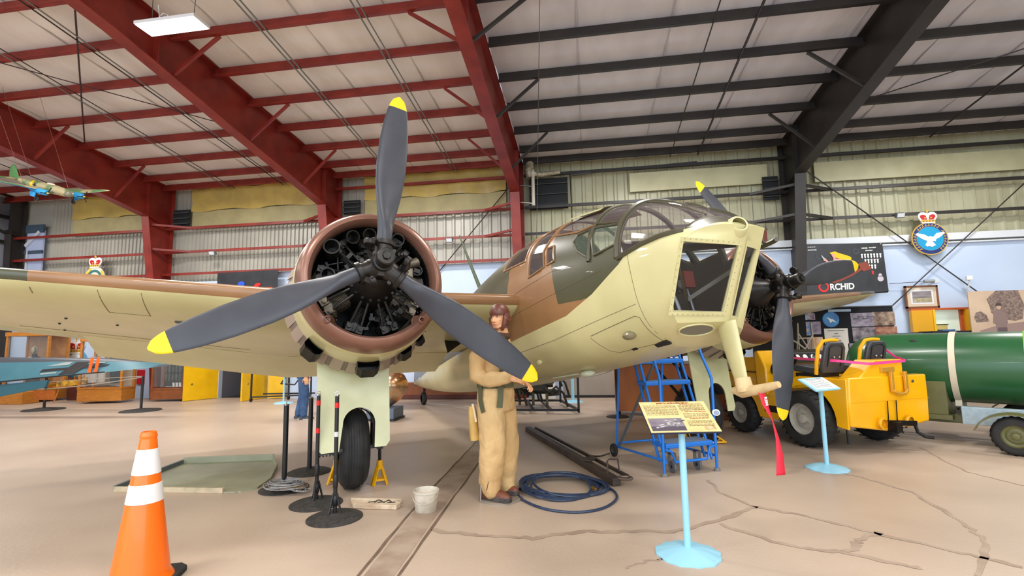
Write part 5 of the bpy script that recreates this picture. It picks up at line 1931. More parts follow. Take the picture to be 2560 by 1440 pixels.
# harness, belt and pouch
WEB = mat('olive_webbing', (86, 86, 60), .8)
hn = MB()
def strap(pts, w, n):
    rings = []
    for i, p in enumerate(pts):
        p = Vector(p)
        t = (Vector(pts[min(i + 1, len(pts) - 1)]) - Vector(pts[max(0, i - 1)])).normalized()
        nn = Vector(n[i] if isinstance(n, list) else n).normalized()
        sdv = t.cross(nn).normalized()
        rings.append([p - sdv * w / 2, p + sdv * w / 2, p + sdv * w / 2 + nn * .006, p - sdv * w / 2 + nn * .006])
    hn.loft(rings)
strap([B(.182 * cos(a), -.01 + .160 * sin(a), 1.03) for a in [2 * pi * i / 28 for i in range(29)]], .045, [B(cos(a), sin(a), 0) for a in [2 * pi * i / 28 for i in range(29)]])
strap([B(.19, -.04, 1.03), B(.215, -.02, .90), B(.225, .02, .80)], .05, B(1, -.2, 0))
strap([B(.125, .145, 1.03), B(.145, .155, .93), B(.155, .15, .84)], .055, B(.8, .6, 0))
strap([B(.10, .12, 1.05), B(.10, .14, 1.2), B(.10, .12, 1.36), B(.10, .04, 1.47)], .04, [B(.3, 1, 0), B(.3, 1, 0), B(.3, 1, .3), B(.1, .5, 1)])
strap([B(.04, -.16, 1.05), B(.05, -.19, 1.2), B(.07, -.17, 1.36), B(.09, -.08, 1.46)], .05, [B(0, -1, 0), B(0, -1, 0), B(0, -1, .3), B(0, -.6, 1)])
hn.build('harness', WEB, mq, smooth=30)
MB().box(B(.13, .15, 1.385), (.03, .03, .025)).cyl(B(.10, .15, 1.33), B(.16, .13, 1.40), .012).build('oxygen_connector', mat('teal_black_fitting', (40, 60, 66), .3), mq, bevel=.003)
MB().box(B(.0, -.19, 1.16), (.02, .05, .045)).build('white_buckle', WHITE, mq, bevel=.004)
pu = MB()
rings = []
for t, w in ((0, .035), (.15, .045), (.5, .055), (.85, .055), (1, .05)):
    c = B(.16 + .02 * t, -.165 + .05 * t, .84 - .30 * t)
    rings.append([c + br_ * (w * cos(a)) + bf * (w * .75 * sin(a)) for a in [2 * pi * i / 18 for i in range(18)]])
pu.loft(rings)
pu.build('leather_pouch', mat('tan_yellow_leather', (206, 168, 88), .5, c2=(184, 146, 74), scale=6), mq, smooth=50)
MB().cyl(B(.17, -.15, .86), B(.18, -.10, .70), .012).build('strap_end', mat('cream_webbing2', (222, 206, 172), .7), mq)
for s in (1, -1):
    bt = MB()
    o = Vector((0, 0, .02))
    fx = .02 if s == 1 else -.04
    torso(bt, [(B(s * .105, fx - .05, .02), .045, .075, br_, bf), (B(s * .105, fx - .04, .08), .045, .075, br_, bf), (B(s * .105, fx - .03, .14), .05, .07, br_, bf), (B(s * .105, fx - .02, .22), .052, .062, br_, bf)], 20)
    rings = []
    for t, w, h in ((-.11, .032, .05), (-.06, .042, .085), (.0, .044, .10), (.06, .048, .085), (.12, .05, .07), (.17, .042, .055), (.195, .02, .035)):
        c = B(s * .105, fx + t, .022)
        rings.append([c + br_ * (w * cos(a)) + Z * (h * max(0, sin(a)) + .012) for a in [2 * pi * i / 20 for i in range(20)]])
    bt.loft(rings)
    b_ = bt.build('flying_boot', mat('russet_boot_leather', (124, 66, 42), .5, c2=(100, 52, 34), scale=8), mq)
    remesh(b_, .007, 4, .5)
    so2 = MB()
    ol = [(-.125, .025), (-.11, .04), (-.03, .045), (.08, .054), (.15, .052), (.195, .03), (.205, 0), (.195, -.03), (.15, -.05), (.08, -.052), (-.03, -.045), (-.11, -.04), (-.125, -.025)]
    so2.prism([(a, b) for a, b in ol], .04, O=B(s * .105, fx, .038), U=bf, V=-br_)
    so2.build('boot_sole', mat('worn_black_sole', (46, 42, 42), .6, c2=(80, 72, 68), scale=20), b_, smooth=40, bevel=.006)
zp = MB().tube([B(.19, .06, .30), B(.20, .05, .2), B(.205, .03, .12)], .004, 6).tube([B(.12, .17, 1.36), B(.10, .165, 1.2), B(.05, .16, 1.05)], .004, 6)
zp.build('zip_line', mat('dark_zip', (90, 70, 50), .5), mq)
dp = MB().lathe([(0, 0), (.205, 0), (.205, .012), (.195, .018), (0, .018)], 48, Matrix.Translation(B(.0, .03, 0)))
dp.build('base_plate', mat('grey_base_plate', (150, 140, 128), .4, metal=.3), mq, smooth=30)
MB().cyl(B(.19, -.05, .01), B(.185, -.05, .26), .008).build('support_rod', CHROME, mq)

# ---- two visitors behind the wing
def visitor(loc, rz, label, trouser, shirt, hair, shoe, step=.18, bare=True, h=1.0):
    t = thing('person', label, 'person', loc, rz)
    t.scale = (h, h, h)
    b = MB()
    P, R = head(b, (0, .02, 1.60), (0, 1, 0), (0, 0, 1))
    X, Y = Vector((1, 0, 0)), Vector((0, 1, 0))
    torso(b, [((0, 0, .9), .15, .10, X, Y), ((0, 0, 1.1), .14, .10, X, Y), ((0, 0, 1.33), .18, .11, X, Y), ((0, .0, 1.42), .10, .07, X, Y), ((0, 0, 1.48), .055, .055, X, Y)])
    for s in (1, -1):
        limb(b, [(s * .19, 0, 1.36), (s * .23, -.02, 1.08), (s * .23, .06, .84)], [.05, .04, .03])
        limb(b, [(s * .09, 0, .88), (s * .10, s * step * .5 + .03, .47), (s * .10, s * step - .02, .08)], [.08, .055, .04])
        hand(b, (s * .23, .06, .83), (0, .12, -1), (s, 0, 0), .35, 1.0, side=1)
    o = b.build('person_body', SKIN, t)
    remesh(o, .006, 4, .5)
    face_bits(t, P, R, 1.0)
    sh = MB()
    torso(sh, [((0, 0, .84), .175, .125, X, Y), ((0, 0, 1.0), .17, .125, X, Y), ((0, 0, 1.3), .195, .13, X, Y), ((0, 0, 1.40), .14, .09, X, Y), ((0, 0, 1.45), .075, .07, X, Y)])
    for s in (1, -1):
        limb(sh, [(s * .18, 0, 1.36), (s * .225, -.01, 1.16), (s * .23, .0, 1.06)] if bare else [(s * .18, 0, 1.36), (s * .23, -.02, 1.08), (s * .235, .05, .87)], [.065, .06, .056] if bare else [.065, .055, .045])
    remesh(sh.build('shirt', shirt, t), .012, 4, .5, (.012, .08))
    tr_ = MB()
    torso(tr_, [((0, 0, .80), .155, .115, X, Y), ((0, 0, .92), .155, .115, X, Y), ((0, 0, 1.0), .15, .11, X, Y)])
    for s in (1, -1):
        limb(tr_, [(s * .09, 0, .84), (s * .10, s * step * .5 + .03, .47), (s * .10, s * step - .02, .10)], [.098, .078, .068])
    remesh(tr_.build('trousers', trouser, t), .010, 4, .5, (.014, .06))
    for s in (1, -1):
        k = MB()
        rings = []
        for tt, w, hh in ((-.09, .03, .05), (-.04, .04, .085), (.03, .042, .075), (.10, .046, .055), (.16, .04, .045), (.185, .02, .03)):
            rings.append([(s * .10 + w * cos(a), s * step - .01 + tt, .004 + hh * max(0, sin(a)) + .002) for a in [2 * pi * i / 18 for i in range(18)]])
        k.loft(rings)
        sb = k.build('shoe', shoe, t, smooth=50)
        MB().prism([(-.095, .028), (.0, .043), (.1, .048), (.17, .036), (.19, 0), (.17, -.036), (.1, -.048), (0, -.043), (-.095, -.028)], .018, O=(s * .10, s * step - .01, .0095), U=(0, 1, 0), V=(-1, 0, 0)).build('shoe_sole', mat('pale_sole', (190, 186, 178), .7), sb, smooth=40)
    hr = MB()
    rings = []
    for i in range(10):
        ph = radians(3 + 92 * i / 9)
        rings.append([P(cos(a) * sin(ph) * .084, sin(a) * sin(ph) * .10 - .014, cos(ph) * .095 + .032 - (.05 if (i == 9 and sin(a) < .2) else 0)) for a in [2 * pi * j / 28 for j in range(28)]])
    hr.loft(rings, caps=False)
    hr.build('hair', hair, t, smooth=60)
    return t


visitor((-5.66, 9.2, 0), radians(-60), 'person in blue jeans and dark trainers standing behind the wing', mat('blue_denim', (62, 92, 134), .85, c2=(44, 70, 108), scale=6, bump=.2, bscale=60), mat('brown_check_shirt', (110, 84, 78), .8, c2=(80, 60, 60), scale=20), mat('brown_hair', (70, 48, 34), .7), mat('navy_trainer', (56, 62, 76), .6), .05)
visitor((-5.42, 10.0, 0), radians(150), 'person in black trousers and brown shoes beyond the one in jeans', mat('black_trousers', (26, 24, 26), .85), mat('black_shirt', (30, 28, 30), .8), mat('dark_hair', (40, 30, 26), .7), mat('brown_shoe', (92, 62, 50), .6), .06, bare=False, h=.95)

# ================================================================ along the walls
def board(parent, name, m, x0, x1, z0, z1, y, t=.03, bev=0):
    return MB().box(((x0 + x1) / 2, y, (z0 + z1) / 2), (x1 - x0, t, z1 - z0)).build(name, m, parent, smooth=0, bevel=bev)


GOLD = mat('emblem_gold', (204, 168, 72), .4)
CRED = mat('crown_red', (190, 24, 34), .5)
FX, FZ = Vector((1, 0, 0)), Vector((0, 0, 1))


def flat(parent, name, m, poly, O, t=.02):
    return MB().prism(poly, t, O=O, U=(1, 0, 0), V=(0, 0, 1)).build(name, m, parent, smooth=0)


def crown(parent, O, s):
    """board-cut royal crown about 1 unit wide, base at O."""
    def q(poly):
        return [(x * s, z * s) for x, z in poly]
    out = circle(.27, 20, -.24, .42, -.6, pi) [::-1]
    arch = [(-.36, .0), (-.38, .14), (-.50, .36), (-.48, .55), (-.34, .66), (-.16, .66), (-.04, .60), (-.05, .74), (.05, .74), (.04, .60), (.16, .66), (.34, .66), (.48, .55), (.50, .36), (.38, .14), (.36, .0)]
    flat(parent, 'crown_board', WHITE, q(arch), O)
    Of = Vector(O) + Vector((0, -.013, 0))
    for k in (-1, 1):
        flat(parent, 'crown_cap', CRED, q([(k * .05, .22), (k * .30, .22), (k * .41, .38), (k * .38, .48), (k * .26, .52), (k * .10, .46)][::k]), Of, .012)
        flat(parent, 'crown_pearl', GOLD, q([(k * .16 + .05 * cos(a), .32 + .05 * sin(a)) for a in [2 * pi * i / 10 for i in range(10)]]), Of + Vector((0, -.008, 0)), .008)
    flat(parent, 'crown_rim', GOLD, q([(-.36, .02), (.36, .02), (.38, .14), (.34, .20), (-.34, .20), (-.38, .14)]), Of, .012)
    flat(parent, 'crown_ermine', WHITE, q([(-.34, -.02), (.34, -.02), (.36, .05), (-.36, .05)]), Of + Vector((0, -.008, 0)), .01)
    for k in range(4):
        flat(parent, 'crown_jewel', mat('jewel_blue', (40, 60, 120), .4) if k % 2 else CRED, q(circle(.03, 10, -.24 + .16 * k, .12)), Of + Vector((0, -.009, 0)), .008)
    flat(parent, 'crown_cross', GOLD, q([(-.03, .58), (.03, .58), (.03, .70), (.08, .70), (.08, .76), (.03, .76), (.03, .82), (-.03, .82), (-.03, .76), (-.08, .76), (-.08, .70), (-.03, .70)]), Of, .012)


# crest with green ring high on the left bay
cst = thing('squadron_crest', 'round squadron crest with red crown and green ring on the grey ribbed wall', 'crest', (-14.76, 12.72, 3.60))
flat(cst, 'crest_board', mat('crest_cream', (226, 214, 200), .5), circle(.36, 40), (0, 0, 0), .03)
for k in range(10):
    a0 = radians(-20 + 22 * k + 2)
    if k in (3, 4, 5):
        continue
    flat(cst, 'scroll_segment', mat('crest_yellow', (220, 190, 60), .5), [(.35 * cos(a), .35 * sin(a)) for a in (a0, a0 + .16, a0 + .32)] + [(.275 * cos(a), .275 * sin(a)) for a in (a0 + .32, a0 + .16, a0)], (0, -.02, 0), .012)
MB().add([(r * cos(2 * pi * i / 48), -.022, r * sin(2 * pi * i / 48)) for r in (.19, .265) for i in range(48)], [(i, (i + 1) % 48, 48 + (i + 1) % 48, 48 + i) for i in range(48)]).build('green_ring', mat('crest_teal', (50, 110, 110), .5), cst, smooth=0)
flat(cst, 'crest_device', BLACK, [(-.05, -.06), (.06, -.08), (.03, .06), (-.01, .12), (-.04, .04)], (0, -.02, 0), .012)
crown(cst, (0, -.01, .33), .46)

cs2 = thing('squadron_crest', 'low crest with red crown seen under the wing on the pale wall', 'crest', (-15.45, 12.93, 1.05))
flat(cs2, 'crest_board', mat('crest_sky', (60, 150, 190), .5), circle(.42, 40), (0, 0, 0), .03)
flat(cs2, 'crest_ring', WHITE, circle(.3, 36), (0, -.02, 0), .012)
crown(cs2, (0, -.01, .30), .62)

# round crest with white bird on the right wall
c3 = thing('air_force_crest', 'round blue crest with a white bird and red crown on the right wall', 'crest', (7.97, 12.74, 3.66))
flat(c3, 'crest_board', GOLD, circle(.385, 48), (0, 0, 0), .04)
navy = mat('crest_navy', (24, 44, 110), .5)
MB().add([(r * cos(2 * pi * i / 48), -.022, r * sin(2 * pi * i / 48)) for r in (.285, .365) for i in range(48)], [(i, (i + 1) % 48, 48 + (i + 1) % 48, 48 + i) for i in range(48)]).build('navy_ring', navy, c3, smooth=0)
flat(c3, 'blue_field', mat('crest_cyan', (0, 150, 200), .5), circle(.28, 40), (0, -.02, 0), .012)
ltr = MB()
for k in range(26):
    a = radians(-60 + k * 11.6)
    if 8 < k < 10 or k % 9 == 0:
        continue
    u, v = Vector((-sin(a), 0, cos(a))), Vector((cos(a), 0, sin(a)))
    c = v * .325
    ltr.add([c + u * i + v * j + Vector((0, -.025, 0)) for i, j in ((-.02, -.028), (-.008, -.028), (-.002, .028), (-.02, .028))] + [c + u * i + v * j + Vector((0, -.025, 0)) for i, j in ((.004, -.028), (.018, -.028), (.018, .0), (.004, .0))], [(0, 1, 2, 3), (4, 5, 6, 7)])
ltr.build('lettering', GOLD, c3, smooth=0)
flat(c3, 'bird', WHITE, [(-.30, .10), (-.27, .14), (-.12, .10), (-.03, .04), (0, .06), (.06, .03), (.14, .12), (.30, .15), (.31, .11), (.20, .02), (.12, -.02), (.10, -.07), (.03, -.06), (.10, -.16), (.02, -.20), (-.04, -.18), (-.09, -.19), (-.12, -.15), (-.07, -.06), (-.18, .0)], (0, -.03, 0), .014)
crown(c3, (0, -.01, .37), .40)

# black banners
BAN = mat('black_vinyl_banner', (30, 31, 36), .35, c2=(42, 43, 48), scale=3, bump=.25, bscale=4)
bn = thing('nose_art_banner', 'black vinyl banner lettered ORCHID with nose art on the right wall', 'banner', (6.08, 12.66, 3.05))
MB().add([(-.92, 0, .60), (.83, 0, .55), (.85, -.02, -.60), (.84, -.0, -.63), (-.92, 0, -.72)], [(0, 4, 3, 2, 1)]).build('banner_sheet', BAN, bn, smooth=0).modifiers.new('t', 'SOLIDIFY').thickness = .012
BR_ = mat('banner_red', (226, 40, 34), .5)
def art(name, m, poly, y=-.012, t=.006):
    return flat(bn, name, m, poly, (0, y - .012, 0), t)
MB().add([(-.53 + r * cos(2 * pi * i / 40), -.022, -.45 + r * 1.05 * sin(2 * pi * i / 40)) for r in (.075, .12) for i in range(40)], [(i, (i + 1) % 40, 40 + (i + 1) % 40, 40 + i) for i in range(40)]).build('letter_o', BR_, bn, smooth=0)
text_mesh('RCHID', .205, 'lettering', WHITE, bn, (-.13, -.022, -.525), (1, 0, .012), (0, 0, 1), .004, bold=.007, xs=.86)
art('red_letter_tail', BR_, [(-.84, -.36), (-.74, -.32), (-.68, -.30), (-.76, -.36), (-.82, -.42)])
SKN = mat('art_pink', (240, 160, 150), .6)
art('art_hair', mat('art_yellow', (250, 200, 10), .6), [(-0.34, 0.36), (-0.22, 0.39), (-0.12, 0.34), (0.04, 0.28), (0.12, 0.24), (0.13, 0.18), (0.06, 0.14), (-0.06, 0.16), (-0.14, 0.22), (-0.22, 0.24), (-0.22, 0.14), (-0.26, 0.2), (-0.28, 0.3)])
art('art_figure', SKN, [(-0.31, 0.33), (-0.26, 0.34), (-0.22, 0.3), (-0.22, 0.22), (-0.12, 0.21), (-0.07, 0.16), (-0.06, 0.04), (-0.22, 0.04), (-0.28, 0.08), (-0.38, 0.08), (-0.44, 0.16), (-0.48, 0.17), (-0.49, 0.21), (-0.44, 0.23), (-0.37, 0.14), (-0.28, 0.16), (-0.25, 0.24), (-0.28, 0.26)], -.016)
art('art_bodice', BR_, [(-0.27, 0.08), (-0.14, 0.07), (-0.13, 0.14), (-0.2, 0.16), (-0.25, 0.13)], -.02)
art('art_pistol', mat('art_grey', (190, 190, 190), .6), [(-0.44, 0.22), (-0.52, 0.31), (-0.53, 0.3), (-0.49, 0.21), (-0.46, 0.2)], -.018)
art('art_bomb', mat('art_brown', (140, 60, 40), .6), [(-.39, -.33), (-.30, -.37), (-.18, -.34), (.10, -.22), (.32, -.08), (.36, -.12), (.54, -.06), (.44, .12), (.26, .07), (.30, -.03), (.06, -.16), (-.22, -.29)], -.014)
for n_, z, x0 in ((7, .25, .36), (5, .12, .425), (3, -.01, .49)):
    for k in range(n_):
        x = x0 + (k - 0) * .066 - (.0 if n_ == 7 else .0)
        art('tally_bomb', WHITE, [(x - .02, z + .05), (x - .02, z + .02), (x - .012, z + .01), (x - .018, z - .03), (x, z - .06), (x + .018, z - .03), (x + .012, z + .01), (x + .02, z + .02), (x + .02, z + .05)])
art('tally_bomb', BR_, [(.535, -.11), (.535, -.14), (.545, -.18), (.56, -.21), (.575, -.18), (.58, -.11)])
art('small_badge', mat('art_lilac', (200, 190, 200), .6), circle(.065, 20, .71, -.30) )
art('badge_crown', mat('art_lilac', (200, 190, 200), .6), [(.67, -.25), (.75, -.25), (.74, -.19), (.71, -.17), (.68, -.19)])
wr = MB()
for x0, x1, z, h in ((.38, .50, .44, .028), (.54, .69, .445, .028), (.46, .60, .38, .025), (-.80, -.64, .52, .02), (-.80, -.62, .45, .03)):
    x = x0
    while x < x1:
        wr.box((x, -.018, z), (.014, .004, h * random.uniform(.7, 1.2)))
        x += .022
wr.build('lettering', WHITE, bn, smooth=0)
for x, z, r in ((-.57, .30, .07), (.24, .37, .06)):
    MB().tube([(x + r * cos(2 * pi * i / 28), -.018, z + r * (1 + .12 * sin(i * 1.9)) * sin(2 * pi * i / 28)) for i in range(28)], .005, 5, closed=True).build('art_swirl', mat('art_dark_grey', (110, 112, 116), .6), bn)
for x, z in ((-.90, .57), (.80, .52), (.82, -.58)):
    MB().lathe([(.012, 0), (.024, .003), (.012, .006)], 14, Matrix.Translation((x, -.015, z)) @ Matrix.Rotation(radians(90), 4, 'X')).build('eyelet', STEEL, bn)

bn2 = thing('nose_art_banner', 'black vinyl banner with red painted scroll behind the near wing', 'banner', (-9.62, 12.68, 2.95))
MB().add([(-.95, 0, .64), (.96, 0, .66), (.96, -.02, -.66), (-.95, 0, -.66)], [(0, 3, 2, 1)]).build('banner_sheet', BAN, bn2, smooth=0).modifiers.new('t', 'SOLIDIFY').thickness = .012
flat(bn2, 'red_scroll', mat('bright_banner_red', (240, 20, 16), .5), [(-.04, .10), (.10, .16), (.20, .17), (.30, .29), (.42, .30), (.46, .24), (.40, .22), (.34, .16), (.42, .16), (.50, .10), (.64, .17), (.80, .17), (.84, .12), (.70, .0), (.0, -.1)], (0, -.02, 0), .008)
flat(bn2, 'blue_patch', mat('banner_blue', (30, 80, 200), .5), circle(.11, 20, -.16, .29, ry=.075), (0, -.02, 0), .008)
flat(bn2, 'white_patch', WHITE, circle(.07, 16, -.34, .14, ry=.06), (0, -.02, 0), .008)
flat(bn2, 'orange_patch', mat('banner_orange', (214, 130, 30), .5), circle(.09, 16, -.26, .18), (0, -.017, 0), .008)

# framed picture, poster, serving hatch, cabinets on the right
pf = thing('framed_picture', 'wooden framed landscape print with wide mount on the pale blue wall', 'picture', (7.74, 12.86, 2.31))
fr = MB()
for (x, z, w, h) in ((0, .245, .70, .04), (0, -.245, .70, .04), (-.33, 0, .04, .53), (.33, 0, .04, .53)):
    fr.box((x, 0, z), (w, .04, h))
fr.build('picture_frame', mat('mid_brown_wood', (126, 76, 44), .5), pf, smooth=0)
board(pf, 'mount', mat('cream_mount', (214, 196, 170), .7), -.32, .32, -.23, .23, .0, .02)
board(pf, 'inner_mount', mat('pale_mount', (228, 226, 228), .7), -.24, .24, -.17, .17, -.012, .008)
board(pf, 'print', mat('hazy_landscape', (160, 150, 160), .6, c2=(110, 104, 92), scale=5, stretch=(.5, 1, 2)), -.20, .20, -.13, .13, -.018, .006)
board(pf, 'print_foreground', mat('hazy_meadow', (150, 140, 104), .6, c2=(190, 180, 150), scale=12), -.20, .20, -.13, -.03, -.022, .004)

po_ = thing('photo_poster', 'large sepia photograph of an airman standing by trees at the right edge', 'poster', (8.80, 12.2, 1.83))
board(po_, 'print', mat('sepia_print', (206, 180, 154), .6, c2=(190, 164, 140), scale=2), -.55, .55, -.6, .52, 0, .02)
SEP = mat('sepia_dark', (96, 80, 76), .7, c2=(150, 128, 116), scale=26, detail=8)
def pa(name, m, poly, y=-.013):
    return flat(po_, name, m, poly, (0, y, 0), .004)
pa('trees', SEP, [(-.16, .20), (-.20, .34), (-.10, .44), (.0, .52), (.42, .52), (.50, .20), (.44, -.1), (.30, -.14), (-.02, -.08), (-.14, .05)])
pa('trees', SEP, [(-.48, -.06), (-.44, .05), (-.34, .08), (-.24, .0), (-.20, -.14), (-.44, -.16)])
pa('path', mat('sepia_path', (150, 126, 118), .7), [(-.40, -.34), (.0, -.22), (.50, -.16), (.52, -.6), (-.2, -.6)])
pa('portrait_figure', mat('sepia_uniform', (132, 112, 106), .7), [(-.10, .03), (-.04, .10), (.0, .12), (.06, .10), (.13, .02), (.15, -.18), (.12, -.22), (.12, -.6), (-.06, -.6), (-.08, -.2), (-.13, -.18)], -.017)
pa('portrait_figure', mat('sepia_face', (190, 160, 136), .7), circle(.045, 16, .01, .165, ry=.055), -.018)
pa('portrait_cap', mat('sepia_cap', (70, 58, 56), .7), [(-.05, .19), (.07, .19), (.06, .245), (-.03, .25)], -.02)
pa('portrait_figure', mat('sepia_trouser', (96, 80, 84), .7), [(-.06, -.28), (.12, -.28), (.12, -.6), (-.06, -.6)], -.019)

hz = thing('serving_hatch', 'serving hatch with orange yellow surround opening into a bright room', 'hatch', (8.0, 12.9, 1.75))
OY = mat('orange_yellow_paint', (226, 164, 20), .4)
board(hz, 'recess', mat('mint_room_glow', (214, 226, 206), .6, emit=.35), -.12, .56, -.27, .24, .03, .02)  # flat board glows by itself to stand in for a lit room
board(hz, 'side_panel', OY, -.57, -.12, -.26, .24, -.10, .10)
board(hz, 'reveal', mat('deep_yellow', (240, 190, 30), .4), -.14, -.10, -.27, .25, -.16, .04)
board(hz, 'frame_top', mat('orange_red_frame', (196, 90, 40), .4), -.57, .62, .24, .285, -.06, .16)
board(hz, 'frame_side', mat('orange_red_frame', (196, 90, 40), .4), .50, .56, -.27, .24, -.02, .06)
board(hz, 'frame_edge', OY, .56, .62, -.27, .24, -.06, .16)
board(hz, 'picture_inside', mat('yellow_certificate', (214, 190, 110), .5), -.05, .22, -.27, -.10, -.02, .02)
board(hz, 'picture_frame', BLACK, -.07, .24, -.10, -.085, -.03, .03)
tag(board(None, 'brochure', mat('blue_brochure', (70, 110, 170), .5), 7.95, 8.2, 1.50, 1.535, 12.7, .18), 'blue brochure lying on the black cabinet below the hatch', 'brochure')
bc = thing('display_counter', 'black counter below the serving hatch with white plug panel', 'counter', (7.95, 12.5, 0))
MB().box((.15, 0, .75), (1.15, .5, 1.5)).build('counter_body', mat('black_drape', (24, 24, 28), .8), bc, smooth=0, bevel=.01)
MB().box((.18, -.26, 1.40), (.20, .02, .12)).build('plug_panel', mat('dull_silver_panel', (150, 150, 150), .5), bc, smooth=0)
for k in (-1, 1):
    MB().cyl((.18 + k * .05, -.28, 1.42), (.18 + k * .05, -.265, 1.42), .018, n=10).build('socket', BLACK, bc)
cf = thing('framed_certificate', 'small framed certificate in a blue mount behind the green bomb', 'picture', (6.78, 11.75, 1.30), 0)
board(cf, 'picture_frame', mat('dark_grey_frame', (66, 70, 82), .4), -.24, .22, -.22, .17, 0, .03)
board(cf, 'mount', mat('royal_blue_mount', (34, 66, 140), .6), -.21, .19, -.20, .14, -.018, .01)
board(cf, 'inner_mount', mat('white_line', (200, 206, 220), .6), -.15, .14, -.20, .08, -.024, .006)
board(cf, 'print', mat('purple_print', (70, 50, 90), .6, c2=(120, 80, 60), scale=9), -.13, .12, -.20, .06, -.029, .006)
cc = thing('cream_cabinet', 'cream steel cabinet behind the green bomb and tractor seats', 'cabinet', (6.3, 12.5, 0))
MB().box((0.1, 0, .63), (1.1, .45, 1.26)).build('cabinet_body', mat('cream_enamel', (206, 202, 178), .4), cc, smooth=0, bevel=.01)
MB().box((-.3, -.235, .95), (.02, .03, .12)).build('handle', BLACK, cc, smooth=0)
MB().box((.55, -.3, .65), (.35, .04, 1.45)).build('side_board', mat('pale_grey_board', (188, 190, 184), .6), cc, smooth=0)
cc2 = thing('low_cabinet', 'light cream drawer cabinet between the tractor seats', 'cabinet', (5.35, 11.2, 0))
MB().box((0, 0, .54), (.9, .45, 1.08)).build('cabinet_body', MATS['cream_enamel'], cc2, smooth=0, bevel=.01)
MB().box((.25, -.24, .95), (.015, .03, .14)).build('handle', BLACK, cc2, smooth=0)

# black notice board with photographs
nb = thing('photo_notice_board', 'black notice board covered with squadron photographs behind the tractor', 'notice board', (5.68, 11.9, 0), 0)
board(nb, 'board_panel', mat('black_felt', (22, 23, 30), .9), -1.05, .88, .55, 2.06, 0, .04)
MB().box((-.085, 0, 2.07), (1.95, .06, .02)).build('board_trim', mat('grey_trim', (90, 92, 96), .5), nb, smooth=0)
for x in (-1.0, .84):
    MB().box((x, .05, .3), (.05, .05, .6)).build('board_leg', BLACK, nb, smooth=0)
board(nb, 'title_strip', mat('pale_blue_strip', (170, 190, 214), .6), -.42, .04, 1.965, 2.02, -.025, .01)
PH = [(.02, .47, 1.63, 1.93, (160, 150, 165), (110, 100, 115)), (.47, .90, 1.64, 1.94, (176, 152, 128), (90, 66, 60)), (.03, .48, 1.31, 1.61, (150, 140, 146), (70, 62, 70)), (.48, .92, 1.32, 1.62, (190, 140, 110), (120, 60, 50)),
      (-.08, .16, 1.06, 1.27, (150, 140, 150), (84, 76, 90)), (.18, .76, 1.08, 1.28, (224, 214, 200), (190, 176, 160)),
      (-1.0, -.86, 1.80, 1.93, (120, 170, 210), (200, 210, 220)), (-.86, -.70, 1.80, 1.95, (120, 80, 110), (200, 190, 200)), (-.98, -.82, 1.46, 1.76, (40, 130, 210), (220, 180, 120)), (-.81, -.60, 1.48, 1.76, (170, 150, 170), (110, 90, 110)),
      (-.98, -.80, 1.10, 1.42, (190, 150, 140), (110, 80, 80)), (-.80, -.58, 1.12, 1.42, (214, 150, 80), (230, 200, 180))]
for i, (x0, x1, z0, z1, a, b) in enumerate(PH):
    board(nb, 'photograph', mat('photo_print_%d' % i, a, .4, c2=b, scale=9, detail=6), x0, x1, z0, z1, -.027, .012)
pt = thing('aircraft_photo', 'never', 'x') if False else None
fl3 = MB()
for k in range(4):
    x = .10 + k * .09
    z = 1.78 + (k % 2) * .04
    fl3.prism([(x - .05, z), (x + .1, z + .02), (x + .12, z + .03), (x + .02, z + .03), (x - .02, z + .05), (x - .03, z + .02)], .004, O=(0, -.036, 0), U=(1, 0, 0), V=(0, 0, 1))
fl3.build('photo_print', mat('photo_aircraft_dark', (86, 78, 92), .6), nb, smooth=0)
MB().lathe([(0, .012), (.165, .012), (.175, .0)], 40, Matrix.Translation((-.38, -.022, 1.80)) @ Matrix.Rotation(radians(90), 4, 'X')).build('round_badge', mat('badge_blue', (60, 150, 210), .4, c2=(30, 100, 170), scale=4), nb)
flat(nb, 'badge_bird', WHITE, [(-.47, 1.86), (-.40, 1.82), (-.34, 1.80), (-.28, 1.73), (-.36, 1.76), (-.40, 1.72), (-.42, 1.78)], (0, -.038, 0), .006)
board(nb, 'typed_sheet', mat('typed_paper', (224, 216, 206), .6), -.54, -.06, 1.0, 1.60, -.027, .012)
tx = MB()
for z, w in ((1.55, .34), (1.49, .08), (1.43, .16), (1.38, .06), (1.33, .18), (1.27, .08), (1.20, .06), (1.14, .12)):
    tx.box((-.30, -.035, z), (w, .003, .014))
tx.build('lettering', mat('grey_ink', (90, 92, 100), .7), nb, smooth=0)

# lattice stand seen by the far cowl
ls = thing('lattice_stand', 'pale tubular lattice frame standing behind the far engine', 'stand', (4.55, 11.3, 0))
l_ = MB()
PT = mat('pale_tube', (190, 180, 160), .5)
for a, b in (((-.2, 0, 0), (-.16, 0, 1.72)), ((.18, 0, 0), (.10, 0, 1.72)), ((-.2, 0, .9), (.13, 0, 1.5)), ((.16, 0, .9), (-.16, 0, 1.5)), ((-.19, 0, .95), (.16, 0, .95)), ((-.17, 0, 1.4), (.12, 0, 1.4)), ((-.2, 0, .2), (.16, 0, .9)), ((-.2, .3, 0), (-.16, 0, 1.72)), ((.18, .3, 0), (.10, 0, 1.72))):
    l_.cyl(a, b, .014, n=8)
l_.tube([(-.6 + .1 * i, -.05, 1.45 - .02 * i * i * .5) for i in range(8)], .016, 8)
l_.build('lattice', PT, ls)
MB().ball((.02, -.1, 1.12), .06, 12).build('lamp_knob', mat('amber_knob', (226, 160, 20), .4), ls)
bd_ = tag(board(None, 'dark_partition', mat('near_black_board', (26, 24, 24), .8), 3.6, 4.72, 0, 2.0, 11.75, .05), 'black partition board behind the pale lattice frame', 'partition')

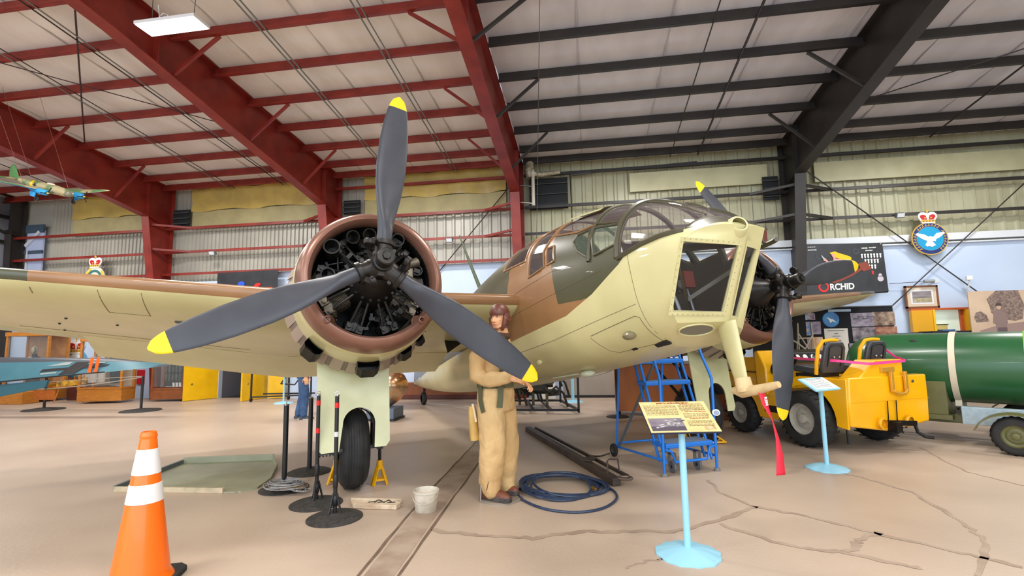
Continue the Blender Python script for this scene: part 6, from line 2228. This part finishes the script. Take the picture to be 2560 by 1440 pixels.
# floodlights, sensors, louvres
def flood(loc, label):
    t = thing('floodlight', label, 'lamp', loc)
    MB().box((0, 0, 0), (.18, .10, .12), R=Matrix.Rotation(radians(25), 3, 'X')).build('housing', mat('grey_housing', (110, 112, 114), .4), t, smooth=0, bevel=.01)
    MB().box((0, -.052, -.01), (.15, .008, .09), R=Matrix.Rotation(radians(25), 3, 'X')).build('lens', mat('pale_lens', (210, 215, 220), .2), t, smooth=0)
    MB().bar((0, .02, .05), (0, .10, .07), .04, .02).build('bracket', BLACK, t, smooth=0)
flood((-3.62, 12.66, 4.20), 'small grey floodlight on the red girt left of the aerial mast')
flood((-10.74, 12.66, 4.18), 'small grey floodlight on the red girt left of the near engine')
flood((7.35, 12.66, 4.24), 'small black floodlight on the dark girt beside the bird crest')
cm2 = thing('wall_sensor', 'white box sensor on a short stem on the pale blue wall', 'sensor', (8.66, 12.7, 2.70))
MB().box((0, 0, 0), (.12, .08, .10)).build('sensor_box', WHITE, cm2, smooth=0, bevel=.01)
MB().cyl((.0, 0, -.05), (.03, .1, -.26), .014).build('stem', WHITE, cm2)
cm3 = thing('wall_camera', 'grey bullet camera on the pale blue wall above the framed picture', 'camera', (7.86, 12.72, 2.66))
MB().cyl((-.12, 0, 0), (.10, 0, .005), .035, n=16).build('camera_body', mat('grey_camera', (150, 155, 160), .4), cm3)
MB().box((.14, .06, 0), (.10, .16, .10)).build('bracket', mat('pale_bracket', (205, 212, 218), .4), cm3, smooth=0, bevel=.01)
MB().cyl((-.8, .1, -.02), (-.12, .05, -.0), .006, n=6).build('cable', BLACK, cm3)
def louvre(x0, x1, z0, z1, label):
    t = thing('wall_louvre', label, 'vent', ((x0 + x1) / 2, 12.86, (z0 + z1) / 2))
    w, h = x1 - x0, z1 - z0
    MB().box((0, .02, 0), (w, .03, h)).build('backing', mat('louvre_black', (20, 22, 24), .7), t, smooth=0)
    n = max(3, int(h / .22))
    for k in range(n):
        MB().box((0, -.03, -h / 2 + h * (k + .5) / n), (w, .10, .02), R=Matrix.Rotation(radians(35), 3, 'X')).build('louvre_blade', mat('louvre_grey', (70, 74, 76), .5), t, smooth=0)
    return t
louvre(-1.45, -.42, 4.95, 5.80, 'large black wall louvre beside the middle red column')
louvre(-6.80, -6.30, 5.15, 5.55, 'black wall louvre right of the red column behind the near engine')
louvre(-12.3, -11.75, 5.1, 5.6, 'black wall louvre right of the leftmost red column')
louvre(4.45, 4.82, 4.85, 5.45, 'black wall louvre left of the dark column')
wp = thing('drain_pipe', 'white pipe with crumpled foil insulation beside the middle red column', 'pipe', (-1.30, 12.42, 0))
MB().cyl((0, 0, 4.95), (0, 0, 5.9), .045, n=14).lathe([(.045, 5.72), (.10, 5.8), (.10, 5.82)], 14).build('pipe', mat('grimy_white_pipe', (206, 200, 186), .5), wp)
for z in (5.0, 5.45):
    MB().bar((0, .0, z), (-.32, -.17, z), .04, .02).build('pipe_bracket', STEEL, wp, smooth=0)
fo = MB().tube([(-.10, .05, 5.72), (-.12, .03, 5.9), (-.05, .0, 6.0), (-.08, .05, 6.05)], [.09, .12, .07, .12], 10).tube([(-.12, .12, 5.84), (.2, .16, 5.82), (.7, .2, 5.86)], [.06, .07, .05], 10)
fo.build('foil_wrap', mat('crumpled_foil', (190, 180, 160), .35, c2=(150, 138, 112), scale=14, bump=.8, metal=.2), wp)
rb_ = thing('red_wall_box', 'small rusty red box on the wall behind the bomber nose', 'box', (4.3, 12.75, 3.85))
MB().box((0, 0, 0), (.18, .2, .4)).build('box_body', mat('rusty_red_box', (110, 48, 32), .6), rb_, smooth=0, bevel=.01)

# hanging lamp
hl = thing('hanging_lamp', 'bright white rectangular lamp hanging under the red roof beam', 'lamp', (-5.98, 6.03, 6.2), 0)
MB().box((0, 0, .03), (1.0, .32, .05)).build('housing', mat('white_lamp_housing', (225, 225, 225), .4), hl, smooth=0, bevel=.006)
MB().box((0, 0, -.001), (.96, .28, .012)).build('diffuser', mat('lamp_diffuser', (255, 250, 240), .5, emit=14.0), hl, smooth=0)
for x in (-.35, .35):
    MB().cyl((x, 0, .05), (x * 1.1, .02, .86), .005, n=6).build('suspension_wire', STEEL, hl)
MB().tube([(-.2, 0, .06), (-.25, 0, .16), (-.17, 0, .24), (-.08, 0, .2), (-.12, 0, .13), (-.22, 0, .14), (-.28, .02, .40)], .006, 6).build('power_cord', WHITE, hl)

# model aircraft on wires
mo = thing('model_airplane', 'hanging model of a green and tan twin-engined bomber with blue underside', 'model airplane', (-10.8, 8.2, 4.72), R=.80 * (Matrix.Rotation(radians(19), 3, Vector((.59, .81, 0))) @ Matrix.Rotation(radians(88), 3, 'Z')))
MT = mat('model_tan_green', (170, 156, 118), .5, c2=(84, 120, 74), scale=2.6, lo=.45, hi=.55)
MBL = mat('model_sky_blue', (40, 150, 210), .5)
MG = mat('model_green', (70, 130, 60), .5, c2=(56, 108, 52), scale=3)
# local: nose towards -y, wings along x
f = MB()
rings = []
for y, w, h, z in ((-.78, .02, .02, .0), (-.74, .07, .07, .0), (-.6, .10, .10, .01), (-.3, .115, .12, .02), (.1, .11, .12, .02), (.6, .075, .085, .03), (1.0, .04, .05, .05), (1.25, .015, .02, .06)):
    rings.append([(w * cos(2 * pi * i / 24), y, z + h * sin(2 * pi * i / 24)) for i in range(24)])
f.loft(rings)
fo2 = f.build('fuselage', MT, mo, smooth=60)
MB().ball((0, -.1, .13), (.05, .14, .04), 14).build('gun_canopy', mat('model_glazing', (205, 196, 176), .15), fo2)
MB().ball((0, -.665, .0), (.094, .135, .088), 16).build('nose_glazing', mat('model_nose_glass', (120, 116, 96), .15), fo2)
MB().lathe([(.094, -.035), (.102, -.03), (.102, .03), (.094, .035)], 24, Matrix.Translation((0, .40, .026)) @ Matrix.Rotation(radians(90), 4, 'X')).build('yellow_band', YEL, fo2)
for s in (-1, 1):
    MB().box((s * .098, .28, .03), (.006, .03, .11)).box((s * .098, .28, .03), (.006, .11, .03)).build('cross_marking', BLACK, fo2, smooth=0)
    w = MB()
    rings, n = [], 20
    for x, ya, yb, t_, z in ((.08, -.38, .22, .07, -.02), (.45, -.36, .20, .06, .0), (1.0, -.22, .16, .04, .06), (1.45, -.08, .12, .022, .12), (1.58, .0, .08, .008, .135)):
        rings.append([(s * x, (ya + yb) / 2 - (yb - ya) / 2 * cos(2 * pi * i / n), z + t_ / 2 * sin(2 * pi * i / n)) for i in range(n)])
    w.loft(rings)
    for i in range(len(w.f)):
        if len(w.f[i]) == 4 and (i % n) >= n // 2:
            w.mi[i] = 1
    w.build('wing', [MT, MBL], mo, smooth=50)
    MB().loft([[(s * x, (ya + yb) / 2 - (yb - ya) / 2 * cos(2 * pi * i / 14), .06 + .02 * sin(2 * pi * i / 14)) for i in range(14)] for x, ya, yb in ((.03, .92, 1.2), (.42, 1.0, 1.16), (.5, 1.05, 1.1))]).build('tailplane', MT, mo, smooth=50)
    e = MB().lathe([(0, -.24), (.05, -.24), (.07, -.20), (.07, .0), (.05, .2), (.01, .34)], 20, Matrix.Translation((s * .42, -.36, -.04)) @ Matrix.Rotation(radians(-90), 4, 'X'))
    eo = e.build('engine_pod', MBL, mo, smooth=50)
    MB().ball((s * .42, -.62, -.04), .022, 10).build('spinner', YEL, eo)
    for k in range(3):
        a = 2 * pi * k / 3 + .5
        MB().bar((s * .42, -.61, -.04), (s * .42 + .16 * sin(a), -.61, -.04 + .16 * cos(a)), .022, .006, up=(0, 1, 0)).build('propeller_blade', BLACK, eo, smooth=0)
    g = MB().cyl((s * .42, -.28, -.10), (s * .42, -.30, -.22), .012, n=8).cyl((s * .36, -.22, -.10), (s * .42, -.29, -.20), .008, n=6)
    go = g.build('landing_gear', BLACK, mo)
    MB().lathe([(.02, -.022), (.055, -.02), (.062, 0), (.055, .02), (.02, .022)], 20, Matrix.Translation((s * .42, -.30, -.24)) @ rot_to((1, 0, 0)).to_4x4()).build('tyre', RUBBER, go)
    MB().prism([(-.36, -.08), (-.18, -.08), (-.2, -.19), (-.34, -.19)], .01, O=(s * .50, 0, 0), U=(0, 1, 0), V=(0, 0, 1)).build('gear_door', MBL, go, smooth=0)
MB().loft([[(.02 * sin(2 * pi * i / 14), (ya + yb) / 2 - (yb - ya) / 2 * cos(2 * pi * i / 14), z) for i in range(14)] for z, ya, yb in ((.05, .92, 1.28), (.22, 1.0, 1.28), (.36, 1.08, 1.24), (.40, 1.13, 1.19))]).build('tail_fin', MG, mo, smooth=50)
for a, b in (((-.5, .0, .02), (-1.0, .6, 2.25)), ((.5, .0, .02), (.05, .6, 2.25)), ((0, .5, .1), (-.35, 1.2, 2.25))):
    MB().cyl(a, b, .004, n=5).build('hanging_wire', mat('rusty_wire', (120, 70, 56), .5), mo)

# ================================================================ low background, left
WO = mat('honey_oak', (196, 128, 44), .45, c2=(176, 108, 34), scale=4, stretch=(1, 1, 6))
WD = mat('dark_mahogany', (92, 38, 24), .45, c2=(76, 30, 20), scale=4)
WM = mat('mid_brown_timber', (140, 78, 34), .45, c2=(120, 64, 28), scale=4)
CG = glassm('case_glass', (150, 160, 160), .08)


def case(label, loc, rz, w, d, hb, h, wood, back, contents=(), posts=True, top=.08):
    t = thing('display_case', label, 'display case', loc, rz)
    MB().box((0, 0, hb / 2 + .03), (w, d, hb - .06)).build('base', wood, t, smooth=0, bevel=.008)
    MB().box((0, 0, hb - .02), (w + .02, d + .02, .03)).build('base_moulding', wood, t, smooth=0)
    MB().box((0, d / 2 - .015, (hb + h) / 2), (w - .02, .02, h - hb - .05)).build('back_panel', back, t, smooth=0)
    if posts:
        for sx in (-1, 1):
            for sy in (-1, 1):
                MB().box((sx * (w / 2 - .03), sy * (d / 2 - .03), (hb + h) / 2), (.06, .06, h - hb)).build('corner_post', wood, t, smooth=0)
    MB().box((0, 0, h - top / 2), (w + .04, d + .04, top)).build('top', wood, t, smooth=0, bevel=.008)
    MB().box((0, -d / 2 + .01, (hb + h) / 2), (w - .1, .006, h - hb - .06)).build('glass_front', CG, t, smooth=0)
    return t


R_ = radians
case('honey oak display case with white shirts and a dark tunic left of the rope post', (-13.2, 11.95, 0), R_(12), 1.15, .55, .42, 1.75, WO, mat('beige_lining', (196, 180, 156), .8))
dt = tag(MB().loft([[(-12.95 + w * cos(2 * pi * i / 16), 11.95 + .09 * sin(2 * pi * i / 16), z) for i in range(16)] for z, w in ((.52, .14), (.9, .20), (1.2, .22), (1.3, .12), (1.34, .05))]).build('tunic', mat('navy_tunic', (28, 30, 42), .8)), 'dark navy tunic displayed inside the honey oak case', 'tunic')
for k, (x, w) in enumerate(((-13.6, .14), (-13.32, .11))):
    tag(MB().loft([[(x + ww * cos(2 * pi * i / 16), 11.88 + .07 * sin(2 * pi * i / 16), z) for i in range(16)] for z, ww in ((.55, w), (1.1, w), (1.2, w * .8), (1.26, .05))]).build('shirt', mat('off_white_cotton', (208, 200, 190), .8)), ('wider' if k == 0 else 'narrower') + ' white shirt displayed in the honey oak case', 'shirt')
case('brown glass case of black gloves beside the yellow door', (-11.5, 12.35, 0), R_(4), .98, .45, .36, 1.75, WM, mat('dark_case_lining', (34, 30, 28), .9))
for k in range(10):
    x = -11.82 + .11 * (k % 5)
    z = .62 + .24 * (k // 5)
    tag(MB().loft([[(x + w * cos(2 * pi * i / 10), 12.42 + .03 * sin(2 * pi * i / 10), z + dz) for i in range(10)] for dz, w in ((-.09, .028), (-.02, .035), (.04, .04), (.10, .03), (.115, .01))]).build('glove', mat('grey_black_leather', (58, 56, 56), .6, c2=(90, 88, 86), scale=14)), 'black leather glove pinned up in the brown glass case', 'glove', 'gloves in the brown glass case')
for k in range(3):
    tag(MB().box((-11.45 + .10 * k, 12.30, .44), (.06, .02, .12), R=Matrix.Rotation(.2, 3, 'X')).build('caption_card', WHITE, smooth=0), 'small white caption card standing below the black gloves', 'card', 'caption cards in the brown glass case')
case('tall oak case with a uniformed dummy behind the grey wing', (-16.1, 12.35, 0), 0, 1.5, .6, .5, 2.0, WO, mat('tan_plywood', (190, 140, 96), .7, c2=(170, 122, 82), scale=5), top=.12)
dm = thing('mannequin_bust', 'dark uniformed bust with goggled face inside the tall oak case', 'mannequin', (-16.0, 12.2, .5))
MB().loft([[(w * cos(2 * pi * i / 20), d * sin(2 * pi * i / 20), z) for i in range(20)] for z, w, d in ((0, .20, .11), (.4, .22, .12), (.66, .25, .12), (.76, .16, .09), (.80, .06, .06), (.86, .055, .055))]).build('uniform', mat('black_uniform', (26, 28, 34), .8), dm, smooth=50)
hb_ = MB().ball((0, -.01, .97), (.08, .095, .115), 20).build('bust_head', mat('bust_face', (176, 160, 128), .6), dm)
MB().lathe([(.075, -.02), (.10, 0), (.075, .02)], 24, Matrix.Translation((0, -.05, .97)) @ Matrix.Rotation(radians(90), 4, 'X')).build('hood_rim', mat('grey_hood', (66, 70, 76), .8), dm)
MB().prism([(-.05, .0), (.05, .0), (.02, -.12), (-.02, -.12)], .02, O=(0, -.12, .78), U=(1, 0, 0), V=(0, 0, 1)).build('collar', WHITE, dm, smooth=0)
MB().bar((-.32, -.1, .62), (-.12, -.12, .66), .02, .02).build('baton', WHITE, dm, smooth=0)
tag(MB().box((-16.0, 11.7, .165), (1.3, .45, .32)).build('oak_chest', WO, smooth=0, bevel=.01), 'low honey oak chest standing under the grey blue wing', 'chest')
tag(MB().box((-14.55, 12.6, .325), (1.0, .4, .64)).build('mahogany_chest', WD, smooth=0, bevel=.01), 'dark mahogany chest behind the easel', 'chest')
ob = thing('museum_exhibit', 'dark round exhibit with white panel on the mahogany chest', 'exhibit', (-14.4, 12.6, .65))
MB().box((-.25, 0, .26), (.45, .04, .5)).build('white_panel', mat('pale_panel', (200, 196, 190), .7), ob, smooth=0)
MB().ball((.15, 0, .16), (.2, .15, .16), 16).build('dark_dome', BLACK, ob)

es = thing('easel_sign', 'wooden easel holding a yellow lettered sign below the grey wing', 'easel', (-14.3, 11.85, 0), R_(8))
for s in (-1, 1):
    MB().bar((s * .42, 0, 0), (s * .28, .12, .75), .035, .03).build('easel_leg', WO, es, smooth=0)
MB().bar((-.02, .45, 0), (0, .14, .72), .035, .03).build('easel_leg', WO, es, smooth=0)
MB().bar((-.45, -.0, .44), (.45, -.0, .44), .05, .03).build('easel_ledge', WO, es, smooth=0)
sg = MB()
rnd = random.Random(6)
top = [(.44 - .88 * i / 12, .60 + .05 * rnd.random()) for i in range(13)]
sg.prism([(-.42, .46), (.42, .46)] + top, .02, O=(0, 0, 0), U=(1, 0, .12), V=(0, .12, 1))
sg.build('sign_panel', mat('ornate_yellow', (222, 170, 40), .5, c2=(120, 86, 24), scale=9), es, smooth=0)

# rope barrier posts and rope in front of the grey wing
for (x, y), lab in (((-13.3, 10.45), 'black rope barrier post with an orange notice under the grey wing'), ((-10.42, 10.30), 'black rope barrier post right of the oak display case')):
    t = thing('barrier_post', lab, 'post', (x, y, 0))
    MB().lathe([(0, 0), (.42, 0), (.40, .02), (.2, .045), (.05, .06), (0, .06)], 36).build('base', CAST, t, smooth=50)
    MB().cyl((0, 0, .05), (0, 0, .80), .028, n=14).build('pole', BLACK, t)
nt_ = tag(MB().box((-13.26, 10.40, .36), (.62, .012, .24)).build('notice_card', mat('orange_notice', (216, 122, 44), .6, c2=(200, 104, 34), scale=20), smooth=0), 'orange notice card hung on the rope under the grey wing', 'notice')
def rope(a, b, sag, label, r=.012):
    a, b = Vector(a), Vector(b)
    return tag(MB().tube([a.lerp(b, i / 24) - Vector((0, 0, sag * 4 * (i / 24) * (1 - i / 24))) for i in range(25)], r, 6).build('barrier_rope', mat('pale_rope', (176, 170, 160), .8)), label, 'rope')
rope((-13.3, 10.42, .50), (-10.42, 10.28, .78), .03, 'thin pale rope between the two posts in front of the display cases')
rope((-13.3, 10.42, .50), (-16.6, 9.8, .74), .03, 'thin pale rope running left under the grey wing')
rope((-13.3, 10.42, .66), (-10.42, 10.28, .80), -.01, 'upper thin rope between the two posts in front of the display cases', .008)
tag(MB().box((-13.16, 12.935, .62), (.24, .03, .42)).build('red_fire_sign', mat('fire_red', (200, 20, 34), .5), smooth=0), 'narrow red panel on the wall right of the oak case', 'sign')

# detached grey-blue wing with black cross, leading edge up on trestles
gw = thing('aircraft_wing', 'detached grey blue aircraft wing with black cross standing on edge', 'airplane wing', (0, 0, 0))
TEAL = mat('teal_grey_underside', (72, 122, 134), .4, c2=(62, 108, 120), scale=1.2)
DGR = mat('dark_grey_upper', (72, 74, 80), .4)
w = MB()
rings = []
for x, zt, zb, th, yo in ((-15.2, 1.33, .58, .20, 0), (-13.4, 1.31, .72, .19, .0), (-11.8, 1.28, .85, .17, .05), (-10.4, 1.24, .95, .13, .1), (-9.4, 1.17, 1.03, .07, .15), (-9.0, 1.10, 1.06, .02, .17)):
    ring = []
    for u, v in ((0, -.3), (.80, -1), (.90, -.9), (.97, -.6), (1, 0), (.97, .6), (.85, 1), (.5, .8), (.2, .5), (0, .3)):
        ring.append((x, 9.5 + yo + v * th / 2 - (1 - u) * .25, zb + (zt - zb) * u))
    rings.append(ring)
w.loft(rings)
n = 10
for i, f_ in enumerate(w.f):
    if len(f_) == 4 and (i % n) in (1, 2, 3, 4, 5, 6, 7, 8):
        w.mi[i] = 1
w.build('wing_panel', [TEAL, DGR], gw, smooth=40)
MB().prism([(-15.2, .30), (-13.4, .38), (-11.85, .64), (-11.80, .80), (-13.4, .68), (-15.2, .52)], .05, O=(0, 9.32, 0), U=(1, 0, 0), V=(0, 0, 1)).build('wing_flap', mat('deep_teal_flap', (42, 92, 106), .4), gw, smooth=0)
def gwp(x, u):
    zt, zb, yo = interp(x, [-15.2, -13.4, -11.8, -10.4], [1.33, 1.31, 1.28, 1.24]), interp(x, [-15.2, -13.4, -11.8, -10.4], [.58, .72, .85, .95]), interp(x, [-13.4, -11.8, -10.4], [0, .05, .1])
    th = interp(x, [-13.4, -11.8, -10.4], [.19, .17, .13])
    v = -.3 - .7 * u / .8
    return Vector((x, 9.5 + yo + v * th / 2 - (1 - u) * .25 - .008, zb + (zt - zb) * u))
MB().tube([gwp(x, .03) for x in (-15.2, -14, -13.4, -12.6, -11.8, -11, -10.4)], .014, 6).build('flap_gap', BLACK, gw)
for nm, m, A in (('cross_marking', mat('cross_black', (40, 34, 34), .5), [[(-11.55, .10), (-11.15, .12), (-10.85,   .79), (-11.25, .78)], [(-12.05, .30), (-10.45, .46), (-10.40, .60), (-12.0, .44)]]),
                 ('cross_border', mat('cross_grey', (150, 160, 156), .5), [[(-11.95, .58), (-11.40, .62), (-11.33, .79), (-11.5, .78)], [(-10.95, .66), (-10.55, .68), (-10.5, .78), (-10.86, .79)], [(-12.0, .18), (-11.62, .20), (-11.6, .26), (-12.0, .26)]])):
    for q in A:
        c = MB()
        c.add([gwp(*p) for p in q], [(0, 1, 2, 3)])
        o = c.build(nm, m, gw, smooth=0)
        o.modifiers.new('t', 'SOLIDIFY').thickness = .004
for x in (-15.0, -13.32):
    tz = MB()
    for s in (-1, 1):
        tz.bar((x, 9.3 + s * .14, 0), (x, 9.30, interp(x, [-15, -13.3], [.60, .72])), .05, .05)
    tz.bar((x, 9.1, .25), (x, 9.5, .25), .04, .04)
    tz.build('trestle', BLACK, gw, smooth=0)
for k, x in enumerate((-10.78, -10.62)):
    tag(MB().prism([(-.04, 0), (.04, 0), (.06, .34), (-.02, .34)], .006, O=(x, 9.32, .93), U=(1, 0, 0), V=(0, .1, 1)).build('warning_ribbon', mat('bright_orange_ribbon', (255, 96, 10), .5), smooth=0), ('left' if k == 0 else 'right') + ' one of two orange ribbons hanging on the grey wing', 'ribbon', None)

# doorway with yellow doors
YD = mat('door_yellow', (240, 190, 10), .4, c2=(226, 176, 8), scale=3)
for nm, a, b, l in (('door_1', (-10.62, 12.98), (-10.98, 12.12), -1), ('door_2', (-9.06, 13.0), (-9.20, 12.08), 1)):
    d = struct(MB().bar((*a, 1.05), (*b, 1.05), .045, 2.08).build(nm, YD, smooth=0))
    k = Vector((a[0] * .25 + b[0] * .75 , a[1] * .25 + b[1] * .75 - .04, .45))
    MB().ball(k, .03, 10).build('door_handle', STEEL, d)
tag(MB().bar((-8.86, 12.72, .75), (-8.40, 12.80, .75), .03, 1.46).build('yellow_panel', YD, smooth=0), 'yellow board leaning on the black wheeled frame', 'board')
CO = mat('grey_corridor', (112, 112, 120), .6)
struct(MB().box((-9.85, 14.6, 1.2), (1.7, .1, 2.6)).box((-10.65, 13.85, 1.2), (.1, 1.5, 2.6)).box((-9.05, 13.85, 1.2), (.1, 1.5, 2.6)).box((-9.85, 13.9, 2.4), (1.7, 1.6, .1)).build('wall_corridor', CO, smooth=0))
struct(MB().box((-9.85, 13.9, -.05), (1.7, 1.7, .11)).build('floor_corridor', mat('dark_lino', (52, 50, 54), .4), smooth=0))
d3 = struct(MB().box((-9.75, 14.5, 1.1), (1.0, .06, 2.1)).build('door_3', mat('slate_door', (96, 98, 112), .5), smooth=0))
MB().box((-9.45, 14.45, .95), (.05, .05, .12)).build('door_handle', BLACK, d3, smooth=0)
struct(MB().box((-9.75, 14.46, .06), (1.2, .03, .12)).build('baseboard_back', BLACK, smooth=0))
struct(MB().box((.0, 12.93, 1.05), (1.35, .04, 2.1)).build('door_4', mat('taupe_door', (150, 140, 130), .6), smooth=0))
struct(MB().box((.0, 12.90, .03), (1.4, .03, .06)).build('baseboard_left', BLACK, smooth=0))
tag(MB().box((.95, 12.6, .6), (.42, .4, 1.2)).build('white_plinth', mat('matte_white', (214, 210, 206), .6), smooth=0, bevel=.01), 'white plinth box against the back wall right of the grey door', 'plinth')
tag(MB().box((-1.05, 12.7, .55), (.34, .3, 1.1)).build('white_plinth', MATS['matte_white'], smooth=0, bevel=.01), 'white plinth box against the back wall behind the black frame', 'plinth')

# black wheeled frame at the left, blue stand
ct = thing('wheeled_frame', 'black tubular wheeled frame behind the near wing beside yellow boards', 'trolley', (-8.2, 12.2, 0))
fr_ = MB()
for x in (-.65, .1, .75):
    fr_.cyl((x, -.2 + .5 * (x > .0), .10), (x, -.2 + .5 * (x > .0), 1.3), .025, n=10)
fr_.cyl((-.65, -.2, .13), (.75, .3, .13), .02, n=8).cyl((-.65, .3, .16), (.75, .5, .16), .02, n=8).cyl((-.65, -.2, 1.1), (.75, .3, 1.1), .02, n=8)
fr_.tube([(.0, .3, .62), (.0, .1, .45), (.4, .1, .42), (.45, .3, .62)], .022, 8)
fr_.build('frame_tubes', BLACK, ct)
for x, y in ((-.65, -.2), (.1, .3), (.75, .3)):
    MB().lathe([(.02, -.02), (.05, -.018), (.055, 0), (.05, .018), (.02, .02)], 16, Matrix.Translation((x, y, .056)) @ rot_to((1, 0, 0)).to_4x4()).build('caster', RUBBER, ct)
bs = thing('sign_stand', 'light blue sign stand far behind the near wing beside the wheeled frame', 'sign', (-7.75, 11.75, 0))
MB().lathe([(0, 0), (.24, 0), (.22, .02), (.04, .05), (0, .05)], 32).build('base', SKYB, bs)
MB().cyl((0, 0, .04), (0, 0, .95), .022, n=12).build('post', SKYB, bs)
MB().box((0, 0, .97), (.45, .3, .02), R=Matrix.Rotation(.5, 3, 'X')).build('panel', WHITE, bs, smooth=0)
bs2 = thing('sign_stand', 'light blue sign stand far behind the black engine frame under the nose', 'sign', (-.43, 12.0, 0))
MB().lathe([(0, 0), (.24, 0), (.22, .02), (.04, .05), (0, .05)], 32).build('base', SKYB, bs2)
MB().cyl((0, 0, .04), (0, 0, .95), .04, n=12).build('post', SKYB, bs2)
MB().box((0, 0, .97), (.45, .3, .02), R=Matrix.Rotation(.5, 3, 'X')).build('panel', WHITE, bs2, smooth=0)

# display items behind the aircraft
ex = thing('engine_spinner', 'polished metal spinner exhibit on a blue grey plinth behind the near wheel door', 'exhibit', (-3.85, 9.25, 0))
MB().box((-.1, 0, .13), (.55, .5, .20)).build('plinth', mat('blue_grey_plinth', (96, 110, 128), .5), ex, smooth=0, bevel=.01)
MB().box((-.1, 0, .02), (.6, .55, .03)).build('plinth_foot', BLACK, ex, smooth=0)
MB().lathe([(.0, .0), (.05, .0), (.22, .18), (.30, .38), (.29, .52), (.20, .64), (.08, .72), (0, .74)], 40, Matrix.Translation((-.05, 0, .24)) @ Matrix.Rotation(radians(12), 4, 'Y')).build('spinner_dome', mat('brushed_bronze_metal', (190, 176, 150), .2, metal=.9, c2=(200, 120, 50), scale=3), ex, smooth=60)
MB().tube([(-.2, -.1, .95), (0, -.15, 1.0), (.15, -.1, .95), (.12, .05, .90)], .04, 8, closed=True).build('copper_pipe', mat('copper', (200, 100, 50), .25, metal=.9), ex)
hr = thing('wooden_rail', 'long low brown wooden base against the back wall behind the tail', 'rail', (0, 0, 0))
MB().box((-3.6, 12.75, .22), (3.6, .3, .40)).build('rail_body', WM, hr, smooth=0)
MB().box((-3.6, 12.58, .06), (3.6, .05, .10)).build('rail_plinth', WD, hr, smooth=0)
rope((-4.2, 11.6, .05), (-1.3, 9.95, .03), .0, 'dark cable lying along the floor towards the black frame', .012)

rk = thing('engine_rack', 'black steel rack holding dark engine parts under the bomber belly', 'rack', (-.85, 10.0, 0))
fr_ = MB()
for a, b in (((-.95, 0, .08), (.6, 0, .08)), ((.6, 0, .08), (.15, 1.6, .08)), ((-.95, 0, .08), (-1.3, 1.6, .08)), ((-1.3, 1.6, .08), (.15, 1.6, .08)), ((.6, 0, .03), (.6, 0, 1.15)), ((.15, 1.6, .03), (.15, 1.6, 1.15)), ((-.95, 0, .03), (-.95, 0, 1.15)), ((-1.3, 1.6, .03), (-1.3, 1.6, 1.15)), ((.6, 0, 1.13), (.15, 1.6, 1.13)), ((-.3, 0, .08), (-.62, 1.6, .08)), ((.05, 0, .08), (-.3, 1.6, .08))):
    fr_.bar(a, b, .045, .045)
fr_.build('rack_frame', BLACK, rk, smooth=0)
eg = MB()
rnd = random.Random(9)
for k in range(46):
    c = Vector((rnd.uniform(-1.15, .05), rnd.uniform(.5, 1.4), rnd.uniform(.30, 1.0)))
    if k % 3 == 0:
        eg.cyl(c, c + Vector((rnd.uniform(-.35, .35), rnd.uniform(-.1, .1), rnd.uniform(-.25, .25))), rnd.uniform(.02, .06), n=10)
    elif k % 3 == 1:
        eg.box(c, (rnd.uniform(.08, .3), .2, rnd.uniform(.06, .22)), R=Matrix.Rotation(rnd.uniform(-.5, .5), 3, 'Y'))
    else:
        eg.tube([c, c + Vector((.15, 0, .12)), c + Vector((.3, 0, -.02)), c + Vector((.38, 0, -.3))], .025, 8)
eg.cyl((-1.2, 1.0, .35), (.1, .9, .35), .05, n=10).cyl((-1.2, .7, .5), (.05, .7, .52), .06, n=10)
eg.build('engine_parts', mat('oily_olive_engine', (52, 50, 40), .45, c2=(28, 26, 24), scale=8, metal=.3), rk, smooth=30)
for k in range(4):
    MB().cyl((-1.0 + .3 * k, .9, .06), (-1.0 + .3 * k, .9, .95), .03, n=10).build('support_post', mat('olive_support', (96, 92, 54), .5), rk)
rp2 = thing('barrier_post', 'black rope barrier post by the rear left leg of the blue ladder', 'post', (.48, 9.65, 0))
MB().lathe([(0, 0), (.22, 0), (.2, .015), (.04, .04), (0, .04)], 32).build('base', CAST, rp2)
MB().cyl((0, 0, .03), (.0, 0, .92), .022, n=12).build('pole', BLACK, rp2)
rope((.48, 9.65, .90), (-1.0, 11.0, .85), .18, 'grey rope drooping from the post beside the blue ladder', .01)
cn = thing('wooden_counter', 'orange brown wooden counter on casters behind the blue ladder', 'counter', (1.25, 10.1, 0), R_(-4))
MB().box((0, 0, .52), (1.55, .6, .88)).build('counter_body', mat('orange_brown_veneer', (214, 122, 42), .4, c2=(190, 104, 34), scale=3, stretch=(1, 1, .4)), cn, smooth=0, bevel=.01)
MB().box((0, 0, .98), (1.62, .66, .03)).build('counter_top', mat('pale_laminate', (196, 190, 180), .5), cn, smooth=0)
for x in (-.7, .7):
    MB().lathe([(.02, -.02), (.045, -.018), (.05, 0), (.045, .018), (.02, .02)], 16, Matrix.Translation((x, -.22, .05)) @ rot_to((1, 0, 0)).to_4x4()).build('caster', RUBBER, cn)
sc = thing('small_cabinet', 'brown and grey box cabinet left of the yellow tractor', 'cabinet', (2.38, 9.55, 0))
MB().box((0, 0, .35), (.5, .4, .70)).build('cabinet_base', WM, sc, smooth=0, bevel=.01)
MB().box((.02, 0, .85), (.36, .36, .28)).build('grey_box', mat('pale_mauve_box', (170, 156, 150), .6), sc, smooth=0, bevel=.01)
MB().box((.1, -.05, 1.06), (.6, .35, .03), R=Matrix.Rotation(.4, 3, 'X')).build('sloping_panel', mat('pale_grey_panel', (196, 194, 190), .5), sc, smooth=0)
